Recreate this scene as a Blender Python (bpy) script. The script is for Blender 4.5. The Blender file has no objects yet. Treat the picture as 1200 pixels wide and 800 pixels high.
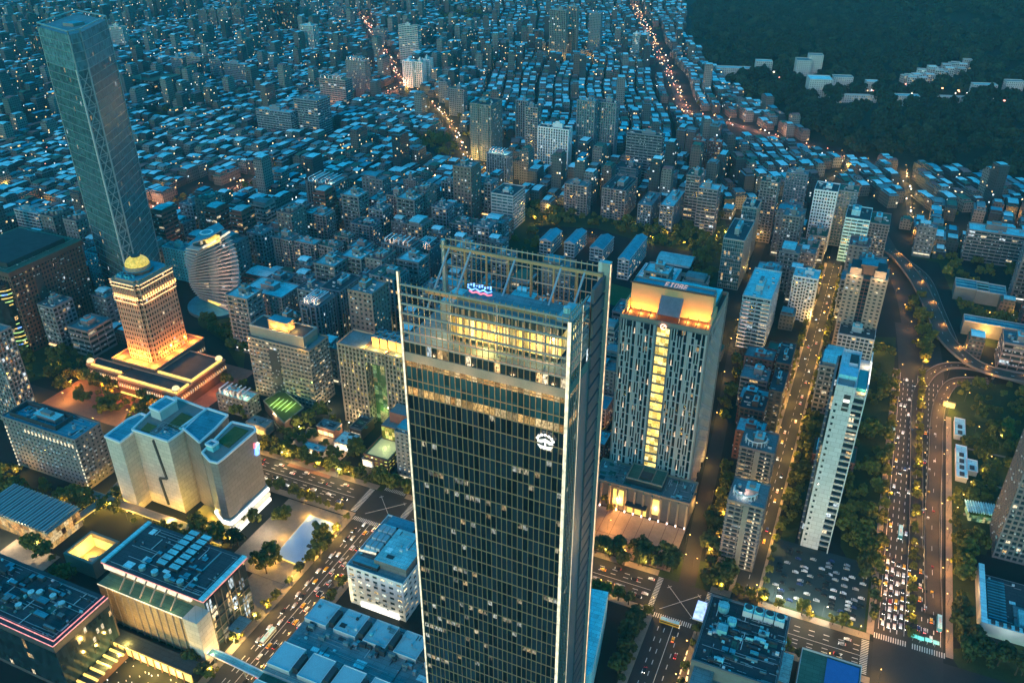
import bpy, math, random
import numpy as np
from mathutils import Vector
R = random.Random(7)
SC = bpy.context.scene
COL = SC.collection

# ------------------------------------------------------------------ camera
CAM_H, PITCH, FPX = 385.0, math.radians(30), 1000.0
cd = bpy.data.cameras.new('camera'); cam = bpy.data.objects.new('camera', cd); COL.objects.link(cam)
cam.location = (0, 0, CAM_H); cam.rotation_euler = (math.radians(60), 0, 0)
cd.sensor_width = 36; cd.lens = 30; cd.clip_start = 1; cd.clip_end = 30000
SC.camera = cam
# ------------------------------------------------------------------ sky, dusk light, exposure
SUN_EL, SUN_ROT = math.radians(2.5), math.radians(205)
w = bpy.data.worlds.new('World'); SC.world = w; w.use_nodes = True
nt = w.node_tree; nt.nodes.clear()
sky = nt.nodes.new('ShaderNodeTexSky'); sky.sky_type = 'NISHITA'; sky.sun_disc = False
sky.sun_elevation = SUN_EL; sky.sun_rotation = SUN_ROT; sky.ozone_density = 3.0
mx = nt.nodes.new('ShaderNodeMix'); mx.data_type = 'RGBA'; mx.blend_type = 'MULTIPLY'; mx.inputs[0].default_value = 1
mx.inputs[7].default_value = (0.02, 1.16, 1.22, 1)          # evening grade of the photograph
bg = nt.nodes.new('ShaderNodeBackground'); bg.inputs[1].default_value = 0.15
wo = nt.nodes.new('ShaderNodeOutputWorld')
nt.links.new(sky.outputs[0], mx.inputs[6]); nt.links.new(mx.outputs[2], bg.inputs[0]); nt.links.new(bg.outputs[0], wo.inputs[0])
sd = bpy.data.lights.new('sun', 'SUN'); sun = bpy.data.objects.new('sun', sd); COL.objects.link(sun)
sd.energy = 0.25; sd.angle = math.radians(30); sd.color = (1.0, 0.6, 0.5)   # last glow behind the camera
sun.rotation_euler = (math.radians(75), 0, math.radians(-25))
SC.view_settings.view_transform = 'Standard'; SC.view_settings.look = 'None'
LK_ = 0.235   # strength of every man-made light at the exposure used
SC.view_settings.exposure = 2.3; SC.view_settings.gamma = 1
SC.render.engine = 'CYCLES'
SC.cycles.use_denoising = True
SC.cycles.max_bounces = 4; SC.cycles.diffuse_bounces = 2; SC.cycles.glossy_bounces = 2
SC.cycles.transmission_bounces = 2; SC.cycles.volume_bounces = 0
SC.cycles.sample_clamp_indirect = 3; SC.cycles.caustics_reflective = False; SC.cycles.caustics_refractive = False

# ------------------------------------------------------------------ city frame: a = along the avenues, b = along the cross streets
TH = math.radians(23.8); CU, SU = math.cos(TH), math.sin(TH)
cP, sP = math.cos(PITCH), math.sin(PITCH)
def xy(a, b): return (a*SU + b*CU, a*CU - b*SU)
def ab(x, y): return (x*SU + y*CU, x*CU - y*SU)
def at(px, py, z=0):
    x = (px-600)/FPX; y = -(py-400)/FPX
    dz = -sP + y*cP; t = (z-CAM_H)/dz
    return ab(t*x, t*(cP + y*sP))
def proj(a, b, z):
    X, Y = xy(a, b); Z = z-CAM_H
    f = Y*cP - Z*sP; u = Y*sP + Z*cP
    return (600+FPX*X/f, 400-FPX*u/f)
def bis(f, lo, hi):
    s = f(lo) < 0
    for _ in range(50):
        m = (lo+hi)/2
        if (f(m) < 0) == s: lo = m
        else: hi = m
    return lo
def zcorner(x, y, yb, zb=0):
    """height whose roof corner (x,y) stands over a foot at image row yb"""
    return bis(lambda z: proj(*at(x, y, z), zb)[1]-yb, zb, 330)
def rect(nx, ny, yb, xl, xr, zb=0, z=None):
    """near (front-right) roof corner, left end xl, far-right end xr -> a, b(left), z, width, depth"""
    if z is None: z = zcorner(nx, ny, yb, zb)
    a, b = at(nx, ny, z)
    bl = bis(lambda t: proj(a, t, z)[0]-xl, b-400, b)
    d = bis(lambda t: proj(t, b, z)[0]-xr, a, a+400)-a if xr > nx else 20
    return a, bl, z, b-bl, d
OCC = []
def claim(a0, a1, b0, b1, pad=3): OCC.append((a0-pad, a1+pad, b0-pad, b1+pad))
def free(a, b, ra=6, rb=6):
    for (p, q, r, s) in OCC:
        if a+ra > p and a-ra < q and b+rb > r and b-rb < s: return False
    return True

# ------------------------------------------------------------------ materials
MATS = {}
def lin(h):
    h = h.lstrip('#'); v = [int(h[i:i+2], 16)/255 for i in (0, 2, 4)]
    return tuple(((c+.055)/1.055)**2.4 if c > .04 else c/12.92 for c in v)
def newmat(name):
    m = bpy.data.materials.new(name); m.use_nodes = True; n = m.node_tree
    return m, n, n.nodes['Principled BSDF']
def mat(name, col, rough=.8, var=.35, scale=.25, spec=.3, bump=0, metal=0, fine=2.5, panel=None, seam=None):
    if name in MATS: return MATS[name]
    m, n, p = newmat(name); N = n.nodes; L = n.links
    tc = N.new('ShaderNodeTexCoord'); oi = N.new('ShaderNodeObjectInfo')
    n1 = N.new('ShaderNodeTexNoise'); n1.inputs['Scale'].default_value = scale; n1.inputs['Detail'].default_value = 6; n1.inputs['Roughness'].default_value = .65
    n2 = N.new('ShaderNodeTexNoise'); n2.inputs['Scale'].default_value = fine; n2.inputs['Detail'].default_value = 3
    L.new(tc.outputs['Object'], n1.inputs['Vector']); L.new(tc.outputs['Object'], n2.inputs['Vector'])
    a1 = N.new('ShaderNodeMath'); a1.operation = 'ADD'; L.new(n1.outputs[0], a1.inputs[0]); L.new(n2.outputs[0], a1.inputs[1])
    a2 = N.new('ShaderNodeMath'); a2.operation = 'ADD'; L.new(a1.outputs[0], a2.inputs[0])
    a3 = N.new('ShaderNodeMath'); a3.operation = 'MULTIPLY'; a3.inputs[1].default_value = .35; L.new(oi.outputs['Random'], a3.inputs[0]); L.new(a3.outputs[0], a2.inputs[1])
    mr = N.new('ShaderNodeMapRange'); mr.inputs[1].default_value = .75; mr.inputs[2].default_value = 1.6
    mr.inputs[3].default_value = 1-var; mr.inputs[4].default_value = 1+var; L.new(a2.outputs[0], mr.inputs[0])
    mu = N.new('ShaderNodeMix'); mu.data_type = 'RGBA'; mu.blend_type = 'MULTIPLY'; mu.inputs[0].default_value = 1
    mu.inputs[6].default_value = (*col, 1); L.new(mr.outputs[0], mu.inputs[7]); outc = mu.outputs[2]
    if panel or seam:      # joints between facing panels / seams of sheet roofs
        sx = N.new('ShaderNodeSeparateXYZ'); L.new(tc.outputs['Object'], sx.inputs[0]); cb = N.new('ShaderNodeCombineXYZ')
        if panel:
            sm = N.new('ShaderNodeMath'); sm.operation = 'ADD'; L.new(sx.outputs[0], sm.inputs[0]); L.new(sx.outputs[1], sm.inputs[1]); L.new(sm.outputs[0], cb.inputs[0]); L.new(sx.outputs[2], cb.inputs[1])
        else: L.new(sx.outputs[0], cb.inputs[0]); L.new(sx.outputs[1], cb.inputs[1])
        bt = N.new('ShaderNodeTexBrick'); pw, ph = panel or seam; bt.inputs['Scale'].default_value = 1; bt.inputs['Brick Width'].default_value = pw; bt.inputs['Row Height'].default_value = ph; bt.inputs['Mortar Size'].default_value = .11; bt.inputs['Mortar Smooth'].default_value = .3
        bt.inputs['Color1'].default_value = (1, 1, 1, 1); bt.inputs['Color2'].default_value = (.84, .84, .84, 1); bt.inputs['Mortar'].default_value = (.5, .5, .5, 1); L.new(cb.outputs[0], bt.inputs['Vector'])
        mm = N.new('ShaderNodeMix'); mm.data_type = 'RGBA'; mm.blend_type = 'MULTIPLY'; mm.inputs[0].default_value = 1; L.new(outc, mm.inputs[6]); L.new(bt.outputs[0], mm.inputs[7]); outc = mm.outputs[2]
    L.new(outc, p.inputs['Base Color'])
    p.inputs['Roughness'].default_value = rough; p.inputs['Specular IOR Level'].default_value = spec; p.inputs['Metallic'].default_value = metal
    if bump:
        b = N.new('ShaderNodeBump'); b.inputs['Strength'].default_value = bump; b.inputs['Distance'].default_value = .1
        L.new(n2.outputs[0], b.inputs['Height']); L.new(b.outputs[0], p.inputs['Normal'])
    MATS[name] = m; return m
def glow(name, col, e, sample=False, base=(.3, .3, .3)):
    if name in MATS: return MATS[name]
    m, n, p = newmat(name); N = n.nodes; L = n.links
    p.inputs['Base Color'].default_value = (*base, 1)
    tc = N.new('ShaderNodeTexCoord'); ns = N.new('ShaderNodeTexNoise'); ns.inputs['Scale'].default_value = .6; ns.inputs['Detail'].default_value = 4
    L.new(tc.outputs['Object'], ns.inputs['Vector'])
    mr = N.new('ShaderNodeMapRange'); mr.inputs[1].default_value = .3; mr.inputs[2].default_value = .7; e *= LK_; mr.inputs[3].default_value = e*.45; mr.inputs[4].default_value = e*1.4
    L.new(ns.outputs[0], mr.inputs[0]); L.new(mr.outputs[0], p.inputs['Emission Strength'])
    p.inputs['Emission Color'].default_value = (*col, 1)
    m.cycles.emission_sampling = 'FRONT' if sample else 'NONE'
    MATS[name] = m; return m
def cells(name, base, prob, e=1.0, cols=((1, .62, .25), (1, .8, .5), (.8, .95, 1)), rough=.12, spec=.5, subst=.35, vary=.3, sliver=-1, tone=(.6, 1.6), wall=None):
    """window glass; a share of the rooms behind it is lit (one UV cell = one window)"""
    if name in MATS: return MATS[name]
    e = e*LK_; m, n, p = newmat(name); N = n.nodes; L = n.links
    uv = N.new('ShaderNodeUVMap'); oi = N.new('ShaderNodeObjectInfo')
    fl = N.new('ShaderNodeVectorMath'); fl.operation = 'FLOOR'; L.new(uv.outputs[0], fl.inputs[0])
    ml = N.new('ShaderNodeMath'); ml.operation = 'MULTIPLY'; ml.inputs[1].default_value = 97; L.new(oi.outputs['Random'], ml.inputs[0])
    cx = N.new('ShaderNodeCombineXYZ'); L.new(ml.outputs[0], cx.inputs[2])
    ad = N.new('ShaderNodeVectorMath'); ad.operation = 'ADD'; L.new(fl.outputs[0], ad.inputs[0]); L.new(cx.outputs[0], ad.inputs[1])
    wn = N.new('ShaderNodeTexWhiteNoise'); wn.noise_dimensions = '3D'; L.new(ad.outputs[0], wn.inputs['Vector'])
    # whole stretches of a floor tend to be lit together
    sc = N.new('ShaderNodeVectorMath'); sc.operation = 'MULTIPLY'; sc.inputs[1].default_value = (.11, 7.77, .31); L.new(ad.outputs[0], sc.inputs[0])
    ns = N.new('ShaderNodeTexNoise'); ns.inputs['Scale'].default_value = 1; ns.inputs['Detail'].default_value = 1; L.new(sc.outputs[0], ns.inputs['Vector'])
    sb = N.new('ShaderNodeMath'); sb.operation = 'MULTIPLY_ADD'; sb.inputs[1].default_value = -vary*3; L.new(ns.outputs[0], sb.inputs[0]); sb.inputs[2].default_value = vary*1.5
    s2 = N.new('ShaderNodeMath'); s2.operation = 'ADD'; L.new(sb.outputs[0], s2.inputs[0]); L.new(wn.outputs['Value'], s2.inputs[1])
    lt = N.new('ShaderNodeMath'); lt.operation = 'LESS_THAN'; lt.inputs[1].default_value = prob; L.new(s2.outputs[0], lt.inputs[0])
    rp = N.new('ShaderNodeValToRGB'); rp.color_ramp.interpolation = 'CONSTANT'; el = rp.color_ramp.elements
    el[0].color = (*cols[0], 1); el[1].position = .4; el[1].color = (*cols[1], 1); e3 = el.new(.8); e3.color = (*cols[2], 1)
    sx = N.new('ShaderNodeSeparateColor'); L.new(wn.outputs['Color'], sx.inputs[0]); L.new(sx.outputs[1], rp.inputs[0])
    fr = N.new('ShaderNodeVectorMath'); fr.operation = 'MULTIPLY'; fr.inputs[1].default_value = (3.1, 2.2, 1); L.new(uv.outputs[0], fr.inputs[0])
    fv = N.new('ShaderNodeVectorMath'); fv.operation = 'FRACTION'; L.new(uv.outputs[0], fv.inputs[0]); sv = N.new('ShaderNodeSeparateXYZ'); L.new(fv.outputs[0], sv.inputs[0])
    gt0 = N.new('ShaderNodeMath'); gt0.operation = 'GREATER_THAN'; gt0.inputs[1].default_value = sliver; L.new(sv.outputs[1], gt0.inputs[0])
    n3 = N.new('ShaderNodeTexNoise'); n3.inputs['Scale'].default_value = 1.3; n3.inputs['Detail'].default_value = 2; L.new(fr.outputs[0], n3.inputs['Vector'])
    m3 = N.new('ShaderNodeMapRange'); m3.inputs[1].default_value = subst; m3.inputs[2].default_value = .62; L.new(n3.outputs[0], m3.inputs[0])
    k = N.new('ShaderNodeMath'); k.operation = 'MULTIPLY'; L.new(lt.outputs[0], k.inputs[0]); m4 = N.new('ShaderNodeMath'); m4.operation = 'MULTIPLY'; L.new(m3.outputs[0], m4.inputs[0]); L.new(gt0.outputs[0], m4.inputs[1]); L.new(m4.outputs[0], k.inputs[1])
    k2 = N.new('ShaderNodeMath'); k2.operation = 'MULTIPLY'; L.new(k.outputs[0], k2.inputs[0])
    k3 = N.new('ShaderNodeMath'); k3.operation = 'MULTIPLY_ADD'; k3.inputs[1].default_value = e; k3.inputs[2].default_value = e*.25; L.new(sx.outputs[2], k3.inputs[0]); L.new(k3.outputs[0], k2.inputs[1])
    L.new(k2.outputs[0], p.inputs['Emission Strength']); L.new(rp.outputs[0], p.inputs['Emission Color'])
    # slightly different panes
    b2 = N.new('ShaderNodeMix'); b2.data_type = 'RGBA'; b2.inputs[6].default_value = (*[c*tone[0] for c in base], 1); b2.inputs[7].default_value = (*[min(1, c*tone[1]) for c in base], 1)
    L.new(sx.outputs[0], b2.inputs[0]); L.new(b2.outputs[2], p.inputs['Base Color'])
    if wall:    # window openings in a plain wall, for houses too far off to model them
        ms = []
        for ax, lo_, hi_ in ((0, .22, .78), (1, .32, .8)):
            for op, v_ in (('GREATER_THAN', lo_), ('LESS_THAN', hi_)):
                q_ = N.new('ShaderNodeMath'); q_.operation = op; q_.inputs[1].default_value = v_; L.new(sv.outputs[ax], q_.inputs[0]); ms.append(q_)
        cur = ms[0]
        for q_ in ms[1:]: t_ = N.new('ShaderNodeMath'); t_.operation = 'MULTIPLY'; L.new(cur.outputs[0], t_.inputs[0]); L.new(q_.outputs[0], t_.inputs[1]); cur = t_
        w2 = N.new('ShaderNodeMix'); w2.data_type = 'RGBA'; w2.inputs[6].default_value = (*wall, 1); L.new(cur.outputs[0], w2.inputs[0]); L.new(b2.outputs[2], w2.inputs[7]); L.new(w2.outputs[2], p.inputs['Base Color'])
        k5 = N.new('ShaderNodeMath'); k5.operation = 'MULTIPLY'; L.new(k2.outputs[0], k5.inputs[0]); L.new(cur.outputs[0], k5.inputs[1]); L.new(k5.outputs[0], p.inputs['Emission Strength'])
    p.inputs['Roughness'].default_value = rough; p.inputs['Specular IOR Level'].default_value = spec
    m.cycles.emission_sampling = 'NONE'
    MATS[name] = m; return m

asphalt = mat('asphalt', (.042, .040, .040), .85, .3, .08)
asphalt_dark = mat('ground_dark', (.014, .017, .017), .95, .5, .02)
paving = mat('paving', (.26, .21, .17), .85, .3, .3)
paving_red = mat('paving_red', (.26, .13, .09), .85, .3, .3)
concrete = mat('concrete', (.22, .22, .21), .85, .25, .15)
concrete_l = mat('concrete_light', (.50, .50, .49), .8, .2, .15)
white = mat('white_paint', (.78, .79, .8), .6, .12, .2)
stone_b = mat('stone_beige', (.32, .25, .20), .8, .2, .2)
stone_g = mat('stone_grey', (.20, .18, .18), .8, .25, .2)
stone_br = mat('stone_brown', (.13, .075, .06), .8, .25, .2)
granite_o = mat('granite_rose', (.42, .26, .19), .75, .2, .2)
tile_pk = mat('tile_pinkgrey', (.27, .23, .23), .8, .25, .2)
tile_bl = mat('tile_bluegrey', (.20, .22, .25), .8, .25, .2)
tile_rd = mat('tile_red', (.20, .085, .07), .8, .25, .2)
steel = mat('steel', (.45, .47, .48), .4, .15, .5, metal=.6)
metal_w = mat('metal_white', (.7, .7, .7), .45, .1, .5)
metal_d = mat('metal_dark', (.05, .055, .06), .5, .3, .5)
roof_c = mat('roof_cyan', (.26, .70, .74), .7, .55, .12, seam=(7, 2.6))
roof_l = mat('roof_light', (.55, .90, .92), .7, .5, .12, seam=(7, 2.6))
roof_d = mat('roof_dark', (.045, .065, .075), .8, .35, .15, seam=(7, 2.6))
roof_g = mat('roof_green', (.06, .15, .11), .85, .35, .15, seam=(7, 2.6))
roof_m = mat('roof_mid', (.17, .27, .29), .8, .55, .12, seam=(7, 2.6))
roof_b = mat('roof_blue', (.05, .33, .42), .6, .5, .12, seam=(7, 2.6))
roof_r = mat('roof_red', (.30, .12, .11), .8, .3, .12)
grass = mat('grass', (.028, .045, .014), .95, .5, .4)
grass_r = mat('roof_lawn', (.10, .105, .03), .95, .5, .4)
leaf = mat('leaf', (.045, .062, .018), .8, .6, .12, fine=.9)
leaf_y = mat('leaf_light', (.12, .125, .02), .8, .6, .12, fine=.9)
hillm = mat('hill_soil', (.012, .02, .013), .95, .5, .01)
bark = mat('bark', (.08, .06, .04), .9, .3, 1)
water_m = mat('pool_water', (.03, .25, .28), .05, .1, .3, spec=.6)
paint = mat('road_paint', (.6, .6, .58), .7, .3, .8)
gl_off = cells('glass_office', (.02, .035, .045), .10, 1.6)
gl_off2 = cells('glass_office_busy', (.02, .03, .035), .26, 1.5)
gl_apt = cells('glass_flats', (.02, .03, .035), .09, 1.2)
gl_dark = cells('glass_dark', (.015, .03, .04), .03, 1.2)
gl_teal = cells('glass_teal', (.03, .10, .12), .04, 1.0, rough=.15)
gl_tower = cells('glass_tower', (.014, .023, .034), .11, .6, cols=((1, .85, .55), (.9, .93, .8), (1, .7, .35)), rough=.10, subst=.38, vary=.62, sliver=.6, tone=(.5, 1.7))
gl_amber = cells('glass_amber', (.05, .03, .02), .95, .9, cols=((1, .6, .2), (1, .72, .35), (1, .5, .15)), subst=.25, vary=.1)
gl_gold = cells('glass_gold', (.2, .12, .03), .99, 2.2, cols=((1, .62, .12), (1, .7, .2), (1, .78, .3)), subst=.2, vary=.02)
lampm = glow('lamp_warm', (1, .5, .1), 9)
lampw = glow('lamp_white', (1, .85, .55), 12)
orange_e = glow('strip_orange', (1, .55, .2), 2.2)
cream_e = glow('strip_cream', (1, .82, .5), 1.1)
yellow_e = glow('lit_yellow', (1, .62, .08), 1.4)
white_e = glow('lit_white', (1, .95, .8), 2.0)
pink_e = glow('strip_pink', (1, .25, .22), 1.4)
blue_e = glow('neon_blue', (.12, .3, 1), 3)
red_e = glow('neon_red', (1, .08, .12), 2.5)
cyan_e = glow('lit_cyan', (.1, .9, .75), 1.1)
green_e = glow('lit_green', (.55, 1, .25), 1.2)

# ------------------------------------------------------------------ mesh helper
class MB:
    def __init__(s): s.v = []; s.f = []; s.mi = []; s.uv = []; s.mats = []
    def m(s, mt):
        if mt not in s.mats: s.mats.append(mt)
        return s.mats.index(mt)
    def face(s, pts, mt, uv=None):
        n = len(s.v); s.v += pts; s.f.append(tuple(range(n, n+len(pts)))); s.mi.append(s.m(mt))
        s.uv += uv if uv else [(p[0]*.3+p[1]*.3, p[2]*.3) for p in pts]
    def box(s, x0, x1, y0, y1, z0, z1, mt, top=None, bottom=True):
        A = (x0, y0, z0); B = (x1, y0, z0); C = (x1, y1, z0); D = (x0, y1, z0)
        a = (x0, y0, z1); b = (x1, y0, z1); c = (x1, y1, z1); d = (x0, y1, z1)
        s.face([a, b, c, d], top or mt)
        for q in ([A, B, b, a], [B, C, c, b], [C, D, d, c], [D, A, a, d]): s.face(q, mt)
        if bottom: s.face([D, C, B, A], mt)
    def cell(s, x0, x1, y0, y1, z0, z1, nx, ny, nf, mt, top=None):
        o = R.randint(0, 400)
        for k, (p, q, n) in enumerate((((x0, y0), (x1, y0), nx), ((x1, y0), (x1, y1), ny), ((x1, y1), (x0, y1), nx), ((x0, y1), (x0, y0), ny))):
            u = o+k*61
            s.face([(*p, z0), (*q, z0), (*q, z1), (*p, z1)], mt, [(u+.002, .002), (u+n-.002, .002), (u+n-.002, nf-.002), (u+.002, nf-.002)])
        if top: s.face([(x0, y0, z1), (x1, y0, z1), (x1, y1, z1), (x0, y1, z1)], top)
    def prism(s, poly, z0, z1, mt, top=None, taper=None):
        n = len(poly); P2 = taper or poly
        s.face([(*p, z1) for p in P2], top or mt); s.face([(*p, z0) for p in reversed(poly)], mt)
        for i in range(n):
            j = (i+1) % n; s.face([(*poly[i], z0), (*poly[j], z0), (*P2[j], z1), (*P2[i], z1)], mt)
    def cyl(s, cx, cy, r, z0, z1, n, mt, top=None, r2=None):
        r2 = r if r2 is None else r2
        p = [(cx+r*math.cos(2*math.pi*i/n), cy+r*math.sin(2*math.pi*i/n)) for i in range(n)]
        q = [(cx+r2*math.cos(2*math.pi*i/n), cy+r2*math.sin(2*math.pi*i/n)) for i in range(n)]
        s.prism(p, z0, z1, mt, top, q)
    def bar(s, p, q, r, mt):
        p = Vector(p); q = Vector(q); d = (q-p).normalized(); u = d.cross(Vector((0, 0, 1)))
        if u.length < .01: u = Vector((1, 0, 0))
        u = u.normalized()*r; v = d.cross(u).normalized()*r
        c = [(u+v), (v-u), (-u-v), (u-v)]
        for i in range(4):
            j = (i+1) % 4; s.face([tuple(p+c[i]), tuple(p+c[j]), tuple(q+c[j]), tuple(q+c[i])], mt)
        s.face([tuple(p+k) for k in reversed(c)], mt); s.face([tuple(q+k) for k in c], mt)
    def ring(s, x0, x1, y0, y1, z0, z1, t, mt):
        s.box(x0, x1, y0, y0+t, z0, z1, mt); s.box(x0, x1, y1-t, y1, z0, z1, mt)
        s.box(x0, x0+t, y0+t, y1-t, z0, z1, mt); s.box(x1-t, x1, y0+t, y1-t, z0, z1, mt)
    def dome(s, cx, cy, r, z0, h, n, mt, rings=5, r0=0):
        pr = None
        for k in range(rings+1):
            t = k/rings*math.pi/2; rr = max(r*math.cos(t), r0); zz = z0+h*math.sin(t)
            cur = [(cx+rr*math.cos(2*math.pi*i/n), cy+rr*math.sin(2*math.pi*i/n), zz) for i in range(n)]
            if pr:
                for i in range(n):
                    j = (i+1) % n; s.face([pr[i], pr[j], cur[j], cur[i]], mt)
            pr = cur
        s.face(pr, mt)
    def mesh(s, name):
        me = bpy.data.meshes.new(name); me.from_pydata(s.v, [], s.f)
        for mt in s.mats: me.materials.append(mt)
        me.polygons.foreach_set('material_index', s.mi)
        l = me.uv_layers.new(name='UVMap'); l.data.foreach_set('uv', np.array(s.uv, dtype=np.float32).ravel())
        me.update(); return me
    def obj(s, name, parent=None, loc=None, rot=0, kind=None):
        return link(name, s.mesh(name), parent, loc, rot, kind)
def link(name, me, parent=None, loc=None, rot=0, kind=None):
    o = bpy.data.objects.new(name, me); COL.objects.link(o)
    if parent: o.parent = parent
    if loc: o.location = loc
    if rot: o.rotation_euler.z = rot
    if kind: o['kind'] = kind
    return o
def tag(o, label, cat, group=None):
    o['label'] = label; o['category'] = cat
    if group: o['group'] = group
    return o
def thing(name, label, cat, a, b, group=None, rot=0, z=0):
    o = bpy.data.objects.new(name, None); COL.objects.link(o); x, y = xy(a, b)
    o.location = (x, y, z); o.rotation_euler.z = -TH+rot
    return tag(o, label, cat, group)
def copy_thing(src, loc, rz, scale=None, label=None, group=None):
    c = src.copy(); COL.objects.link(c); c.location = loc; c.rotation_euler.z = rz
    if scale: c.scale = scale
    if label: c['label'] = label
    if group: c['group'] = group
    for ch in src.children:
        d = ch.copy(); COL.objects.link(d); d.parent = c
        for g in ch.children:
            e = g.copy(); COL.objects.link(e); e.parent = d
    return c
def place(src, a, b, rz=0, z=0, **k):
    x, y = xy(a, b); return copy_thing(src, (x, y, z), -TH+rz, **k)
def move(o, a, b, rz=0, z=0):
    x, y = xy(a, b); o.location = (x, y, z); o.rotation_euler.z = -TH+rz; return o
def light(parent, loc, power, col=(1, .6, .25), r=.4, kind='POINT'):
    d = bpy.data.lights.new('lamp_light', kind); d.energy = power*LK_; d.color = col; d.shadow_soft_size = r
    o = bpy.data.objects.new('lamp_light', d); COL.objects.link(o); o.parent = parent; o.location = loc
    return o

def roofkit(root, x0, x1, y0, y1, z, n=26, seed=1):
    """pipes, ducts, hatches and railings on a big roof"""
    r = random.Random(seed); m = MB()
    for _ in range(n):
        x = r.uniform(x0, x1); y = r.uniform(y0, y1); t = r.random()
        if t < .3:
            L_ = r.uniform(3, (x1-x0)*.4); m.box(x, min(x+L_, x1), y, y+.22, z+.25, z+.47, steel)
        elif t < .55:
            L_ = r.uniform(3, (y1-y0)*.4); m.box(x, x+.3, y, min(y+L_, y1), z+.2, z+.55, metal_w if t < .42 else metal_d)
        elif t < .75: m.box(x, x+r.uniform(.8, 2), y, y+r.uniform(.8, 1.6), z, z+r.uniform(.5, 1.6), r.choice([metal_w, metal_d, roof_m, roof_c]))
        elif t < .88: m.cyl(x, y, r.uniform(.3, .7), z, z+r.uniform(.8, 1.6), 7, steel)
        else: m.box(x, x+r.uniform(3, 6), y, y+r.uniform(2, 5), z, z+.12, r.choice([roof_m, roof_d, roof_g, roof_l]))
    for (a, b, c, d) in ((x0, y0, x1, y0), (x1, y0, x1, y1), (x1, y1, x0, y1), (x0, y1, x0, y0)): m.bar((a, b, z+1.1), (c, d, z+1.1), .06, steel)
    m.obj('roof_fitting', root, kind='stuff')
def air_units(root, w, d, z, r, n=None):
    m = MB()
    for _ in range(n or int(w*z/45)):
        zz = 2+3.3*r.randint(1, max(1, int(z/3.3)-1)); x = r.uniform(1, w-1)
        m.box(x-.5, x+.5, -1.15, -.5, zz, zz+.75, metal_w); y = r.uniform(1, d-1); zz = 2+3.3*r.randint(1, max(1, int(z/3.3)-1))
        (m.box(w+.5, w+1.1, y-.5, y+.5, zz, zz+.75, metal_w) if r.random() < .6 else m.box(-1.1, -.5, y-.5, y+.5, zz, zz+.75, metal_w))
    m.obj('air_conditioner', root, kind='stuff')
# ------------------------------------------------------------------ generic facade kit
ST = dict(
 apt=dict(bay=3.4, fl=3.3, pw=1.0, pd=.45, sh=1.25, sd=.3),
 aptb=dict(bay=4.2, fl=3.3, pw=.8, pd=.9, sh=1.1, sd=1.3),
 grid=dict(bay=3.0, fl=3.6, pw=1.1, pd=.5, sh=1.4, sd=.35),
 bands=dict(bay=6, fl=3.7, pw=.5, pd=.25, sh=1.6, sd=.5),
 glass=dict(bay=2.0, fl=3.9, pw=.18, pd=.2, sh=.5, sd=.12),
 punch=dict(bay=3.6, fl=3.4, pw=2.0, pd=.35, sh=1.9, sd=.3),
 vert=dict(bay=3.6, fl=3.6, pw=1.3, pd=.9, sh=.9, sd=.25))
def facade(wb, gb, x0, x1, y0, y1, z0, z1, st, wall, glass, roof=None, sides='FRBL'):
    s = ST[st] if isinstance(st, str) else st
    nx = max(1, round((x1-x0)/s['bay'])); ny = max(1, round((y1-y0)/s['bay'])); nf = max(1, round((z1-z0)/s['fl']))
    gb.cell(x0, x1, y0, y1, z0, z1, nx, ny, nf, glass)
    f = (z1-z0)/nf; sdp = s['sd']; pd = s['pd']; pw = s['pw']
    for k in range(nf):
        wb.box(x0-sdp, x1+sdp, y0-sdp, y1+sdp, z0+k*f, z0+k*f+s['sh'], wall)
    for i in range(nx+1):
        x = x0+(x1-x0)*i/nx; xa = max(x-pw/2, x0-pd); xb = min(x+pw/2, x1+pd)
        if i == 0: xa = x0-pd
        if i == nx: xb = x1+pd
        wb.box(xa, xb, y0-pd, y0+.05, z0, z1, wall, bottom=False); wb.box(xa, xb, y1-.05, y1+pd, z0, z1, wall, bottom=False)
    for i in range(1, ny):
        y = y0+(y1-y0)*i/ny
        wb.box(x0-pd, x0+.05, y-pw/2, y+pw/2, z0, z1, wall, bottom=False); wb.box(x1-.05, x1+pd, y-pw/2, y+pw/2, z0, z1, wall, bottom=False)
    e = max(pd, sdp)+.06
    wb.box(x0-e, x1+e, y0-e, y1+e, z1, z1+.5, wall, top=roof or roof_m)
    wb.ring(x0-e, x1+e, y0-e, y1+e, z1+.5, z1+1.7, .35, wall)
def clutter(root, x0, x1, y0, y1, z, wall, rnd, n=5, hut=True, roof=None):
    """stair house, water tanks, air-conditioning units, pipes: each a part"""
    w, d = x1-x0, y1-y0
    if hut:
        hw = w*rnd.uniform(.25, .45); hd = d*rnd.uniform(.3, .5); cx = x0+w*rnd.uniform(.35, .65); cy = y0+d*rnd.uniform(.4, .65); hh = rnd.uniform(3, 6.5)
        m = MB(); m.box(cx-hw/2, cx+hw/2, cy-hd/2, cy+hd/2, z, z+hh, wall, top=roof or roof_c); m.box(cx-hw/4, cx+hw/5, cy-hd/4, cy+hd/4, z+hh, z+hh+2.2, wall, top=roof_m)
        m.obj('roof_hut', root)
    m = MB()
    for _ in range(n):
        x = rnd.uniform(x0+1.5, x1-1.5); y = rnd.uniform(y0+1.5, y1-1.5); t = rnd.random()
        if t < .4: m.cyl(x, y, rnd.uniform(.8, 1.3), z+.4, z+rnd.uniform(2, 3.2), 8, steel)
        elif t < .8: m.box(x-1.2, x+1.2, y-.8, y+.8, z, z+rnd.uniform(.8, 1.8), metal_w, top=roof_d)
        else: m.box(x-rnd.uniform(1, 4), x+1, y-.25, y+.25, z+.2, z+.6, steel)
    if n: m.obj('rooftop_plant', root, kind='stuff')
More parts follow.
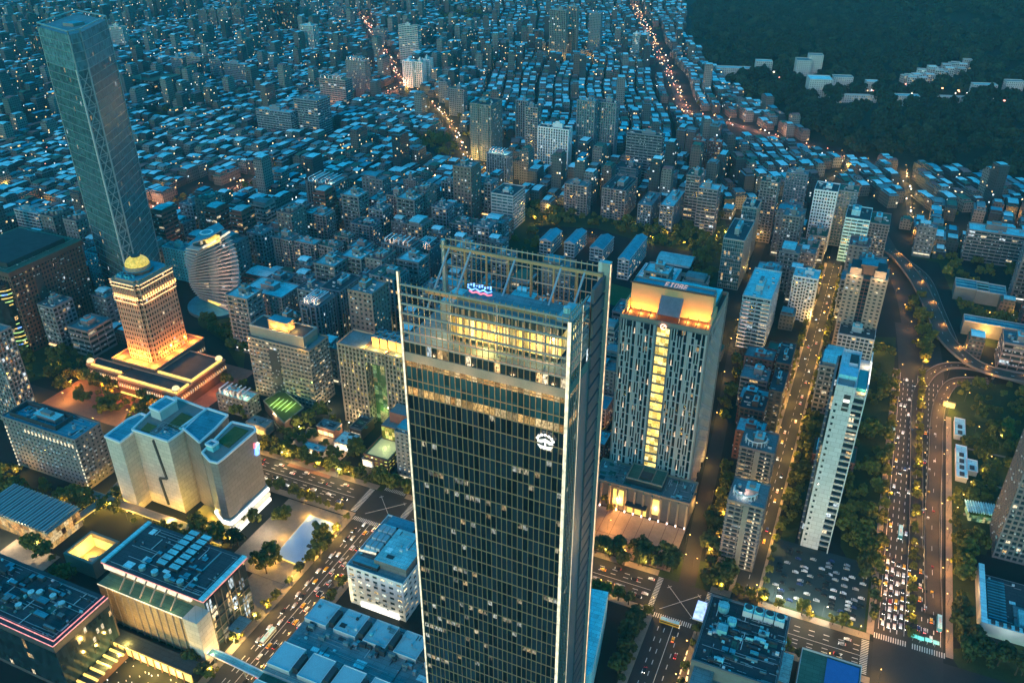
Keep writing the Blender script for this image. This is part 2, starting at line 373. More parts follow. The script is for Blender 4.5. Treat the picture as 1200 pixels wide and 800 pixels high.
def building(name, label, cat, a, b, z, w, d, st, wall, glass, roof=None, rnd=None, wings=None, group=None, extra=5, hut=True, base=True, rot=0, claimit=True):
    rnd = rnd or R
    root = thing(name, label, cat, a, b, group, rot); wb = MB(); gb = MB(); rf = roof or rnd.choice([roof_m, roof_c, roof_c, roof_d, roof_g])
    facade(wb, gb, 0, w, 0, d, 0, z, st, wall, glass, rf)
    if wings:
        for i in range(wings):
            ww = w/(wings*2)*1.1; x0 = w*(i+.5)/wings-ww/2; hz = z-rnd.choice([0, 0, 3.3])
            facade(wb, gb, x0, x0+ww, -2.2, d+2.2, 0, hz+.8 if hz == z else hz, st, wall, glass, rf)
    wb.obj('wall', root); gb.obj('glazing', root, kind='stuff')
    clutter(root, 1, w-1, 1, d-1, z+.5, wall, rnd, extra, hut, roof_c)
    if extra and a < 1150: air_units(root, w, d, z, rnd)
    if claimit: claim(a, a+d, b, b+w, 4)
    return root

# ================================================================== THE GROUND
m = MB(); m.box(-9000, 9000, -3000, 12000, -.6, 0, asphalt_dark); g = m.obj('ground'); g['kind'] = 'structure'
CITY = bpy.data.objects.new('x', None)   # only used to carry the rotation of sheets
bpy.data.objects.remove(CITY)
def sheet(name, rects, mt, z, z0=None, kind='structure'):
    m = MB()
    for (a0, a1, b0, b1) in rects:
        m.box(b0, b1, a0, a1, z0 if z0 is not None else z-.05, z, mt)
    o = m.obj(name, rot=-TH); o['kind'] = kind; return o
def strip(pts, w, mt, z, mb=None, w2=None):
    """a band of road through (a,b) points"""
    mb = mb or MB(); L = []
    for i, p in enumerate(pts):
        q = pts[min(i+1, len(pts)-1)]; r = pts[max(i-1, 0)]
        d = Vector((q[0]-r[0], q[1]-r[1])).normalized(); n = Vector((-d.y, d.x)); zz = p[2] if len(p) > 2 else z
        L.append(((p[1]+n.y*w/2, p[0]+n.x*w/2, zz), (p[1]-n.y*w/2, p[0]-n.x*w/2, zz)))
    for i in range(len(L)-1): mb.face([L[i][0], L[i][1], L[i+1][1], L[i+1][0]], mt)
    return mb, L
def smooth(pts, n=6):
    out = []
    for i in range(len(pts)-1):
        p0 = pts[max(i-1, 0)]; p1 = pts[i]; p2 = pts[i+1]; p3 = pts[min(i+2, len(pts)-1)]
        for k in range(n):
            t = k/n; out.append(tuple(.5*((2*p1[j])+(-p0[j]+p2[j])*t+(2*p0[j]-5*p1[j]+4*p2[j]-p3[j])*t*t+(-p0[j]+3*p1[j]-3*p2[j]+p3[j])*t**3) for j in range(len(p1))))
    out.append(pts[-1]); return out
sheet('road', [(358, 384, -900, 480)], asphalt, .06)
sheet('road', [(120, 357.9, -271, -245), (384.1, 430, -268, -250)], asphalt, .064)
sheet('road', [(120, 357.9, -66, -42)], asphalt, .068)
sheet('road', [(384.1, 960, -27, -14)], asphalt, .072)
ax = smooth([(330, 70.5), (384, 70), (480, 70), (600, 70.5), (700, 70), (790, 63), (870, 52), (950, 32), (1040, 5), (1120, -30)])
m, _ = strip(ax[:31], 36, asphalt, .08); strip(ax[30:], 24, asphalt, .08, m); o = m.obj('road', rot=-TH); o['kind'] = 'structure'
m, _ = strip(smooth([(384, -54), (450, -60), (560, -70), (680, -83), (760, -86), (920, -101), (1100, -90)]), 10, asphalt, .076); o = m.obj('road', rot=-TH); o['kind'] = 'structure'
for r in [(355, 387, -900, 480), (120, 358, -276, -240), (120, 358, -70, -38), (384, 960, -29, -12), (300, 760, 48, 92)]: OCC.append(r)
for i in range(len(ax)-1):
    OCC.append((ax[i][0]-2, ax[i+1][0]+2, min(ax[i][1], ax[i+1][1])-21, max(ax[i][1], ax[i+1][1])+21))
for q in smooth([(384, -54), (450, -60), (560, -70), (680, -83), (760, -86), (920, -101), (1100, -90)], 8): OCC.append((q[0]-8, q[0]+8, q[1]-7, q[1]+7))
# pavements with kerbs
PV = [(384.2, 389, -250, -72), (353, 357.8, -244, -67), (353, 357.8, -41, 52), (384.2, 389, -40, -28), (384.2, 389, -12, 50),
      (384.2, 389, -460, -272), (353, 357.8, -460, -272), (200, 352.8, -276, -271.2), (200, 352.8, -244.8, -240), (200, 352.8, -41.8, -38), (200, 352.8, -71, -66.2),
      (389.2, 700, 48, 51.8), (389.2, 640, 89.2, 93), (389.2, 900, -13.8, -12), (389.2, 900, -30, -27.2)]
sheet('pavement', PV, paving, .14, 0)
pf = [at(*p_) for p_ in ((712, 331), (741, 339), (739, 362), (712, 356))]; pfm = MB(); pfm.face([(b_, a_, .12) for a_, b_ in pf][::-1], mat('pitch_green', (.045, .10, .03), .95, .4, .3)); o = pfm.obj('sports_field', rot=-TH, kind='structure'); OCC.append((min(p_[0] for p_ in pf), max(p_[0] for p_ in pf), min(p_[1] for p_ in pf), max(p_[1] for p_ in pf)))
# painted markings
mk = MB()
def dash(a0, a1, b, step=8, ln=3.2, wd=.22, z=.1):
    a = a0
    while a < a1: mk.box(b-wd, b+wd, a, a+ln, z-.006, z, paint, bottom=False); a += step
def dashb(b0, b1, a, step=8, ln=3.2, wd=.22, z=.1):
    b = b0
    while b < b1: mk.box(b, b+ln, a-wd, a+wd, z-.006, z, paint, bottom=False); b += step
for b in (57, 60.4, 63.8, 76.5, 79.8, 83): dash(395, 690, b)
for b in (54, 67.6, 86.6): dash(395, 690, b, 6.01, 6, .12)
for b in (-264, -261, -254.5, -251): dash(215, 350, b)
dash(215, 350, -257.6, 6.01, 6, .14)
for b in (-61, -57.5, -49.5): dash(215, 350, b)
dash(215, 350, -53.5, 6.01, 6, .16)
for a in (362, 365.3, 368, 374.5, 378): dashb(-450, -285, a); dashb(-235, -75, a); dashb(-38, 46, a)
dashb(-235, -75, 371, 6.01, 6, .14); dashb(-38, 46, 371, 6.01, 6, .14); dashb(-450, -285, 371, 6.01, 6, .14)
dash(395, 900, -20.5, 9, 4, .12)
def zebra(a0, a1, b0, b1, along='b', z=.105):
    if along == 'b':
        b = b0
        while b < b1: mk.box(b, b+.55, a0, a1, z-.006, z, paint, bottom=False); b += 1.25
    else:
        a = a0
        while a < a1: mk.box(b0, b1, a, a+.55, z-.006, z, paint, bottom=False); a += 1.25
zebra(387.5, 391.5, 52, 69); zebra(387.5, 391.5, 72, 89); zebra(359, 383, 46, 50, 'a')
zebra(352, 355.5, -66, -42); zebra(352, 355.5, -271, -246); zebra(386, 389.5, -267, -251); zebra(359, 383, -277, -273, 'a'); zebra(359, 383, -243, -239, 'a')
zebra(359, 383, -71, -68, 'a'); zebra(359, 383, -41, -38, 'a')
for k in range(0, 7, 6):   # yellow box hatching at the junctions
    for (bb, aa, sz) in ((-266, 360, 20), (-64, 359, 20)):
        mk.bar((bb+k*3, aa, .10), (bb+sz, aa+sz-k*3, .10), .06, paint); mk.bar((bb, aa+k*3, .10), (bb+sz-k*3, aa+sz, .10), .1, paint)
        mk.bar((bb+k*3, aa+sz, .10), (bb+sz, aa+k*3, .10), .1, paint)
mk.obj('road_marking', rot=-TH, kind='stuff')
o = bpy.data.objects['road_marking']; tag(o, 'white lane dashes, stop lines and zebra stripes painted on the asphalt', 'marking')

# ================================================================== GLASS TOWER IN THE CENTRE
ZT = 257.0
a0, b0 = at(468, 317, ZT); a1, b1 = at(672, 352, ZT); a2, b2 = at(711, 309, ZT)
W, D = b1-b0, a2-a0
claim(a0, a0+D, b0, b1+2, 8)
def zf(y, x=None):    # height on the front plane seen at image row y near its left edge
    return bis(lambda z: proj(a0, b0, z)[1]-y, 0, 330)
ct = thing('glass_office_tower', 'tallest dark glass skyscraper in the centre with an open lattice crown and golden corner strips', 'skyscraper', a0, b0)
ZR = zf(398); zA = zf(411); zB = zf(421); zC = zf(428); zD = zf(452); zE = zf(461)
NX, NF = 28, 43
gb = MB(); fh = zE/30
gb.cell(0, W, 0, D, 0, zE, NX, 14, 30, gl_tower); gb.obj('glass_wall', ct, kind='stuff')
for (p, q, mm, nm) in ((zE, zD, gl_amber, 'lit_storey'), (zD, zC, cells('glass_teal_dim', (.02, .06, .075), .04, .8, rough=.15), 'teal_storey'), (zC, zB, gl_amber, 'lit_storey'), (zA, ZR, gl_off2, 'upper_storey')):
    g = MB(); g.cell(0.01, W-.01, 0.01, D-.01, p, q, NX, 14, max(1, round((q-p)/fh*1.3)), mm); g.obj(nm, ct)
g = MB(); g.box(-.5, W+.5, -.5, D+.5, zB, zA, stone_b); g.obj('stone_band', ct)
g = MB(); g.box(0, W, 0, D, ZR, ZR+.4, roof_m); g.obj('roof_deck', ct)
mull = mat('mullion_grey', (.42, .24, .13), .5, .2, .4)
m1 = MB(); m1.box(-.1, .1, -.36, 0, 0, ZT-4, mull); me = m1.mesh('mullion')
for i in range(NX+1): link('mullion', me, ct, (W*i/NX, -.01, 0))
fb = MB(); fb.box(0, W, -.28, 0, -.16, .16, mull); fme = fb.mesh('floor_band')
mt_pk = mat('beam_rose', (.45, .33, .27), .45, .15, .4)
fb = MB(); fb.box(0, W, -.55, .1, -.3, .3, mt_pk); bme = fb.mesh('crown_beam')
for k in range(1, 38): 
    if k*fh < zB-1: link('floor_band', fme, ct, (0, -.02, k*fh))
kz = ZR
for k in range(7):
    z = ZR+(ZT-5-ZR)*k/6; link('crown_beam', bme, ct, (0, -.2, z))
# side wall: gridded bay, smooth panels, louvred panels, lit edge
y1, y2 = D*.34, D*.62
ms = MB(); ms.box(0, .35, -.12, .12, 0, ZT-4, steel); mes = ms.mesh('mullion')
for i in range(6): link('mullion', mes, ct, (W+.01, y1*i/6+1.2, 0))
fs = MB(); fs.box(0, .28, .8, y1, -.13, .13, mull); fse = fs.mesh('floor_band')
for k in range(1, 38): link('floor_band', fse, ct, (W+.02, 0, k*fh))
fs = MB(); fs.box(0, .5, .8, y1+6, -.3, .3, mt_pk); fse = fs.mesh('crown_beam')
for k in range(7): link('crown_beam', fse, ct, (W+.1, 0, ZR+(ZT-5-ZR)*k/6))
m = MB(); m.box(W, W+.6, y1+.6, y2, 0, ZR-8, mat('panel_teal', (.10, .17, .20), .35, .15, .3)); m.obj('smooth_side_panel', ct)
pm = MB(); pm.box(W, W+1.2, y2, D-.8, .5, fh*1-.7, mat('panel_slate', (.09, .11, .13), .5, .2, .3)); pme = pm.mesh('side_panel')
for k in range(37): link('side_panel', pme, ct, (0, 0, k*fh))
m = MB(); m.box(W, W+.5, y2, D-.8, 0, ZT-10, metal_d); m.obj('side_recess', ct)
# corner posts with their light strips
for (x, y, h, w_) in ((-.9, -.9, ZT, 1.0), (W-.3, -.9, ZT-6, 1.5)):
    m = MB(); m.box(x, x+w_, y, y+1.1, 0, h, stone_b); p = m.obj('corner_post', ct)
    s_ = MB(); s_.box(x+.15, x+w_-.15, y-.12, y-.02, 0, h, cream_e); s_.obj('light_strip', p)
m = MB(); m.box(W, W+.5, y1, y1+.6, 0, ZT-6, stone_b); p = m.obj('corner_post', ct)
s_ = MB(); s_.box(W+.5, W+.6, y1+.1, y1+.4, 0, ZT-6, cream_e); s_.obj('light_strip', p)
m = MB(); m.box(W-.5, W+2.6, D-.8, D+1.6, 0, ZT+.5, steel); m.box(W-1.8, W-.5, D-.8, D+1.2, ZR-2, ZT+.6, concrete_l); p = m.obj('corner_post', ct)
s_ = MB(); s_.box(W+2.6, W+2.75, D-.6, D, 0, ZT, glow('strip_amber', (1, .6, .3), 1.5)); s_.obj('light_strip', p)
# open crown: front inner posts, rear screen, beams, braces
for i in (2, 4, 6):
    m = MB(); m.cyl(W*i/7, 2.2, .35, ZR, ZT-6, 8, steel); m.obj('crown_post', ct)
rm = MB(); rm.box(-.10, .10, 0, .3, ZR, ZT-.5, mull); rme = rm.mesh('rear_mullion')
for i in range(31): link('rear_mullion', rme, ct, (W*i/30, D, 0))
for k in range(5):
    m = MB(); m.box(0, W, D-.3, D-.05, ZR+4+k*5.6, ZR+4.4+k*5.6, mt_pk); m.obj('crown_beam', ct)
for i in range(8):
    m = MB(); m.cyl(W*i/7, D-2.2, .45 if i else .9, ZR, ZT-3 if i else ZT-1, 8, mull if i else steel); m.obj('crown_post', ct)
    if i in (0, 1, 3, 5, 6): m = MB(); m.bar((W*i/7+3, D-2, ZT-3), (W*i/7+2, 14, ZT-22), .35, steel); m.obj('brace', ct)
m = MB(); m.box(-1, W, D-3, D-2.1, ZT-4.2, ZT-3, mull); m.obj('crown_girder', ct)
m = MB(); m.box(4, W-2, 10, 11.6, ZT-12.6, ZT-11.2, mull); m.obj('crown_girder', ct)
m = MB(); m.box(W-6, W, 3, 16, ZT-9, ZT-8, steel); m.cyl(W-4, 9, 1.4, ZT-9, ZT-6, 10, roof_l); m.obj('service_deck', ct)
m = MB(); m.box(16, W-6, 7, 24, ZR+.4, ZR+14, roof_d, top=roof_m); m.box(6, 14, 18, 30, ZR+.4, ZR+9, concrete, top=roof_c); m.box(W*.45, W*.6, 26, 36, ZR+.4, ZR+10, concrete, top=roof_c); ph = m.obj('penthouse', ct)
g = MB(); g.cell(15.9, W-5.9, 6.9, 24.1, ZR+2, ZR+10, 18, 6, 1, gl_gold); g.obj('lit_gold_wall', ph)
for k in range(17):
    m = MB(); m.box(15.7+(W-22)*k/16-.25, 15.7+(W-22)*k/16+.25, 6.3, 6.9, ZR+.4, ZR+14, stone_b); m.obj('fin', ph)
for x_ in (.12, .37, .63, .88): light(ct, (W*x_, -7, zB-1), 1500, (1, .62, .3), .6)
light(ct, (W*.5, 3, ZR+5), 6000, (1, .6, .15), 1); light(ct, (W*.2, 5, ZR+8), 3500, (1, .65, .3), 1); light(ct, (W*.85, 4, ZR+8), 3500, (1, .65, .3), 1)
# rear neon sign and front emblem
nsg = MB(); zn = ZT-10
for i in range(9): nsg.box(20+i*1.1, 20.5+i*1.1, 13, 13.4, zn+2.2+(i % 2)*.4, zn+2.9+(i % 3)*.3, blue_e)
for i in range(6):
    nsg.bar((20+i*1.6, 12.9, zn+1.8-(i % 2)*.9), (21.6+i*1.6, 12.9, zn+1.8-((i+1) % 2)*.9), .17, blue_e)
    nsg.bar((20.6+i*1.5, 12.9, zn+.5-(i % 2)*.6), (22.1+i*1.5, 12.9, zn+.5-((i+1) % 2)*.6), .2, red_e)
tag(nsg.obj('neon_sign', loc=(*xy(a0, b0), 0), rot=-TH), 'blue, white and red neon sign behind the lattice crown of the central tower', 'sign')
lg = MB(); zl = bis(lambda z: proj(a0, b0+W*.86, z)[1]-516, 0, 300); xl = bis(lambda t: proj(a0, b0+t, zl)[0]-640, 0, W)
for k in range(7):
    t = math.pi*(k+.5)/7; lg.cyl(0, 0, .1, 0, .1, 3, white_e) if False else None
    cx, cz = xl-3.1*math.cos(t), zl+1.0+2.6*math.sin(t)
    pts = [(cx+.62*math.cos(q), -1.0, cz+.62*math.sin(q)) for q in [i*math.pi/4 for i in range(8)]]; lg.face(pts, white_e)
for s_ in (-1, 1):
    lg.face([(xl+s_*.15, -1.02, zl+1.9), (xl+s_*2.9, -1.02, zl+.9), (xl+s_*3.1, -1.02, zl-.1), (xl+s_*1.4, -1.02, zl-.2), (xl+s_*.15, -1.02, zl+.7)], white_e)
lg.face([(xl-3.1, -1.02, zl-.9), (xl-1.2, -1.02, zl-1.3), (xl+1.2, -1.02, zl-1.3), (xl+3.1, -1.02, zl-.9), (xl+1.9, -1.02, zl-2.6), (xl-1.9, -1.02, zl-2.6)], white_e)
lg.box(xl-.2, xl+.2, -1.02, -.6, zl-2.6, zl+1.8, white_e); lg.box(xl-2.6, xl+2.6, -.62, -.3, zl-2, zl+2, metal_d)
lg.obj('emblem', ct)
# podium of the tower
m = MB(); pq = [(q_[1]-b0, q_[0]-a0) for q_ in (at(*p_, 22) for p_ in ((688, 688), (713, 693), (705, 735), (694, 786), (687, 792)))]
if sum(pq[i][0]*pq[(i+1) % 5][1]-pq[(i+1) % 5][0]*pq[i][1] for i in range(5)) < 0: pq = pq[::-1]
m.prism(pq, 0, 22, roof_l, top=roof_l); m.obj('podium', ct)

# ================================================================== HOTEL WITH THE ORANGE CROWN
a0, b0, z0, W, D = rect(830, 393, 590, 728, 852); z0 -= 0
claim(a0-28, a0+D, b0-6, b0+W+6, 2)
ht = thing('hotel_tower', 'white framed hotel tower with a glowing orange crown and a yellow lit atrium strip', 'hotel', a0, b0)
fl = z0/40
g = MB(); g.cell(0, W, 0, D, 0, z0, 24, 16, 40, cells('glass_hotel', (.010, .022, .032), .02, .7, vary=0)); g.obj('glazing', ht, kind='stuff')
m = MB(); m.box(-.5, W+.5, -.5, D+.5, z0, z0+1, stone_g, top=stone_br)
for x in (-.8, W*.41, W*.59-1, W-.2): m.box(x, x+1, -.9, 1, 0, z0+.6, stone_g)
m.box(-.8, .4, D-1, D+.8, 0, z0, stone_g); m.box(W-.4, W+.8, D-1, D+.8, 0, z0, stone_g)
m.obj('corner_pier', ht)
fr = mat('frame_pale', (.46, .42, .42), .7, .15, .4)
cw_ = W*.41/6; ph_ = z0/15
def frame_mesh(kind):
    m = MB(); w_ = cw_*1.0; h_ = ph_*1.0; t = .5
    m.box(0, w_, -.7, 0, 0, .55, fr); m.box(0, t, -.72, 0, .55, h_, fr); m.box(w_-t, w_, -.72, 0, .55, h_, fr)
    if kind == 0: m.box(w_*.5-.35, w_*.5+.35, -.66, 0, .55, h_, fr)
    if kind == 1: m.box(w_*.18, w_*.42, -.68, 0, .55, h_, fr); m.box(t, w_, -.5, 0, h_*.55, h_*.62, fr)
    if kind == 2: m.box(w_*.62, w_*.84, -.68, 0, .55, h_, fr)
    return m.mesh('window_frame')
fms = [frame_mesh(k) for k in range(3)]
upl = MB(); upl.prism([(-.35, -.95), (.35, -.95), (.35, -.74), (-.35, -.74)], .6, 4.6, glow('uplight_glow', (1, .66, .4), 1.5), taper=[(-.08, -.95), (.08, -.95), (.08, -.74), (-.08, -.74)]); uplm = upl.mesh('uplight_glow')  # streak of light above each uplight, modelled as a tapered glowing wedge
gm = MB(); gm.box(-.5, .5, -.71, -.66, .6, 4.5, glow('lit_stone', (1, .8, .68), .38)); 
for r_ in range(15):
    for c_ in range(12):
        x = (c_*cw_ if c_ < 6 else W*.59+(c_-6)*cw_); k = (r_+c_) % 2 if c_ % 3 != 2 else 2
        z = r_*ph_+(ph_/2 if c_ % 3 == 1 else 0)
        if z+ph_ > z0+.1: continue
        f_ = link('window_frame', fms[k], ht, (x, 0, z))
        if (c_+2*r_) % 5 == 0: link('uplight_glow', uplm, f_, (cw_/2, 0, 0))
sw = D/9
sm = MB(); sm.box(0, .28, 0, .45, 0, ph_, fr); sm.box(0, .24, .45, sw, 0, .55, fr); sm.box(0, .22, sw*.5, sw*.6, .5, ph_, fr); sme = sm.mesh('window_frame')
for r_ in range(15):
    for c_ in range(9): link('window_frame', sme, ht, (W, c_*sw, r_*ph_+(ph_/2 if c_ % 2 and r_ < 14 else 0)))
# atrium strip
g = MB(); g.cell(W*.41+.4, W*.59-.4, -.35, 3, 14, z0-1, 3, 1, 34, gl_gold); g.obj('lit_atrium', ht)
fm = MB(); fm.box(W*.41+.2, W*.59-.2, -1.2, -.3, -.5, .5, stone_g); fme = fm.mesh('atrium_floor')
for k in range(17): link('atrium_floor', fme, ht, (0, 0, 14+k*(z0-14)/17))
# crown: lit parapet terrace, back wall with light, blue roof, sloped canopy
m = MB(); m.ring(-.6, W+.6, -.6, D+.6, z0+1, z0+3.4, .5, stone_b); m.obj('parapet', ht)
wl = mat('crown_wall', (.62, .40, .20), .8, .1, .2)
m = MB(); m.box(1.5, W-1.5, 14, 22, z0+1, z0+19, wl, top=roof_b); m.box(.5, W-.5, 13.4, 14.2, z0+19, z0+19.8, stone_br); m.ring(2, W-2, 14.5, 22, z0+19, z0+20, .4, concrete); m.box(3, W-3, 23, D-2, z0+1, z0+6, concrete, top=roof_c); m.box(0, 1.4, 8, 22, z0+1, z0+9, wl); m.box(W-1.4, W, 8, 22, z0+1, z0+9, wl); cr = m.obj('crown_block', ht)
m = MB(); m.face([(W*.38, 6, z0+4.5), (W*.64, 6, z0+4.5), (W*.64, 13.9, z0+14), (W*.38, 13.9, z0+14)], mat('canopy_mauve', (.28, .2, .24), .5)); m.face([(W*.38, 6, z0+4.3), (W*.38, 13.9, z0+13.8), (W*.64, 13.9, z0+13.8), (W*.64, 6, z0+4.3)], stone_br)
for x in (.38, .64): m.box(W*x-.2, W*x+.2, 6, 6.5, z0+1, z0+4.5, steel)
m.obj('crown_canopy', ht)
for x in (.05, .18, .3, .72, .84, .95):
    m = MB(); m.bar((W*x, 2.5, z0+1), (W*x+1, 7, z0+6), .22, stone_br); m.obj('crown_strut', ht)
    light(ht, (W*x, 9.5, z0+2), 4200, (1, .40, .07), .4)
m = MB(); 
for x in np.linspace(1.5, W-1.5, 11): m.box(x-.5, x+.5, 1, 2, z0+1, z0+1.8, glow('flood_orange', (1, .5, .12), 14))
m.obj('floodlight', ht, kind='stuff')
m = MB(); zz = z0+.5
for k in range(14):
    t = k*math.pi/7; m.bar((W*.5+1.7*math.cos(t), -1.5, zz+1.7*math.sin(t)), (W*.5+1.7*math.cos(t+.45), -1.5, zz+1.7*math.sin(t+.45)), .25, glow('logo_rose', (1, .45, .3), 3))
m.bar((W*.5-1, -1.5, zz-1), (W*.5+1, -1.5, zz+1), .22, MATS['logo_rose']); m.obj('round_logo', ht)
# lettering on the crown roof
GL = {'E': [(0, 0, 0, 4), (0, 4, 2, 4), (0, 2, 2, 2), (0, 0, 2, 0)], 'I': [(1, 0, 1, 4), (0, 4, 2, 4), (0, 0, 2, 0)], 'O': [(0, 0, 0, 4), (2, 0, 2, 4), (0, 4, 2, 4), (0, 0, 2, 0)],
      'B': [(0, 0, 0, 4), (2, 0, 2, 4), (0, 4, 2, 4), (0, 0, 2, 0), (0, 2, 2, 2)]}
lm = glow('letter_rose', (1, .6, .5), .45)
m = MB()
for i, ch in enumerate('EIOBE'):
    for (x0, y0, x1, y1_) in GL[ch]: m.bar((W*.40+i*2.9+x0*.85, 15.4+y0*1.45, z0+19.6), (W*.40+i*2.9+x1*.85+.01, 15.4+y1_*1.45, z0+19.6), .26, lm)
m.obj('roof_lettering', ht)
# podium
pz = 20; m = MB(); px0, px1 = -5, W+6
m.box(px0, px1, -24, -.9, 0, pz, stone_g, top=concrete); m.ring(px0-.5, px1+.5, -24.5, -1, pz, pz+1.5, .6, stone_b)
pd_ = m.obj('podium', ht)
m = MB(); m.box(W*.3, W*.75, -19, -2, pz, pz+4, metal_d, top=roof_g); m.ring(W*.3, W*.75, -19, -2, pz+4, pz+5, .6, stone_b); m.box(W*.44, W*.45, -19, -2, pz+4.1, pz+4.6, stone_b); m.box(W*.6, W*.61, -19, -2, pz+4.1, pz+4.6, stone_b)
m.box(W*.46, W*.59, -16, -9, pz+4.05, pz+5.5, stone_br, top=roof_d); m.obj('podium_roof_garden', pd_); roofkit(pd_, px0+1, W*.28, -23, -3, pz+.02, 34, 14); roofkit(pd_, W*.78, px1-1, -23, -3, pz+.02, 34, 15)
for k in range(12):
    x = px0+1+(px1-px0-2)*k/11; m = MB(); m.box(x-.6, x+.6, -26, -24.3, 0, pz, stone_b); c_ = m.obj('column', ht)
    m = MB(); m.box(x-.3, x+.3, -26.6, -26.1, 1, 2.2, glow('foot_light', (1, .7, .6), 9)); m.obj('uplight_glow', c_)
for x in (.25, .72):
    g = MB(); g.box(W*x-3.5, W*x+3.5, -25, -24.1, 5, 17, yellow_e); g.obj('lit_panel', ht); light(ht, (W*x, -27, 10), 2500, (1, .6, .2))
m = MB(); m.box(W*.36, W*.62, -29, -24.6, 9, 10, metal_d); m.obj('entrance_canopy', ht); m = MB(); m.box(W*.37, W*.61, -25, -24.4, 1, 8.6, yellow_e); m.obj('lit_entrance', ht)
sheet('plaza', [(390, a0-25, b0-8, b0+W+6)], mat('plaza_paving', (.30, .22, .17), .8, .3, .25), .15)
gl_ = MB()
for k in range(9): gl_.box(b0-8+k*8, b0-7.7+k*8, 390, a0-25, .15, .17, stone_br)
for k in range(4): gl_.box(b0-8, b0+W+6, 392+k*5, 392.3+k*5, .15, .172, stone_br)
o = gl_.obj('paving_joint', rot=-TH, kind='stuff'); tag(o, 'dark joint lines dividing the hotel forecourt paving', 'paving')
for (a, b) in ((395, b0+8), (395, b0+30), (395, b0+48)):
    pass

# ================================================================== WHITE SLAB TOWER
z0 = zcorner(977, 452, 638); a0, b0 = at(977, 452, z0); _, b1 = at(1017, 456, z0); W = b1-b0; D = at(985, 410, z0)[0]-a0
claim(a0, a0+D, b0, b1, 3)
sl = thing('white_slab_tower', 'slender white slab tower with rooftop pool and a column of small dark windows', 'tower', a0, b0)
nf = 27; f = z0/nf; xs = W*.66; pl = mat('panel_white', (.62, .66, .68), .6, .12, .15, panel=(5.2, 3.2))
m = MB(); m.box(1.2, xs, 0, D, 0, z0, pl, top=roof_l); m.obj('wall', sl)
g = MB(); g.cell(xs, W-.6, 1.6, D-1, 0, z0-4, 2, 10, nf, gl_off); g.cell(0, 1.2, 1, D-1, 0, z0-3, 1, 14, nf, gl_apt); g.obj('glazing', sl, kind='stuff')
bm_ = MB(); bm_.box(xs, W-.4, -.5, 1.6, -.25, .25, pl); bm_.box(xs, W-.4, -.5, -.38, .25, 1.1, steel); bme = bm_.mesh('balcony')
for k in range(1, nf): link('balcony', bme, sl, (0, 0, k*f))
lb = MB(); lb.box(-1.2, 0, 1, D-1, -.2, .9, stone_g); lbe = lb.mesh('side_balcony')
for k in range(1, nf): link('side_balcony', lbe, sl, (0, 0, k*f))
wm = MB(); wm.box(2.6, 3.9, -.06, .3, 0, 1.7, gl_dark); wme = wm.mesh('window')
wm2 = MB(); wm2.ring(2.4, 4.1, -.14, .02, -.15, 1.85, .15, pl)
for k in range(1, nf-2): link('window', wme, sl, (0, 0, k*f+.8))
m = MB(); m.box(W-.55, W, -.9, D, 0, z0+3, pl); m.obj('side_fin', sl)
m = MB(); m.box(xs*.55, xs*.85, -.12, .2, z0-15, z0-4, metal_d); m.box(xs*.56, xs*.84, -.3, .25, z0-9, z0-7, white_e); m.box(xs*.56, xs*.84, -.3, .25, z0-13, z0-12, concrete_l); m.obj('framed_opening', sl)
m = MB(); m.ring(1.2, xs, 0, D, z0, z0+1.6, .5, pl); m.box(1.7, xs-.5, D*.22, D*.45, z0, z0+3, roof_c, top=mat('roof_sky', (.25, .55, .68), .6)); m.box(xs*.5, xs*.9, D*.6, D*.85, z0, z0+2.4, metal_w, top=roof_d); m.box(1.9, xs*.9, D*.03, D*.2, z0, z0+.8, tile_pk); m.obj('roof_structure', sl)
m = MB(); m.box(xs+.4, W-.8, D*.12, D*.62, z0-3.6, z0-1.2, water_m); m.obj('rooftop_pool', sl)
m = MB(); m.box(xs, W-.5, 0, D, z0-4.2, z0-3.6, concrete_l); m.box(xs+1, W-1, 1, 4, z0-3.6, z0-2.8, mat('deck', (.5, .35, .2), .8)); m.obj('pool_deck', sl)
light(sl, (W-2, 3, z0-1), 900, (1, .8, .5), .3); light(sl, (W-2, D*.8, z0-1), 900, (1, .8, .5), .3)
m = MB(); m.box(W-.52, W+.06, D*.1, D*.7, z0+2.9, z0+3.15, white_e); m.obj('light_strip', sl)

# ================================================================== GOLDEN DOME TOWER
pa, pb, pz = *at(225, 478, 18), 18
a0, b0, z0, W, D = rect(160, 337, 424, 128, 203, zb=20)
gt = thing('domed_office_tower', 'rose granite tower under a glowing golden dome, floodlit orange at its foot', 'tower', a0, b0)
claim(a0-40, a0+D+20, b0-30, b0+W+75, 2)
def notched(w, d, n, off=(0, 0)):
    ox, oy = off; return [(x+ox, y+oy) for x, y in [(n, 0), (w-n, 0), (w-n, n), (w, n), (w, d-n), (w-n, d-n), (w-n, d), (n, d), (n, d-n), (0, d-n), (0, n), (n, n)]]
n = W*.09
wb = MB(); gb = MB(); nf = 20; f = z0/nf
for (x0, x1, y0, y1_) in ((n, W-n, 0, D), (0, W, n, D-n)):
    facade(wb, gb, x0, x1, y0, y1_, 0, z0, dict(bay=2.6, fl=f, pw=1.15, pd=.35, sh=f*.45, sd=.25), granite_o, cells('glass_dome_tower', (.03, .025, .02), .06, 1.5))
gb.obj('glazing', gt, kind='stuff'); wb.obj('wall', gt)
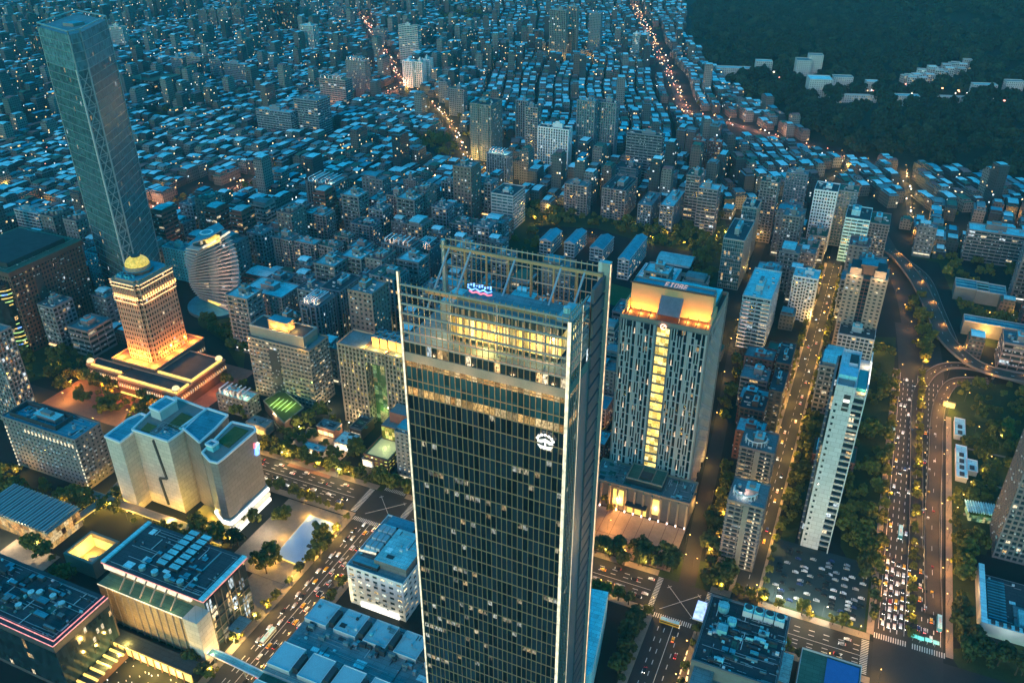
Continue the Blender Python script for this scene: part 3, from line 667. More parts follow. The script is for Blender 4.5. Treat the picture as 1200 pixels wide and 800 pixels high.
for zz in (z0*.97, z0*.86, z0*.82, z0*1.005):
    m = MB(); m.prism(notched(W+2.4, D+2.4, n, (-1.2, -1.2)), zz, zz+.9, granite_o); c_ = m.obj('cornice', gt)
    m = MB(); 
    for (p, q) in (((n, -1.35), (W-n, -1.35)), ((W+1.35, n), (W+1.35, D-n))): m.bar((p[0], p[1], zz+.7), (q[0], q[1], zz+.7), .22, orange_e)
    m.bar((-1.3, n-1.3, zz+.7), (n-1.2, n-1.3, zz+.7), .22, orange_e); m.bar((W-n+1.2, n-1.3, zz+.7), (W+1.3, n-1.3, zz+.7), .22, orange_e); m.obj('light_strip', c_)
cm = MB(); cm.box(-.4, .4, -.9, -.36, 0, z0*.1, granite_o); cme = cm.mesh('pilaster'); um = MB(); um.box(-.35, .35, -1.1, -.4, 0, 2.6, glow('niche_light', (1, .5, .12), 3)); ume = um.mesh('niche_light')
for k in range(14): 
    x = n+(W-2*n)*k/13; p = link('pilaster', cme, gt, (x, 0, z0*.87)); link('niche_light', ume, p, (1.2, 0, 0))
cm = MB(); cm.box(.36, .9, -.4, .4, 0, z0*.1, granite_o); cme = cm.mesh('pilaster'); um = MB(); um.box(.4, 1.1, -.35, .35, 0, 2.6, MATS['niche_light']); ume = um.mesh('niche_light')
for k in range(14): 
    y = n+(D-2*n)*k/13; p = link('pilaster', cme, gt, (W, y, z0*.87)); link('niche_light', ume, p, (0, 1.2, 0))
cx, cy = W*.42, D*.5; dr = W*.33
m = MB(); m.prism(notched(W-4, D-4, n, (2, 2)), z0+.9, z0+3.5, granite_o, top=roof_b); m.cyl(cx, cy, dr*1.25, z0+3.5, z0+6, 12, stone_br, top=roof_b); m.cyl(cx, cy, dr*1.05, z0+6, z0+9, 20, granite_o); dr_ = m.obj('drum', gt)
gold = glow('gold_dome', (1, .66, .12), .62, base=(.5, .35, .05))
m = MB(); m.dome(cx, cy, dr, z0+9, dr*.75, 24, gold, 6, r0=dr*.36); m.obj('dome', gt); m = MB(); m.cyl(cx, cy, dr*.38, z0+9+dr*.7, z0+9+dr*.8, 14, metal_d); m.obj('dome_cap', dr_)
m = MB()
for _ in range(16): x = R.uniform(4, W-6); y = R.uniform(3, D*.25); m.box(x, x+2, y, y+1.5, z0+3.5, z0+5.5, roof_b)
m.obj('rooftop_plant', gt, kind='stuff')
for (x, y) in ((-4, -4), (W*.25, -5), (W*.5, -5), (W*.75, -5), (W+4, -4), (W+5, D*.3), (W+5, D*.6), (W+4, D)):
    light(gt, (x, y, 22), 15000, (1, .36, .05), 1)
for (x, y) in ((W*.3, -4), (W*.8, -4), (W+4, D*.3), (W+4, D*.8)): light(gt, (x, y, z0*.84), 1500, (1, .5, .15), .6)
# podium, two tiers with small domes
pp = []
for (x0, x1, y0, y1_, h) in ((-9, W+9, -9, D+8, 19), (-26, W*.42, -21, -9.2, 15), (W*.42+.2, W+46, -26, -9.2, 15), (W+9.2, W+46, -9, D*.75, 16)):
    m = MB(); m.box(x0, x1, y0, y1_, 0, h, stone_br, top=roof_d if h != 19 else paving_red); m.ring(x0-.4, x1+.4, y0-.4, y1_+.4, h, h+1.2, .6, granite_o); p = m.obj('podium', gt)
    m = MB()
    k = x0+1
    while k < x1-1: m.box(k, k+.8, y0-.7, y0-.02, 8, 12.5, granite_o); m.box(k+1, k+1.8, y0-.25, y0-.02, 8.5, 11, orange_e if R.random() < .6 else cream_e); k += 2.4
    k = y0+1
    while k < y1_-1: m.box(x1+.02, x1+.7, k, k+.8, 8, 12.5, granite_o); m.box(x1+.02, x1+.25, k+1, k+1.8, 8.5, 11, orange_e if R.random() < .6 else cream_e); k += 2.4
    m.obj('arcade', p)
    if h < 18:
        m = MB(); m.box(x0+1, x1-1, y0+.8, y0+2.2, h, h+2.4, yellow_e); m.box(x0+3, x1-3, y0-2.2, y0-.9, 3.2, 4.2, yellow_e)
        if x1 > W: m.box(x1-2.2, x1-.8, y0+3, y1_-2, h, h+2.4, yellow_e)
        m.obj('lit_cornice', p)
for (x, y) in ((W+42, -22), (W+42, D*.7), (-24, -18)):
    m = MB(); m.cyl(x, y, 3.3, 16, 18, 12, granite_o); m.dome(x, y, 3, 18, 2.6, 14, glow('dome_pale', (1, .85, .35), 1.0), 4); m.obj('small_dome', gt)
for (x, y) in ((-30, -30), (0, -32), (W*.5, -34), (W, -34), (W+30, -36), (W+54, -22), (W+54, 6), (-20, -40)):
    light(gt, (x, y, 9), 5000, (1, .28, .04), 1)
sheet('plaza', [(a0-62, a0+D+6, b0-36, b0+W+62)], paving_red, .16)

# ================================================================== WHITE ANGULAR DEPARTMENT STORE
def lp(pts, z, a0, b0): return [(q[1]-b0, q[0]-a0) for q in (at(px, py, z) for px, py in pts)]
def ccw(p):
    s = sum(p[i][0]*p[(i+1) % len(p)][1]-p[(i+1) % len(p)][0]*p[i][1] for i in range(len(p)))
    return p if s > 0 else p[::-1]
z0 = zcorner(197, 518, 601); a0, b0 = at(197, 518, z0)
ws = thing('white_department_store', 'angular beige-white department store with lawns and blue plant decks on its roofs', 'department store', a0, b0)
claim(a0-6, a0+75, b0-45, b0+62, 2)
plas = mat('wall_cream', (.62, .55, .48), .7, .12, .08, panel=(5.2, 3.2)); pgrey = mat('wall_warmgrey', (.25, .22, .21), .6, .12, .1, panel=(5.2, 3.2))
def vol(name, px, z, wall, top, z1=0, parent=ws, rim=True, a0_=None, b0_=None):
    p = ccw(lp(px, z, a0 if a0_ is None else a0_, b0 if b0_ is None else b0_)); m = MB(); m.prism(p, z1, z, wall, top)
    if rim:
        for i in range(len(p)): m.bar((*p[i], z+.5), (*p[(i+1) % len(p)], z+.5), .6, white)
    return m.obj(name, parent)
vol('left_wing', [(123, 512), (141, 519), (158, 506), (176, 489), (165, 485), (150, 492)], z0-2, plas, roof_b)
vol('middle_wing', [(155, 504), (197, 518), (214, 506), (242, 480), (205, 466), (180, 480)], z0, plas, concrete)
vol('plant_deck', [(180, 511.5), (197, 517), (210, 506.5), (193, 501)], z0+.8, plas, roof_b, z0, rim=False)
vol('lawn', [(196, 498), (212, 503), (228, 489), (213, 483)], z0+.6, grass_r, grass_r, z0, rim=False)
vol('lawn', [(165, 503), (175, 506), (184, 499), (173, 495)], z0+.6, grass_r, grass_r, z0, rim=False)
vol('plant_box', [(175, 478), (187, 483), (207, 470), (195, 465)], z0+7, concrete_l, roof_b, z0)
vol('centre_wing', [(213, 501), (234, 519), (251, 504), (267, 487), (243, 479)], z0+1, pgrey, roof_b)
vol('right_wing', [(237, 531), (246, 541), (255, 543), (262, 538), (300, 505), (298, 501), (272, 495), (262, 505)], z0, pgrey, concrete, 14)
vol('lawn', [(255, 517), (268, 524), (291, 504), (275, 499)], z0+.6, grass_r, grass_r, z0, rim=False)
pl_ = lp([(155, 504), (197, 518), (214, 506)], z0, a0, b0); roofkit(ws, min(p[0] for p in pl_)+14, max(p[0] for p in pl_)-2, 2, 14, z0+.85, 26, 12)
vol('plant_box', [(241, 521), (249, 524), (256, 519), (248, 516)], z0+4, roof_c, roof_b, z0)
vol('parapet_band', [(236, 532), (246, 543), (255, 545), (263, 540), (301, 507), (299, 503)], z0-3, metal_d, metal_d, z0-7, rim=False)
LQ = lp([(238, 531), (246.5, 542), (255.5, 544.5), (263, 539.5), (302, 505.5), (298, 500), (272, 496)], z0, a0, b0)
for k, (zz, mm) in enumerate(((13.6, white_e), (9.2, cream_e), (4.8, white_e))):
    m = MB(); m.prism(ccw(list(LQ)), zz-4.3, zz, concrete_l); f_ = m.obj('floor', ws); m = MB()
    for i in range(4): m.bar((*LQ[i], zz-1.8), (*LQ[i+1], zz-1.8), 1.15, mm)
    m.obj('light_band', f_)
# lit stage, gold podium and the groove in the front
m = MB(); q = lp([(197, 518), (155, 504)], z0, a0, b0)
for (t0, zt, t1, zb) in ((.42, z0-2, .30, z0*.45), (.30, z0*.45, .52, z0*.42), (.52, z0*.42, .45, 3)):
    P0 = (q[0][0]+(q[1][0]-q[0][0])*t0, q[0][1]+(q[1][1]-q[0][1])*t0-.25); P1 = (q[0][0]+(q[1][0]-q[0][0])*t1, q[0][1]+(q[1][1]-q[0][1])*t1-.25)
    m.bar((P0[0], P0[1], zt), (P1[0], P1[1], zb), .7, metal_d)
m.obj('facade_groove', ws)
m = MB(); m.box(14, 44, -10, 4, 0, 9, stone_b, top=mat('gold_deck', (.5, .36, .1), .6)); m.box(14, 44, -10.6, -10.05, 5, 8, yellow_e); m.box(43, 47, -9, -3, 1, 8, white_e); pz_ = m.obj('terrace', ws)
m = MB(); m.cyl(58.5, 22, 1.9, z0-12, z0-7, 4, blue_e); m.obj('logo_sign', ws) if False else None
q = lp([(262, 538), (300, 505)], z0, a0, b0)
def onedge(t, z, off=.5):
    d = Vector((q[1][0]-q[0][0], q[1][1]-q[0][1])).normalized(); return (q[0][0]+(q[1][0]-q[0][0])*t+d.y*off, q[0][1]+(q[1][1]-q[0][1])*t-d.x*off, z)
m = MB(); m.bar(onedge(.88, z0-16), onedge(.93, z0-9), 1.3, blue_e); m.bar(onedge(.90, z0-13, .9), onedge(.96, z0-8, .9), .8, white_e); m.bar(onedge(.85, z0-10, .9), onedge(.88, z0-7), .6, red_e); m.obj('logo_sign', ws)
light(ws, (-38, -5, 8), 6500, (1, .8, .3)); light(ws, (12, -8, 12), 7000, (1, .75, .1)); light(ws, (30, -2, 14), 4000, (1, .65, .15)); light(ws, (2, -14, 8), 3000, (1, .7, .3)); light(ws, (62, 5, 8), 6000, (1, .85, .6))

# ================================================================== STORE WITH THE NEON-EDGED DARK ROOF
z0 = zcorner(238, 705, 766); a0, b0 = at(238, 705, z0)
bl, al = at(122, 655, z0)[1], 0; W = b0-bl; D = at(290, 653, z0)[0]-a0; b0 = bl
claim(a0-14, a0+D+3, b0-6, b0+W+6, 1)
ns = thing('neon_roof_store', 'department store with a flat dark teal roof edged by a red neon line', 'department store', a0, b0)
m = MB(); m.box(2, W-2, 2, D-2, 0, z0-1, mat('wall_bronze', (.26, .19, .12), .6, .2, .2)); m.obj('wall', ns)
m = MB(); m.box(0, W, 0, D, z0-1, z0, metal_d, top=roof_d); m.box(0, 2.6, 0, D, z0, z0+1, roof_c); m.box(W-3, W, 0, D, z0, z0+.9, roof_c); m.obj('roof', ns)
m = MB(); m.box(0, W, -.25, -.05, z0-.5, z0-.1, pink_e); m.box(W+.05, W+.25, 0, D, z0-.5, z0-.1, pink_e); m.obj('neon_line', ns)
m = MB()
for r_ in range(2):
    for k in range(7): m.box(W*.42+r_*9, W*.42+r_*9+6, D*.3+k*4.2, D*.3+k*4.2+3.2, z0, z0+2.4, metal_d, top=roof_c)
for k in range(16): x = R.uniform(W*.3, W*.8); y = R.uniform(4, D-5); m.box(x, x+R.uniform(1, 6), y, y+R.uniform(1, 3), z0, z0+R.uniform(.6, 2), roof_d, top=roof_b)
for k in range(4): m.cyl(W*.35+k*9, D*.15, 2, z0, z0+2.2, 10, roof_m, top=roof_c)
m.box(W*.78, W*.79, 2, D-3, z0, z0+.6, steel); m.obj('rooftop_plant', ns, kind='stuff')
roofkit(ns, 3, W-4, 2, D-3, z0, 60, 3)
m = MB(); m.box(.5, W-10, .4, 1.9, z0-5, z0-1.2, cream_e); m.obj('lit_clerestory', ns)
mw = mat('cladding_bronze', (.36, .25, .15), .5, .25, .2, panel=(3.0, 2.2))
m = MB(); m.box(2, W-9, -7, 1.9, 3, z0-9, mw, top=roof_g); m.obj('front_block', ns); m = MB(); m.box(2, W-9, -7.4, -7.1, z0-9.5, z0-8.9, cream_e); m.obj('light_strip', ns)
pm = MB(); pm.box(-.35, .35, -7.6, -7.02, 3, z0-9.5, stone_b); pme = pm.mesh('pilaster')
for k in range(11): link('pilaster', pme, ns, (8+(W-20)*k/10, 0, 0))
bm_ = MB(); bm_.bar((0, -6.5, z0-8), (0, .5, z0-1.5), .35, stone_b); bme = bm_.mesh('roof_strut')
for k in range(6): link('roof_strut', bme, ns, (W*.25+k*W*.1, 0, 0))
m = MB(); m.box(W-8.9, W+1, -8, 1.9, 0, z0-8, plas); m.obj('corner_block', ns)
g = MB(); g.cell(W-2, W-.5, 2, D-2, 2, z0-3, 1, 9, 5, gl_off2); g.obj('glazing', ns)
for k in range(6): m = MB(); m.box(W-.4, W, 3+k*(D-6)/6, 3.6+k*(D-6)/6, 0, z0-2, metal_d); m.obj('mullion', ns)
for k in range(4): m = MB(); m.box(W-.35, W+.1, 2, D-2, 6+k*7, 6.7+k*7, metal_d); m.obj('sun_louvre', ns)
m = MB(); m.box(W+.5, W+9, D*.3, D*.6, 8, 9, metal_d, top=roof_m); m.obj('entrance_canopy', ns)
for (x, y, zz, p) in ((W+6, D*.2, 6, 9000), (W+6, D*.75, 6, 9000), (W*.2, -10, z0-6, 2500), (W*.5, -10, z0-6, 2500), (W*.75, -10, z0-6, 2500), (W+4, -6, 8, 5000)): light(ns, (x, y, zz), p, (1, .68, .25))
# golden arcade and terraces in front of it
gm = thing('golden_arcade', 'long golden-lit shopping arcade with stepped terraces below the neon-edged store', 'arcade', a0-24, b0)
m = MB(); m.box(-2, W+2, 4, 12, 0, 7, metal_d, top=roof_d); m.obj('roof_slab', gm)
g = MB(); g.box(-2, W+2, 3.2, 3.9, 1, 6.5, yellow_e); g.obj('lit_wall', gm)
for k in range(15): m = MB(); m.box(-2+k*(W+4)/15-.3, -2+k*(W+4)/15+.3, 2.6, 3.15, 0, 7, stone_br); m.obj('column', gm)
for k in range(4):
    m = MB(); m.box(-6-k*1, 12, -6-k*6, -2.5-k*6, 0, 9-k*1.8, stone_br, top=roof_d); m.box(-5, 11, -7.2-k*6, -6.2-k*6, 0, 1.5, yellow_e); m.obj('terrace', gm)
m = MB()
for _ in range(90): x = R.uniform(14, W); y = R.uniform(-22, 1); m.box(x, x+.35, y, y+.35, .2, R.choice([.6, 1.2]), white_e if R.random() < .5 else cream_e)
m.obj('terrace_light', gm, kind='stuff')
for k in range(6): light(gm, (4+k*W/6, -1, 5), 11000, (1, .6, .12), .6)
claim(a0-52, a0-12, b0-10, b0+W+4)
# dark flat-roofed store with two red lines
z1 = 36; ac, bc = at(62, 757, z1); bd = at(120, 697, z1)[0]-ac
ds = thing('dark_neon_store', 'dark store with two parallel red neon roof lines in the lower left corner', 'department store', ac, bc-90)
m = MB(); m.box(0, 90, 0, bd, 0, z1, mat('wall_plum', (.10, .085, .09), .5, .3, .2), top=roof_d); m.obj('wall', ds)
m = MB(); m.box(0, 90, -.3, -.05, z1-.3, z1+.2, pink_e); m.box(90.05, 90.3, 0, bd, z1-.3, z1+.2, pink_e); m.box(0, 88, 2.2, 2.5, z1+.1, z1+.6, pink_e); m.box(87.7, 88, 2.5, bd, z1+.1, z1+.6, pink_e); m.obj('neon_line', ds)
m = MB()
for _ in range(38): x = R.uniform(5, 80); y = R.uniform(5, bd-6); m.box(x, x+R.uniform(2, 9), y, y+R.uniform(1, 4), z1, z1+R.uniform(.8, 3), roof_d, top=R.choice([roof_b, roof_m, roof_d]))
for _ in range(6): m.cyl(R.uniform(30, 80), R.uniform(6, bd-6), 1.8, z1, z1+2.2, 10, roof_m, top=roof_l)
m.obj('rooftop_plant', ds, kind='stuff')
roofkit(ds, 3, 86, 3, bd-3, z1, 90, 4)
g = MB(); g.cell(.2, 90.2, -.2, bd-1, 3, z1-5, 44, 22, 8, gl_dark); g.obj('glazing', ds, kind='stuff')
m = MB(); m.box(91, 100, 3, bd-6, 0, 5, stone_br, top=roof_d); 
for k in range(7): m.box(91, 101, 4+k*bd/8, 5.1+k*bd/8, 5, 6, yellow_e)
m.obj('lit_ramp', ds); light(ds, (98, bd*.5, 9), 8000, (1, .6, .12)); light(ds, (98, bd*.9, 9), 6000, (1, .6, .12))
claim(ac-10, ac+bd, bc-90, bc+12)
# lit courtyard hall
z1 = 12; a1, b1 = at(108, 661, z1)
ch = thing('courtyard_hall', 'low hall with a sunken courtyard glowing yellow beside the dark teal roof', 'hall', a1, b1-24)
_, bx = at(79, 647, z1); ax_ = at(146, 636, z1)[0]-a1
m = MB(); m.ring(0, 24, 0, ax_, 0, z1, 1.5, stone_b); m.box(1.5, 22.5, 1.5, ax_-1.5, 0, 2, paving); m.obj('wall', ch)
m = MB(); m.box(1.6, 2.2, 2, ax_-2, 2, z1-1, yellow_e); m.box(3, 22, ax_-2.4, ax_-1.7, 2, z1-3, yellow_e); m.obj('lit_wall', ch); light(ch, (8, ax_*.5, 6), 9000, (1, .65, .1), 1)
m = MB(); m.prism([(12, 6), (21, 4), (21, 14)], 2, 7, plas); m.obj('wedge', ch); claim(a1, a1+ax_, b1-24, b1)
z1 = 14; a1, b1 = at(55, 625, z1)
fh_ = thing('folded_roof_hall', 'glass-fronted hall with a folded ribbed roof at the left edge below the grey office', 'hall', a1, b1-60)
m = MB()
for k in range(22): m.box(k*2.7, k*2.7+1.3, 0, 26, z1+(k % 2)*.3, z1+.8+(k % 2)*.3, steel)
m.box(0, 60, 0, 26, z1-1, z1, roof_m); m.obj('roof', fh_); g = MB(); g.cell(1, 59, 1, 25, 0, z1-1, 20, 8, 3, gl_amber); g.obj('glazing', fh_); light(fh_, (30, -8, 8), 12000, (1, .75, .4)); light(fh_, (56, -6, 8), 9000, (1, .75, .4)); light(fh_, (5, -6, 8), 9000, (1, .75, .4))
claim(a1, a1+26, b1-60, b1)
a1, b1 = at(30, 662, 0)
sheet('plaza', [(a1-12, a1+14, b1-25, b1+14)], paving, .17)
# ice-blue plaza platform
pz = [at(*p, 1.2) for p in ((322, 650), (352, 662), (397, 615), (363, 603))]
rk = thing('plaza_rink', 'pale blue rectangular rink platform on the golden-lit plaza', 'rink', pz[0][0], pz[0][1])
q = ccw([(b-pz[0][1], a-pz[0][0]) for a, b in pz]); m = MB(); m.prism(q, .3, 1.2, white, top=mat('ice', (.42, .60, .85), .35, .1, .1)); m.obj('floor', rk)
m = MB()
for i in range(4): m.bar((*q[i], .7), (*q[(i+1) % 4], .7), .4, yellow_e)
m.obj('lit_border', rk)
m = MB(); m.box(q[0][0]+14, q[0][0]+17, q[0][1]+14, q[0][1]+16, 1.2, 2.2, metal_d); m.obj('machine', rk)
claim(pz[1][0]-4, pz[2][0]+3, pz[0][1]-3, pz[2][1]+3, 1)
o = sheet('plaza', [(286, 352, -322, -276.2)], paving, .12); o = sheet('plaza', [(240, 285.8, -300, -276.2)], paving, .13)
for (px, py) in ((318, 655), (345, 668), (372, 648), (392, 625), (360, 600), (330, 625), (305, 655), (385, 607)):
    a, b = at(px, py, 4); x, y = ab(0, 0)
    light(rk, (b-pz[0][1], a-pz[0][0], 4), 3200, (1, .58, .1), .6)
# curved footbridge at the lower left
fbp = smooth([(*at(228, 758, 8), 8), (*at(250, 764, 8), 8), (*at(285, 780, 8), 8), (*at(318, 797, 8), 8), (*at(350, 820, 8), 8)], 6)
m, L_ = strip(fbp, 4.2, roof_c, 8)
for i in range(len(L_)-1):
    for s_ in (0, 1): m.bar(L_[i][s_], L_[i+1][s_], .3, white)
for i in range(0, len(L_), 6): m.cyl((L_[i][0][0]+L_[i][1][0])/2, (L_[i][0][1]+L_[i][1][1])/2, .6, 0, 7.9, 8, concrete)
tag(m.obj('footbridge', rot=-TH), 'curved pale blue elevated footbridge in front of the golden arcade', 'bridge')

zc_ = 9; qa = [at(*p_, zc_) for p_ in ((309, 470), (331, 456), (356, 478), (333, 496))]
gco = thing('green_lit_court', 'low garden court glowing green with rows of strip lights below the terraced office', 'garden court', *qa[0]); qq_ = ccw([(b_-qa[0][1], a_-qa[0][0]) for a_, b_ in qa])
m = MB(); m.prism(qq_, 0, zc_, stone_br, top=grass_r); 
for i in range(4): m.bar((*qq_[i], zc_+.5), (*qq_[(i+1) % 4], zc_+.5), .4, stone_b)
m.obj('court_body', gco); cxq, cyq = sum(p[0] for p in qq_)/4, sum(p[1] for p in qq_)/4
for k in range(5): m = MB(); m.box(cxq-9+k*4, cxq-8.7+k*4, cyq-7, cyq+7, zc_+.05, zc_+.3, green_e); m.obj('strip_light', gco)
for k in (-5, 5): light(gco, (cxq+k, cyq, zc_+4), 2600, (.55, 1, .2), .5)
claim(min(q_[0] for q_ in qa), max(q_[0] for q_ in qa), min(q_[1] for q_ in qa), max(q_[1] for q_ in qa), 1)
for i, (px, py, w_, d_, h_, rf, wm_, em, lab) in enumerate(((372, 508, 16, 10, 7, roof_m, tile_rd, orange_e, 'low reddish pavilion with an orange-lit front, left in the office yard'), (392, 525, 14, 14, 6, roof_l, white, white_e, 'white-roofed pavilion in the middle of the office yard'), (411, 512, 10, 18, 9, roof_d, stone_br, cream_e, 'dark-roofed pavilion right in the office yard'),
    (355, 530, 18, 7, 5, roof_c, concrete_l, cream_e, 'long low kiosk with a cyan roof near the cross street trees'), (425, 545, 9, 9, 6, roof_l, white, white_e, 'small square white kiosk beside the green-lit block'), (290, 505, 18, 10, 8, roof_m, stone_b, yellow_e, 'beige pavilion with a yellow-lit front right of the angular store'), (418, 492, 15, 12, 12, roof_m, tile_pk, orange_e, 'pinkish pavilion glowing orange at the foot of the gateway office'))):
    a_, b_ = at(px, py, 0); p = thing('yard_pavilion', lab, 'pavilion', a_, b_); claim(a_, a_+d_, b_, b_+w_, 1)
    m = MB(); m.box(0, w_, 0, d_, 0, h_, wm_, top=rf); m.ring(-.3, w_+.3, -.3, d_+.3, h_, h_+.8, .3, concrete); m.obj('wall', p); roofkit(p, .5, w_-.5, .5, d_-.5, h_+.02, 9, 60+i)
    m = MB(); m.box(.8, w_-.8, -.25, -.05, 1, h_*.6, em); m.obj('lit_front', p)
    for k in range(4): m = MB(); m.box(.8+k*(w_-2)/3, 1.2+k*(w_-2)/3, -.5, -.25, 0, h_*.8, wm_); m.obj('column', p)
    light(p, (w_/2, -4, 4), 2600, (1, .62, .25), .4)
m = MB(); a_, b_ = at(345, 515, 0); m.box(0, 46, 0, 26, .02, .1, paving); m.box(14, 50, -20, -.1, .02, .09, paving_red); o = m.obj('yard_paving', loc=(*xy(a_-8, b_), 0), rot=-TH, kind='structure')
def walkway(pts, lab, z=6, w_=5):
    L2 = [(*at(px, py, z), z) for px, py in pts]; m, L_ = strip(L2, w_, paving, z)
    for i in range(len(L_)-1):
        for s_ in (0, 1):
            p, q = L_[i][s_], L_[i+1][s_]; m.bar(p, q, .35, stone_b); m.bar((p[0], p[1], z-.9), (q[0], q[1], z-.9), .3, yellow_e)
        for t in np.linspace(.1, .9, 5): m.cyl(L2[i][1]*(1-t)+L2[i+1][1]*t, L2[i][0]*(1-t)+L2[i+1][0]*t, .4, 0, z-.1, 6, concrete)
    o = tag(m.obj('raised_walkway', rot=-TH), lab, 'walkway')
    for i in range(len(L2)-1):
        for t in (.2, .5, .8): l = light(o, (L2[i][1]*(1-t)+L2[i+1][1]*t, L2[i][0]*(1-t)+L2[i+1][0]*t, z-2), 8500, (1, .58, .06), .6)
walkway([(96, 574), (148, 592), (206, 612), (262, 634)], 'raised walkway with yellow-lit edges between the angular store and the neon-roofed store')
walkway([(150, 556), (128, 580), (60, 628)], 'raised walkway with yellow-lit edges running down past the folded-roof hall')
# ================================================================== OFFICES ROUND THE LEFT SIDE
def hero(name, label, cat, near, yb, xl, xr, st, wall, glass, roof=roof_m, zb=0, z=None, extra=8, hut=True, wings=None, minD=None, W_=None):
    a, b, z, w, d = rect(*near, yb, xl, xr, zb, z)
    if minD: d = max(d, minD)
    if W_: b = b+w-W_; w = W_
    r = building(name, label, cat, a, b, z, w, d, st, wall, glass, roof, extra=extra, hut=hut, wings=wings); return r, a, b, z, w, d
g6, a, b, z, w, d = hero('grey_office', 'long grey office with dots of light under its roof, left of the angular store', 'office', (88, 517), 573, 3, 117, 'punch', stone_g, gl_apt, roof_b)
m = MB(); 
for k in range(14): m.box(w*.3+k*w*.05, w*.3+k*w*.05+.8, -1.1, -.6, z-6, z-3.5, cream_e)
for k in range(13): m.box(w-.5, w+.3, -1.0, -.6, z-8-k*3.3, z-6.6-k*3.3, cream_e); m.box(.5, 1.3, -1.0, -.6, z-8-k*3.3, z-6.6-k*3.3, cream_e)
m.obj('facade_light', g6, kind='stuff'); roofkit(g6, 2, w-2, 2, d-2, z+.55, 40, 5)
m = MB(); m.ring(4, w*.7, 3, d-3, z+.5, z+4, .5, metal_d); m.box(w*.35, w*.36, 3.5, d-3.5, z+.5, z+4, roof_c); m.obj('plant_screen', g6)
br, a, b, z, w, d = hero('brown_grid_office', 'large brown office block with a square window grid and sloping dark roof', 'office', (12, 325), 412, -60, 94, dict(bay=3.3, fl=4.1, pw=1.3, pd=.6, sh=1.6, sd=.5), stone_br, gl_dark, roof_d)
m = MB(); m.box(w+.2, w+.9, d*.28, d*.38, 4, z-6, metal_d); m.obj('dark_recess', br)
m = MB(); m.box(-2, w+2, -2, d+2, z+.6, z+5, stone_br, top=roof_g); m.box(10, w-8, 6, d-8, z+5, z+9, metal_d, top=roof_d); m.obj('attic', br); roofkit(br, 4, w-4, 1, d-2, z+5.05, 60, 6)
m = MB()
for k in range(17):
    zz = 4+k*(z-10)/17
    for j in range(9):
        t0, t1 = math.pi*(1+j/9), math.pi*(1+(j+1)/9); rr = 15+2.5*math.sin(k*.5)
        m.bar((w-17+rr*math.cos(t0), -3+rr*.6*math.sin(t0), zz), (w-17+rr*math.cos(t1), -3+rr*.6*math.sin(t1), zz), .28, blue_e if (k*3+j) % 13 == 0 else (green_e if k % 2 else yellow_e))
m.obj('drum_light', br, kind='stuff'); g = MB(); g.cyl(w-17, -3, 14, 0, z-5, 18, gl_dark); g.obj('glass_drum', br)
le, *_ = hero('edge_office', 'lit grid-fronted office tower cut by the left edge of the picture', 'office', (-8, 395), 500, -70, 12, dict(bay=3, fl=3.8, pw=.9, pd=.6, sh=1.1, sd=.3), tile_pk, gl_off2, roof_m)
o15, a, b, z, w, d = hero('terraced_office', 'stepped brown office block with an orange floodlit rooftop plant room', 'office', (362, 413), 480, 290, 384, dict(bay=3.4, fl=3.9, pw=.9, pd=.3, sh=2.0, sd=.45), stone_b, gl_off, roof_m, hut=False)
m = MB(); m.box(1, w-6, 3, d-4, z+.6, z+9, stone_b, top=roof_d); m.ring(1, w-6, 3, d-4, z+9, z+10.3, .5, steel); m.obj('upper_storey', o15)
m = MB(); m.box(w*.3, w*.62, d*.25, d*.6, z+9, z+17, mat('plant_wall', (.5, .33, .18), .7), top=roof_b); m.obj('plant_room', o15)
m = MB(); m.box(w*.34, w*.5, -.9, -.5, 6, z-6, metal_d); m.obj('dark_recess', o15)
for (x, y, zz) in ((w*.4, d*.16, z+12), (w*.56, d*.16, z+12), (w*.68, d*.4, z+12)): light(o15, (x, y, zz), 5000, (1, .45, .1), .4)
light(o15, (-3, -4, z-4), 2500, (1, .5, .2)); light(o15, (w-6, -3, z+3), 1800, (1, .6, .1))
zz = zcorner(396, 403, 492); a, b = at(396, 403, zz); _, b2 = at(476, 428, zz); d = at(419, 389, zz)[0]-a; w = b2-b
claim(a, a+d, b, b2, 3)
o16 = thing('gateway_office', 'arched office block with floodlit cooling towers on its roof and a tall lit opening', 'office', a, b)
wb = MB(); gb = MB(); s16 = dict(bay=3.2, fl=3.8, pw=1.1, pd=.7, sh=1.2, sd=.3)
for (x0, x1, h0) in ((0, w*.36, 0), (w*.66, w, 0), (w*.361, w*.659, zz*.86)): facade(wb, gb, x0, x1, 0, d, h0, zz, s16, stone_b, cells('glass_gate', (.03, .03, .02), .22, 1.3, cols=((1, .7, .2), (.8, .8, .3), (1, .6, .2))), roof_m)
wb.obj('wall', o16); gb.obj('glazing', o16, kind='stuff')
g = MB(); g.cell(w*.37, w*.65, d*.4, d-1, 0, zz*.86, 5, 3, 16, cells('glass_green', (.05, .09, .04), .6, .5, cols=((.6, .9, .3), (1, .8, .3), (.5, .8, .4)))); g.obj('lit_recess', o16)
for k in range(8):
    m = MB(); x = w*.42+(k % 4)*7; y = d*.3+(k//4)*7; m.box(x, x+6, y, y+6, zz+.6, zz+9, mat('plant_wall', (.5, .33, .18), .7), top=roof_b); m.cyl(x+3, y+3, 2, zz+9, zz+10, 10, steel, top=roof_d); m.obj('cooling_tower', o16)
for x in (.35, .5, .65, .8): light(o16, (w*x, d*.1, zz+3), 6500, (1, .5, .1), .4)
light(o16, (w*.5, d*.2, 12), 3000, (.7, 1, .3))
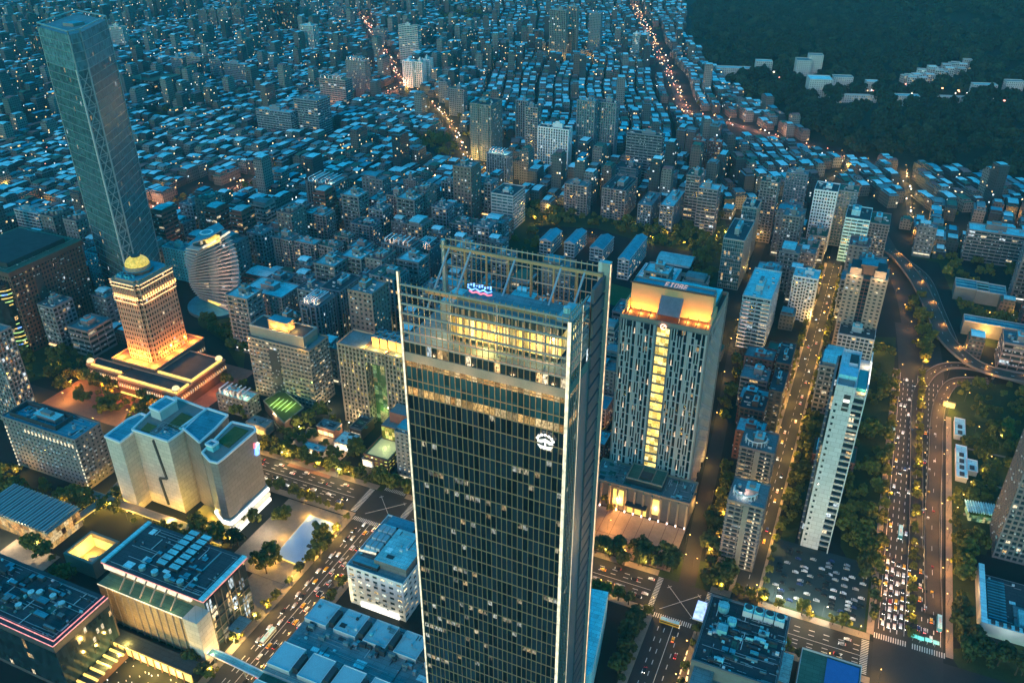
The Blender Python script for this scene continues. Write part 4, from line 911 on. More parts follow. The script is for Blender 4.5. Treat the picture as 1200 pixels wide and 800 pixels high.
gc, a, b, z, w, d = hero('green_lit_block', 'small block with a glowing yellow-green roof deck and lit strip windows beside the glass tower', 'office', (455, 541), 553, 427, 476, dict(bay=4, fl=3.6, pw=1.5, pd=.4, sh=1.8, sd=.3), stone_br, cells('glass_lime', (.1, .1, .02), .85, 1.4, cols=((1, .8, .15), (.8, .9, .2), (1, .7, .2)), vary=.05), roof_g, extra=0, hut=False)
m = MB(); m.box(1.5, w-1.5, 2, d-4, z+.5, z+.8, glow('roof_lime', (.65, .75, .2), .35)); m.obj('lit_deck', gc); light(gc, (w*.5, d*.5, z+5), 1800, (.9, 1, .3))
m = MB(); m.box(2, w, d-3.9, d+14, 0, z+13, stone_br, top=roof_m); m.box(6, w, d+2, d+14, z+13, z+22, tile_rd, top=roof_m); m.obj('rear_block', gc); g = MB(); g.cell(2.2, w-.2, d-4.1, d, z+2, z+12, 6, 2, 3, MATS['glass_lime']); g.obj('lit_glazing', gc)

# ================================================================== TALL TEAL TOWER, UPPER LEFT
zz = 258.5; pts = [(43, 27), (79, 37), (93, 34), (124, 19), (88, 12)]
a, b = at(79, 37, zz); q = ccw(lp(pts, zz, a, b))
st_ = thing('lattice_corner_tower', 'very tall hazy teal glass tower with a white lattice strip up its corner, upper left', 'skyscraper', a, b)
claim(a-8, a+60, b-40, b+45)
g = MB(); n_ = len(q); gt_ = cells('glass_sky_tower', (.06, .12, .13), .004, .9, rough=.25, vary=0); gt2 = cells('glass_sky_tower_upper', (.10, .19, .21), .004, .8, rough=.25, vary=0)
u0 = 0
for (p_, q_, mm) in ((0, zz-32, gt_), (zz-32, zz-3, gt2)):
    for i in range(n_):
        P0, P1 = q[i], q[(i+1) % n_]; nn = max(2, round(math.dist(P0, P1)/1.6)); nf = round((q_-p_)/3.6); u0 += 70
        g.face([(*P0, p_), (*P1, p_), (*P1, q_), (*P0, q_)], mm, [(u0, 0), (u0+nn, 0), (u0+nn, nf), (u0, nf)])
g.obj('glass_wall', st_, kind='stuff')
m = MB(); m.prism(q, zz-3.2, zz-3, steel, top=roof_m)
for i in range(n_): m.bar((*q[i], zz), (*q[(i+1) % n_], zz), .5, steel); m.bar((*q[i], zz-3), (*q[i], zz), .4, steel)
cx_ = sum(p[0] for p in q)/n_; cy_ = sum(p[1] for p in q)/n_; m.box(cx_-6, cx_+6, cy_-6, cy_+6, zz-3, zz-.5, concrete, top=roof_b); m.obj('crown', st_)
fm = MB()
for i in range(n_): fm.bar((*q[i], 0), (*q[(i+1) % n_], 0), .22, steel)
fme = fm.mesh('floor_band')
for k in range(1, 36): link('floor_band', fme, st_, (0, 0, k*7.1))
for i in range(n_): m = MB(); m.bar((*q[i], 0), (*q[i], zz), .4, steel); m.obj('corner_post', st_)
ci = min(range(n_), key=lambda i: math.dist(q[i], q[(i+1) % n_])); A_, B_ = q[ci], q[(ci+1) % n_]
lat = mat('lattice_pale', (.5, .46, .44), .5, .1, .3)
def lerp(t): return (A_[0]+(B_[0]-A_[0])*t, A_[1]+(B_[1]-A_[1])*t-.6)
for t in (0, 1): m = MB(); m.bar((*lerp(t), 0), (*lerp(t), zz-30), .55, lat); m.obj('lattice_post', st_)
for k in range(16):
    m = MB(); h_ = (zz-34)/16; t0 = .12; t1 = .88
    m.bar((*lerp(t0), k*h_), (*lerp(t1), (k+1)*h_), .3, lat); m.bar((*lerp(t1), k*h_), (*lerp(t0), (k+1)*h_), .3, lat); m.bar((*lerp(t0), k*h_), (*lerp(t1), k*h_), .25, lat); m.obj('lattice_brace', st_)

# ================================================================== TWISTED TOWER
zz = zcorner(232, 284, 364); a, b = at(243, 278, zz)
ag = thing('twisted_tower', 'twisted residential tower of spiralling balconies with a blue helipad roof', 'tower', a, b)
claim(a-30, a+24, b-30, b+30)
nf = 21; f = zz/nf; bal = mat('balcony_pale', (.55, .47, .42), .6, .1, .3)
for k in range(nf):
    th = math.radians(-18+k*5.6); w_, d_ = 23, 7
    def rr(x, y): return (x*math.cos(th)-y*math.sin(th), x*math.sin(th)+y*math.cos(th))
    m = MB()
    m.prism(ccw([rr(*c) for c in ((-w_, -d_), (w_, -d_), (w_, d_), (-w_, d_))]), k*f, k*f+.75, bal)
    m.obj('balcony', ag)
    g = MB()
    g.prism(ccw([rr(*c) for c in ((-w_+7, -d_+3), (w_-7, -d_+3), (w_-7, d_-3), (-w_+7, d_-3))]), k*f+.75, (k+1)*f, gl_dark)
    if k in (1, 19, 20): g.prism(ccw([rr(*c) for c in ((-8, -7.6), (8, -7.6), (8, 7.6), (-8, 7.6))]), k*f+1.2, (k+1)*f, yellow_e)
    g.obj('glazing', ag)
m = MB(); m.cyl(0, 0, 6, 0, zz, 16, concrete)
p = ccw([rr(-24, -2), rr(-6, -8), rr(16, -8), rr(26, 6), rr(0, 8)]); m.prism(p, zz+3, zz+4.2, steel, top=roof_b); m.obj('roof', ag)
m = MB(); m.cyl(-1, 1, 6.5, zz+4.4, zz+4.7, 20, white_e if False else roof_l, top=roof_l); m.cyl(-1, 1, 4.5, zz+4.72, zz+4.8, 20, roof_b); m.obj('helipad', ag)
m = MB(); pp_ = [rr(-20, -10), rr(-2, -11)]; m.bar((*pp_[0], zz-1), (*pp_[1], zz-1), .7, cream_e); pp_ = [rr(4, -11), rr(20, -10)]; m.bar((*pp_[0], zz-1), (*pp_[1], zz-1), .7, cream_e); m.obj('light_strip', ag)
for k in range(4): light(ag, (*[c*1.3 for c in rr(-14+k*6, -13)], 14+k*14), 2600, (1, .55, .35))
m = MB(); m.cyl(0, 0, 30, 0, 3, 32, concrete, top=roof_b); m.obj('podium', ag)

# ================================================================== BUILDINGS AT THE BOTTOM
wb_, a, b, z, w, d = hero('white_corner_store', 'white corner building with lit glass stairwells and stepped blue roofs beside the glass tower', 'store', (472, 686), 728, 407, 505, dict(bay=5, fl=4, pw=2.4, pd=.3, sh=2.2, sd=.2), white, cells('glass_store', (.03, .05, .05), .4, 1.5, cols=((1, .85, .5), (.9, 1, .8), (1, .7, .3))), roof_m, minD=46, hut=False, extra=4)
m = MB(); m.box(2, w*.5, 3, 8, z+.5, z+3, metal_d, top=roof_b); m.box(w*.4, w-1, 6, 34, z+.5, z+6, pgrey, top=roof_c); m.box(3, w*.32, 12, 36, z+.5, z+4, pgrey, top=roof_l); m.box(w*.1, w*.6, 37, d-1, z+.5, z+3, metal_d, top=roof_b)
m.box(w*.7, w-1, 36, d-2, z+.5, z+3, metal_d, top=roof_g); m.obj('roof_level', wb_); roofkit(wb_, 1, w*.4, 2, d-3, z+.6, 40, 7); roofkit(wb_, w*.42, w-2, 8, 32, z+6.05, 14, 8)
m = MB()
for k in range(9): m.box(4+(k % 3)*3.4, 6.6+(k % 3)*3.4, 14+(k//3)*7, 19+(k//3)*7, z+4, z+6.2, metal_w, top=steel)
m.bar((2, 10, z+5), (w*.35, 11, z+5), .4, cream_e); m.obj('air_unit', wb_, kind='stuff')
m = MB(); m.box(w*.2, w*.9, -1.4, -.5, 1, 4.5, white_e); m.box(0, 2, -1, -.4, 2, z*.7, cream_e); m.obj('lit_shopfront', wb_)
for x in (.1, .5, .9): light(wb_, (w*x, -6, 5), 600, (1, .85, .5))
z1 = 27; a, b = at(325, 762, z1); a2 = at(377, 700, z1)[0]
c13 = thing('panel_roof_hall', 'wide low hall with big cyan roof panels, bottom left of the glass tower', 'hall', a, b); w, d = 92, a2-a
claim(a-14, a2, b, b+w)
m = MB(); m.box(0, w, -12, d, 0, z1-1, concrete_l, top=roof_m); m.box(w*.0, w, -40, -12.1, 0, z1-3, concrete_l, top=roof_g); m.obj('wall', c13)
g = MB(); g.cell(-.3, w-.3, -12.3, d+.3, 2, z1-5, 14, 8, 4, MATS['glass_store']); g.obj('glazing', c13, kind='stuff'); light(c13, (-5, 4, 6), 4000, (1, .85, .5))
pm = MB(); pm.box(0, 13.5, 0, 15, z1-.9, z1+1.6, concrete_l, top=mat('roof_panel_cyan', (.38, .62, .66), .6, .2, .15)); pm.ring(0, 13.5, 0, 15, z1+1.6, z1+2, .3, white); pme = pm.mesh('roof_panel')
em = MB(); em.box(0, 3, 0, 9, z1-.9, z1+3.4, metal_d); eme = em.mesh('plant_row')
for i in range(5):
    for j, yy in enumerate((d-17, -9.5, -33)):
        link('roof_panel', pme, c13, (1+i*18.2, yy, 0 if j < 2 else -2)); link('plant_row', eme, c13, (15.3+i*18.2, yy+2, 0))
m = MB()
for k in range(24): x = R.uniform(3, w-4); y = d-24+R.uniform(0, 6); m.box(x, x+R.uniform(1, 4), y, y+1.5, z1-.9, z1+R.uniform(.5, 2.5), R.choice([metal_d, roof_m, steel]))
m.obj('rooftop_plant', c13, kind='stuff'); roofkit(c13, 1, w-1, -11, d-1, z1-.9, 120, 9)
for i in range(5): roofkit(c13, 1.6+i*18.2, 14+i*18.2, d-16, d-3, z1+1.7, 7, 40+i)
z1 = 30; a, b = at(834, 697, z1)
dk = thing('dark_plant_roof_block', 'dark block with fan units and pipes crowding its teal roof, bottom centre right', 'office', a-62, b); w = 42; claim(a-70, a, b, b+w)
m = MB(); m.box(0, w, 14, 62, 0, z1, concrete, top=roof_d); m.ring(0, w, 14, 62, z1, z1+1.4, .5, stone_g); m.box(2, 12, 0, 13.9, 0, z1-2, concrete, top=roof_m); m.box(12, w, 0, 13.9, 0, z1-8, metal_d, top=roof_m); m.obj('wall', dk)
g = MB(); g.cell(-.2, w+.2, 14.2, 62.2, 2, z1-3, 12, 14, 8, gl_off); g.obj('glazing', dk, kind='stuff')
for k in range(4): m = MB(); m.box(18+k*5.5, 23+k*5.5, 54, 60, z1, z1+4, metal_w, top=roof_c); m.cyl(20.5+k*5.5, 57, 2.1, z1+4, z1+5, 12, roof_c, top=metal_d); m.obj('fan_unit', dk)
roofkit(dk, 1, w-1, 15, 61, z1+.02, 120, 10)
m = MB(); m.cyl(8, 54, 3, z1, z1+4, 14, roof_c); m.obj('water_tank', dk); m = MB(); m.cyl(14, 46, 2.4, z1, z1+3.4, 14, roof_c); m.obj('water_tank', dk); m = MB(); m.box(8, 13, 36, 41, z1, z1+4, roof_c); m.obj('cooling_unit', dk)
m = MB()
for _ in range(46): x = R.uniform(3, w-5); y = R.uniform(17, 48); m.box(x, x+R.uniform(.6, 6), y, y+R.uniform(.4, 2.5), z1, z1+R.uniform(.4, 2.2), R.choice([roof_c, roof_m, metal_d, roof_b]))
m.obj('rooftop_plant', dk, kind='stuff')
m = MB(); m.box(-6, -1, 46, 56, z1-4, z1-.5, glow('sign_panel', (.35, .5, 1), 1.6)); m.box(-6.4, -.8, 45.4, 56.4, z1-4.6, z1-4, white); m.box(-5.6, -1.4, 56, 56.3, z1-3.6, z1-1, white_e); tag(m.obj('blue_sign', loc=(*xy(a-62, b), 0), rot=-TH), 'lit blue and white sign box at the corner of the dark plant-covered block', 'sign')
m = MB()
for k in range(9): m.box(-2.6, -1.4, 5+k*4.6, 8+k*4.6, 3, 3.4, orange_e); m.box(-6.6, -6, 5+k*4.6, 8+k*4.6, 1, 1.4, orange_e)
m.obj('edge_light', dk, kind='stuff')
z1 = 16; a, b = at(940, 759, z1)
bt = thing('blue_tarp_hall', 'low hall half covered by a deep blue roof sheet near the lower right crossing', 'hall', a-40, b); claim(a-40, a, b, b+34)
m = MB(); m.box(0, 30, 0, 40, 0, z1, concrete, top=roof_g); m.box(13, 29, 1, 38, z1, z1+.8, mat('sheet_blue', (.05, .16, .42), .6, .2, .3)); m.ring(0, 30, 0, 40, z1, z1+1, .4, concrete_l); m.obj('hall_body', bt)
m = MB(); m.box(-20, -3, 20, 40, 0, 9, concrete, top=roof_c); m.obj('annex', bt)
# right-edge tower and its L-shaped podium
a, b = at(1163, 652, 0)
rt, *_ = building('edge_tower', 'grey office tower rising out of the picture at the right edge above an L-shaped podium', 'tower', a, b, 74, 40, 34, dict(bay=3.2, fl=3.8, pw=1, pd=.5, sh=1.5, sd=.4), stone_g, gl_off, roof_m), 0
a, b = at(1150, 728, 9)
lpd = thing('glazed_podium', 'L-shaped pale podium with louvred glass roofs at the foot of the right-edge tower', 'podium', a, b)
claim(a-4, a+50, b-2, b+70)
m = MB(); m.box(0, 3.2, 0, 50, 0, 9, concrete_l, top=roof_l); m.box(3.2, 60, 0, 4, 0, 9, concrete_l, top=roof_c); m.box(3.3, 50, 4.1, 46, 0, 5, metal_d, top=roof_d); m.obj('wall', lpd)
lm_ = MB(); lm_.box(4.5, 14, 0, .8, 5.2, 7, roof_b); lme = lm_.mesh('louvre')
for k in range(14): link('louvre', lme, lpd, (0, 8+k*2.4, 0))
m = MB(); m.box(18, 34, 6, 24, 5, 6, roof_m); m.box(20, 24, 8, 20, 6, 8, roof_c); m.obj('roof_level', lpd)
for k in range(12): m = MB(); m.box(5+k*4, 7+k*4, .6, 3.4, 9, 9.8, metal_d); m.obj('roof_hatch', lpd)
roofkit(lpd, 4, 48, 5, 44, 5.05, 50, 11)
for y in (8, 28, 46): light(lpd, (-5, y, 6), 1500, (1, .55, .2))
light(lpd, (14, -7, 7), 1200, (.8, 1, .9)); light(lpd, (30, -7, 7), 1200, (1, .8, .5))
# glass pavilion in the park
a, b = at(1136, 604, 4)
pv = thing('slatted_pavilion', 'slatted cyan-roofed glass pavilion glowing green at the edge of the park', 'pavilion', a, b, rot=.15)
claim(a-2, a+14, b-2, b+22)
g = MB(); g.cell(0, 20, 0, 12, 0, 5, 12, 6, 2, cells('glass_pavilion', (.1, .2, .1), .8, .8, cols=((.6, 1, .4), (1, .9, .4), (.5, 1, .6)))); g.obj('glazing', pv)
m = MB(); m.box(-1, 21, 4, 14, 5, 5.4, steel, top=roof_c); m.obj('roof', pv)
for k in range(14): m = MB(); m.box(-1+k*1.6, -.2+k*1.6, 2, 14.3, 5.5, 6.2, roof_l); m.obj('slat', pv)
light(pv, (10, 5, 2), 900, (.6, 1, .4))
# park pavilions
for (px, py, L_) in ((1124, 500, 24), (1126, 540, 40), (1138, 545, 14)):
    a, b = at(px, py, 4)
    p = thing('park_kiosk', {24: 'small white-roofed park kiosk nearest the ramp lamps', 40: 'long white-roofed park building with square skylights', 14: 'short annex beside the long white park building'}[L_], 'kiosk', a-L_/2, b-3)
    m = MB(); m.box(0, 7, 0, L_, 0, 4, concrete_l, top=roof_l); m.ring(-.3, 7.3, -.3, L_+.3, 4, 4.5, .3, white); m.obj('kiosk_body', p)
    for k in range(max(1, L_//9)): m = MB(); m.box(2, 5, 2+k*8, 6+k*8, 4, 4.8, metal_d, top=roof_d); m.obj('skylight', p)
    claim(a-L_/2, a+L_/2, b-3, b+4, 1)
# car park
sheet('car_park', [(391, 447, -11.8, 46.5)], mat('lot_asphalt', (.03, .05, .055), .85, .3, .1), .05)
OCC.append((389, 448, -12, 48))
sheet('path', [(a_, a_+2.5, b_, b_+30) for a_, b_ in ((520, 100), (560, 108), (600, 104))], paving, .03)

# ================================================================== MIDDLE DISTANCE TOWERS  (left x, near x, far-right x, roof row at the left corner, foot row)
mids = [
 (359, 392, 408, 213, 252, 'vert', stone_g, gl_apt, 'broad apartment tower with small lamps on its crown beside a blue-roofed school', 3),
 (320, 342, 350, 279, 322, 'apt', tile_pk, gl_apt, 'leftmost of the grey flats standing in two staggered rows', 2),
 (343, 368, 374, 283, 325, 'apt', tile_pk, gl_apt, 'second block from the left in the front row of grey flats', 2),
 (357, 382, 392, 250, 290, 'apt', tile_pk, gl_apt, 'grey block of flats behind the front row, left end', 2),
 (373, 394, 400, 288, 327, 'apt', tile_pk, gl_apt, 'third block in the front row of grey flats', 2),
 (392, 408, 414, 277, 319, 'apt', stone_g, gl_apt, 'slim grey block of flats between two wider ones', 0),
 (408, 431, 438, 289, 327, 'apt', tile_pk, gl_apt, 'right-hand block of the front row of grey flats', 2),
 (411, 437, 446, 262, 300, 'apt', tile_bl, gl_apt, 'bluish block of flats behind the front row, right end', 2),
 (432, 451, 460, 234, 268, 'apt', tile_pk, gl_apt, 'brown-grey flats with a gabled roof near the centre left', 0),
 (453, 472, 480, 229, 268, 'grid', tile_pk, gl_apt, 'square flats with rows of small windows just left of the narrow beige tower', 0),
 (473, 487, 492, 211, 248, 'punch', stone_g, gl_apt, 'narrow beige tower with small square windows', 0),
 (491, 508, 515, 222, 255, 'apt', tile_bl, gl_apt, 'dark bluish flats right of the narrow beige tower', 0),
 (518, 535, 541, 214, 250, 'vert', tile_bl, gl_apt, 'ribbed flats with a pale cornice in front of the twin cluster', 0),
 (537, 549, 556, 203, 248, 'vert', tile_bl, gl_off, 'ribbed blue-grey tower left of the lamp-lit street gap', 0),
 (527, 550, 560, 262, 290, 'apt', tile_bl, gl_apt, 'low broad flats behind the left post of the glass tower', 0),
 (576, 601, 615, 227, 266, 'bands', concrete_l, gl_teal, 'pale banded office block with cyan roof above the glass tower', 0),
 (571, 594, 600, 180, 224, 'vert', tile_bl, gl_off, 'stepped tower with a lit orange crown above the glass tower', 0),
 (448, 484, 494, 285, 338, 'vert', tile_bl, gl_apt, 'wide flats with floodlit pergola frames on the roof', 2),
 (485, 503, 516, 291, 330, 'vert', tile_bl, gl_apt, 'right wing of the flats with pergola frames', 0),
 (434, 466, 478, 322, 385, 'vert', tile_bl, gl_apt, 'tall pale-ribbed flats touching the left edge of the glass tower', 2),
 (377, 398, 422, 338, 396, 'vert', tile_bl, gl_apt, 'rear one of two long pale-ribbed flats with white cornices', 2),
 (353, 374, 391, 356, 417, 'vert', tile_bl, gl_apt, 'front one of two long pale-ribbed flats with a round roof temple', 2),
 (284, 330, 352, 340, 380, 'punch', tile_pk, gl_apt, 'broad brown flats with a bright cyan roof behind the terraced office', 0),
 (254, 290, 300, 462, 480, 'punch', stone_g, gl_apt, 'small block with a pale blue flat roof below the orange plaza', 0),
 (662, 688, 693, 216, 249, 'apt', tile_pk, gl_apt, 'grey flats above the school park, left one', 2),
 (706, 733, 747, 221, 254, 'apt', tile_pk, gl_apt, 'twin-fronted grey flats above the school park, middle', 2),
 (748, 763, 775, 240, 264, 'apt', tile_bl, gl_apt, 'lower flats at the upper edge of the school park', 0),
 (774, 789, 803, 241, 270, 'apt', tile_bl, gl_apt, 'lower flats with a lamp at their foot, right of the park', 0),
 (805, 820, 826, 206, 257, 'bands', tile_pk, gl_apt, 'left one of two tall striped flats right of the park', 0),
 (819, 841, 845, 221, 272, 'bands', tile_pk, gl_apt, 'right one of two tall striped flats right of the park', 0),
 (776, 789, 794, 205, 227, 'apt', tile_bl, gl_apt, 'short flats behind the two striped towers', 0),
 (722, 745, 752, 196, 222, 'bands', tile_bl, gl_teal, 'curved-looking banded block behind the park flats', 0),
 (848, 872, 884, 280, 336, 'glass', steel, gl_teal, 'front one of two dark teal glass towers with lattice roofs', 0),
 (870, 887, 892, 243, 300, 'glass', steel, gl_teal, 'rear one of two dark teal glass towers with lattice roofs', 0),
 (871, 903, 918, 347, 405, 'bands', concrete_l, gl_dark, 'residential tower with glowing cream balcony bands beside the avenue of palms', 0),
 (930, 958, 961, 324, 372, 'apt', white, gl_apt, 'white framed flats with lit windows left of the beige twin-shaft tower', 2),
 (886, 912, 916, 318, 365, 'apt', tile_bl, gl_apt, 'bluish flats behind the tower with cream bands', 2),
 (955, 981, 984, 223, 291, 'grid', white, gl_apt, 'white-gridded tower with pale frame, upper right', 0),
 (983, 1005, 1007, 224, 287, 'grid', tile_bl, gl_teal, 'teal tower standing right behind the white-gridded one', 0),
 (922, 946, 948, 203, 262, 'apt', tile_bl, gl_teal, 'green-grey tower left of the white-gridded one', 0),
 (892, 912, 915, 213, 282, 'apt', tile_pk, gl_apt, 'pinkish grey tower near the upper centre right', 0),
 (918, 937, 940, 253, 314, 'apt', stone_g, gl_apt, 'plain grey tower with dark stepped top', 0),
 (991, 1019, 1022, 256, 305, 'bands', roof_l, gl_teal, 'bright ice-blue banded tower with slanting roof', 0),
 (1019, 1042, 1044, 262, 308, 'apt', stone_g, gl_apt, 'weathered grey tower behind the bright ice-blue one', 0),
 (1136, 1225, 0, 270, 304, 'bands', stone_g, gl_dark, 'long grey office slab at the right edge above the crossing ramps', 0),
 (983, 1024, 0, 392, 425, 'apt', concrete_l, gl_off, 'cyan-roofed block squeezed just behind the white slab tower', 0),
 (645, 663, 665, 12, 70, 'vert', concrete, gl_off, 'left twin of the tall pale-striped towers near the top', 0),
 (665, 676, 678, 8, 64, 'vert', concrete, gl_off, 'right twin of the tall pale-striped towers near the top', 0),
 (691, 704, 706, 16, 64, 'apt', tile_bl, gl_teal, 'slim dark tower with pointed top near the top centre', 0),
 (742, 749, 750, 40, 68, 'glass', white, gl_teal, 'left one of the two small white towers by the far avenue', 0),
 (752, 759, 760, 40, 68, 'glass', white, gl_teal, 'right one of the two small white towers by the far avenue', 0),
 (631, 666, 668, 149, 197, 'vert', white, gl_apt, 'block with bold white vertical stripes', 0),
 (677, 697, 699, 118, 190, 'vert', tile_bl, gl_teal, 'left one of the two dark green towers with pointed tops', 0),
 (700, 722, 724, 120, 186, 'vert', tile_bl, gl_teal, 'right one of the two dark green towers with pointed tops', 0),
 (735, 776, 779, 156, 208, 'bands', tile_bl, gl_dark, 'wide dark block with many horizontal bands', 0),
 (811, 826, 828, 165, 201, 'apt', tile_rd, gl_apt, 'left one of the reddish twin towers', 0),
 (830, 845, 847, 166, 202, 'apt', tile_rd, gl_apt, 'right one of the reddish twin towers', 0),
 (605, 618, 622, 118, 165, 'vert', tile_bl, gl_apt, 'blue-grey tower left of the white-striped block', 0),
 (616, 630, 633, 126, 190, 'apt', tile_bl, gl_apt, 'brownish tower touching the white-striped block', 0),
 (551, 575, 588, 122, 186, 'apt', concrete, gl_teal, 'large light blue-grey tower above the centre', 2),
 (344, 371, 386, 116, 160, 'bands', tile_bl, gl_dark, 'dark broad tower left of the lit long block', 0),
 (300, 340, 345, 128, 158, 'bands', tile_bl, gl_dark, 'long dark slab left of the dark broad tower', 0),
 (405, 427, 433, 71, 112, 'punch', stone_g, gl_off, 'tower with a lit orange roof room over the bright shop street', 0),
 (374, 404, 412, 92, 124, 'bands', tile_pk, gl_off, 'long flats joined to the tower with the orange roof room', 0),
 (467, 489, 492, 30, 74, 'bands', concrete_l, gl_teal, 'tall pale blue banded tower at the top centre left', 0),
 (472, 482, 484, 72, 102, 'vert', white, gl_teal, 'left one of three white slabs below the pale banded tower', 0),
 (485, 494, 496, 73, 102, 'vert', white, gl_teal, 'middle one of three white slabs below the pale banded tower', 0),
 (496, 503, 506, 70, 98, 'vert', white, gl_teal, 'right one of three white slabs below the pale banded tower', 0),
 (322, 345, 350, 3, 38, 'glass', metal_d, gl_dark, 'dark blue tower at the top edge left of centre', 0),
 (300, 318, 320, 8, 40, 'glass', metal_d, gl_dark, 'broad dark block at the top edge', 0),
 (352, 366, 372, 30, 60, 'vert', concrete_l, gl_off, 'cream-striped lit tower near the top left', 0),
 (384, 400, 403, 8, 26, 'apt', tile_bl, gl_apt, 'small grey tower at the very top left of centre', 0),
 (437, 450, 453, 34, 52, 'apt', tile_bl, gl_apt, 'small grey tower beside the far lit street', 0),
 (514, 524, 526, 96, 120, 'apt', tile_bl, gl_apt, 'slim light tower left of the large blue-grey one', 0),
 (526, 543, 547, 104, 135, 'apt', tile_bl, gl_apt, 'cluster block touching the large blue-grey tower', 0),
 (125, 143, 147, 31, 57, 'vert', concrete_l, gl_off, 'white-edged tower right behind the very tall teal tower', 0),
 (232, 241, 243, 12, 33, 'vert', stone_g, gl_apt, 'first slab from the left in a row of four at the top left', 0),
 (242, 252, 254, 12, 33, 'vert', stone_g, gl_apt, 'second slab in the row of four at the top left', 0),
 (255, 266, 268, 11, 35, 'vert', stone_g, gl_apt, 'third slab in the row of four at the top left', 0),
 (270, 281, 283, 10, 35, 'vert', stone_g, gl_apt, 'fourth slab in the row of four at the top left', 0),
 (200, 212, 216, 68, 93, 'apt', tile_bl, gl_apt, 'first of the grey slabs in the middle row at the upper left', 0),
 (218, 234, 238, 66, 94, 'apt', tile_pk, gl_apt, 'second of the grey slabs in the middle row at the upper left', 0),
 (245, 258, 260, 70, 96, 'apt', tile_bl, gl_apt, 'third of the grey slabs in the middle row at the upper left', 0),
 (262, 287, 291, 74, 98, 'apt', tile_bl, gl_apt, 'broad last slab of the middle row at the upper left', 0),
 (146, 180, 206, 92, 112, 'bands', metal_d, gl_dark, 'long dark hall-like block right of the very tall teal tower', 0),
 (33, 45, 54, 42, 88, 'glass', metal_d, gl_dark, 'dark slab partly hidden by the very tall teal tower', 0),
 (17, 44, 50, 246, 275, 'bands', concrete_l, gl_off, 'small white banded office left of the very tall teal tower', 0),
 (100, 128, 131, 296, 335, 'punch', roof_c, gl_teal, 'plain cyan box building behind the brown grid office', 0),
 (190, 215, 222, 290, 325, 'punch', roof_c, gl_teal, 'plain cyan block between the tall teal tower and the twisted tower', 0),
]
gl_pal = {}
for (xl, xn, xr, yt, yb, st, wm_, gm_, lab, wg) in mids:
    a = None
    z = None
    # foot row refers to the left corner
    def f_(zz): aa, bb = at(xl, yt, zz); return proj(aa, bb, 0)[1]-yb
    z = bis(f_, 1, 330); a, b = at(xl, yt, z); b2 = bis(lambda t: proj(a, t, z)[0]-xn, b, b+300); d = (bis(lambda t: proj(t, b2, z)[0]-xr, a, a+300)-a) if xr > xn else 22
    d = min(max(d, 13), 60)
    rnd = random.Random(xl*7+yt)
    far = a > 1150
    r = building('apartment_tower' if st in ('apt', 'vert', 'aptb') else 'office_block', lab, 'tower' if z > 35 else 'building', a, b, z, b2-b, d, st, wm_, gm_, None, rnd, wg or None, extra=0 if far else 7)
    if 'orange' in lab or 'crown' in lab or 'pergola' in lab or 'temple' in lab:
        w_ = b2-b; m = MB()
        for k in range(6): m.box(2+k*(w_-4)/6, 3+k*(w_-4)/6, 1, d-1, z+5, z+5.5, white); m.box(2+k*(w_-4)/6, 3+k*(w_-4)/6, 1, 2, z+.5, z+5, white)
        m.obj('pergola', r); light(r, (w_*.3, 3, z+3), 1300, (1, .55, .3), .5); light(r, (w_*.8, 3, z+3), 1300, (1, .55, .3), .5)
    if 'cream balcony' in lab:
        m = MB()
        for k in range(int(z/3.7)): m.box(w*0+1, (b2-b)*.3, -.75, -.6, k*3.7+.3, k*3.7+.8, glow('band_rose', (1, .7, .6), .8)); m.box((b2-b)*.7, b2-b+.3, -.75, -.6, k*3.7+.3, k*3.7+.8, glow('band_cream', (1, .8, .5), .7))
        m.obj('balcony_light', r, kind='stuff')
# beige twin-shaft tower
zz = zcorner(1040, 331, 420); a, b = at(1040, 331, zz); _, b1 = at(992, 323, zz); w = b-b1; d = 26
tw = thing('beige_twin_tower', 'beige stone tower of two shafts with a recessed dark centre and lit crowns', 'tower', a, b1); claim(a, a+d, b1, b)
wb = MB(); gb = MB(); sst = dict(bay=4.2, fl=3.4, pw=2.2, pd=.3, sh=1.9, sd=.25)
for (x0, x1) in ((0, w*.4), (w*.6, w)): facade(wb, gb, x0, x1, 0, d, 0, zz, sst, stone_b, gl_apt, roof_m)
facade(wb, gb, w*.401, w*.599, 2.5, d-2, 0, zz-3, dict(bay=3, fl=3.4, pw=.4, pd=.2, sh=.6, sd=.2), tile_rd, gl_dark, roof_m)
wb.obj('wall', tw); gb.obj('glazing', tw, kind='stuff')
m = MB(); m.box(2, w*.4-2, 4, d-4, zz+.5, zz+7, stone_b, top=roof_d); m.box(w*.6+2, w-2, 4, d-4, zz+.5, zz+7, stone_b, top=roof_d); m.box(w*.3, w*.7, 6, d-6, zz+1, zz+10, stone_br, top=roof_b); m.obj('crown', tw)
for x in (.2, .8): light(tw, (w*x, -2, zz+3), 4000, (1, .65, .3), .4)
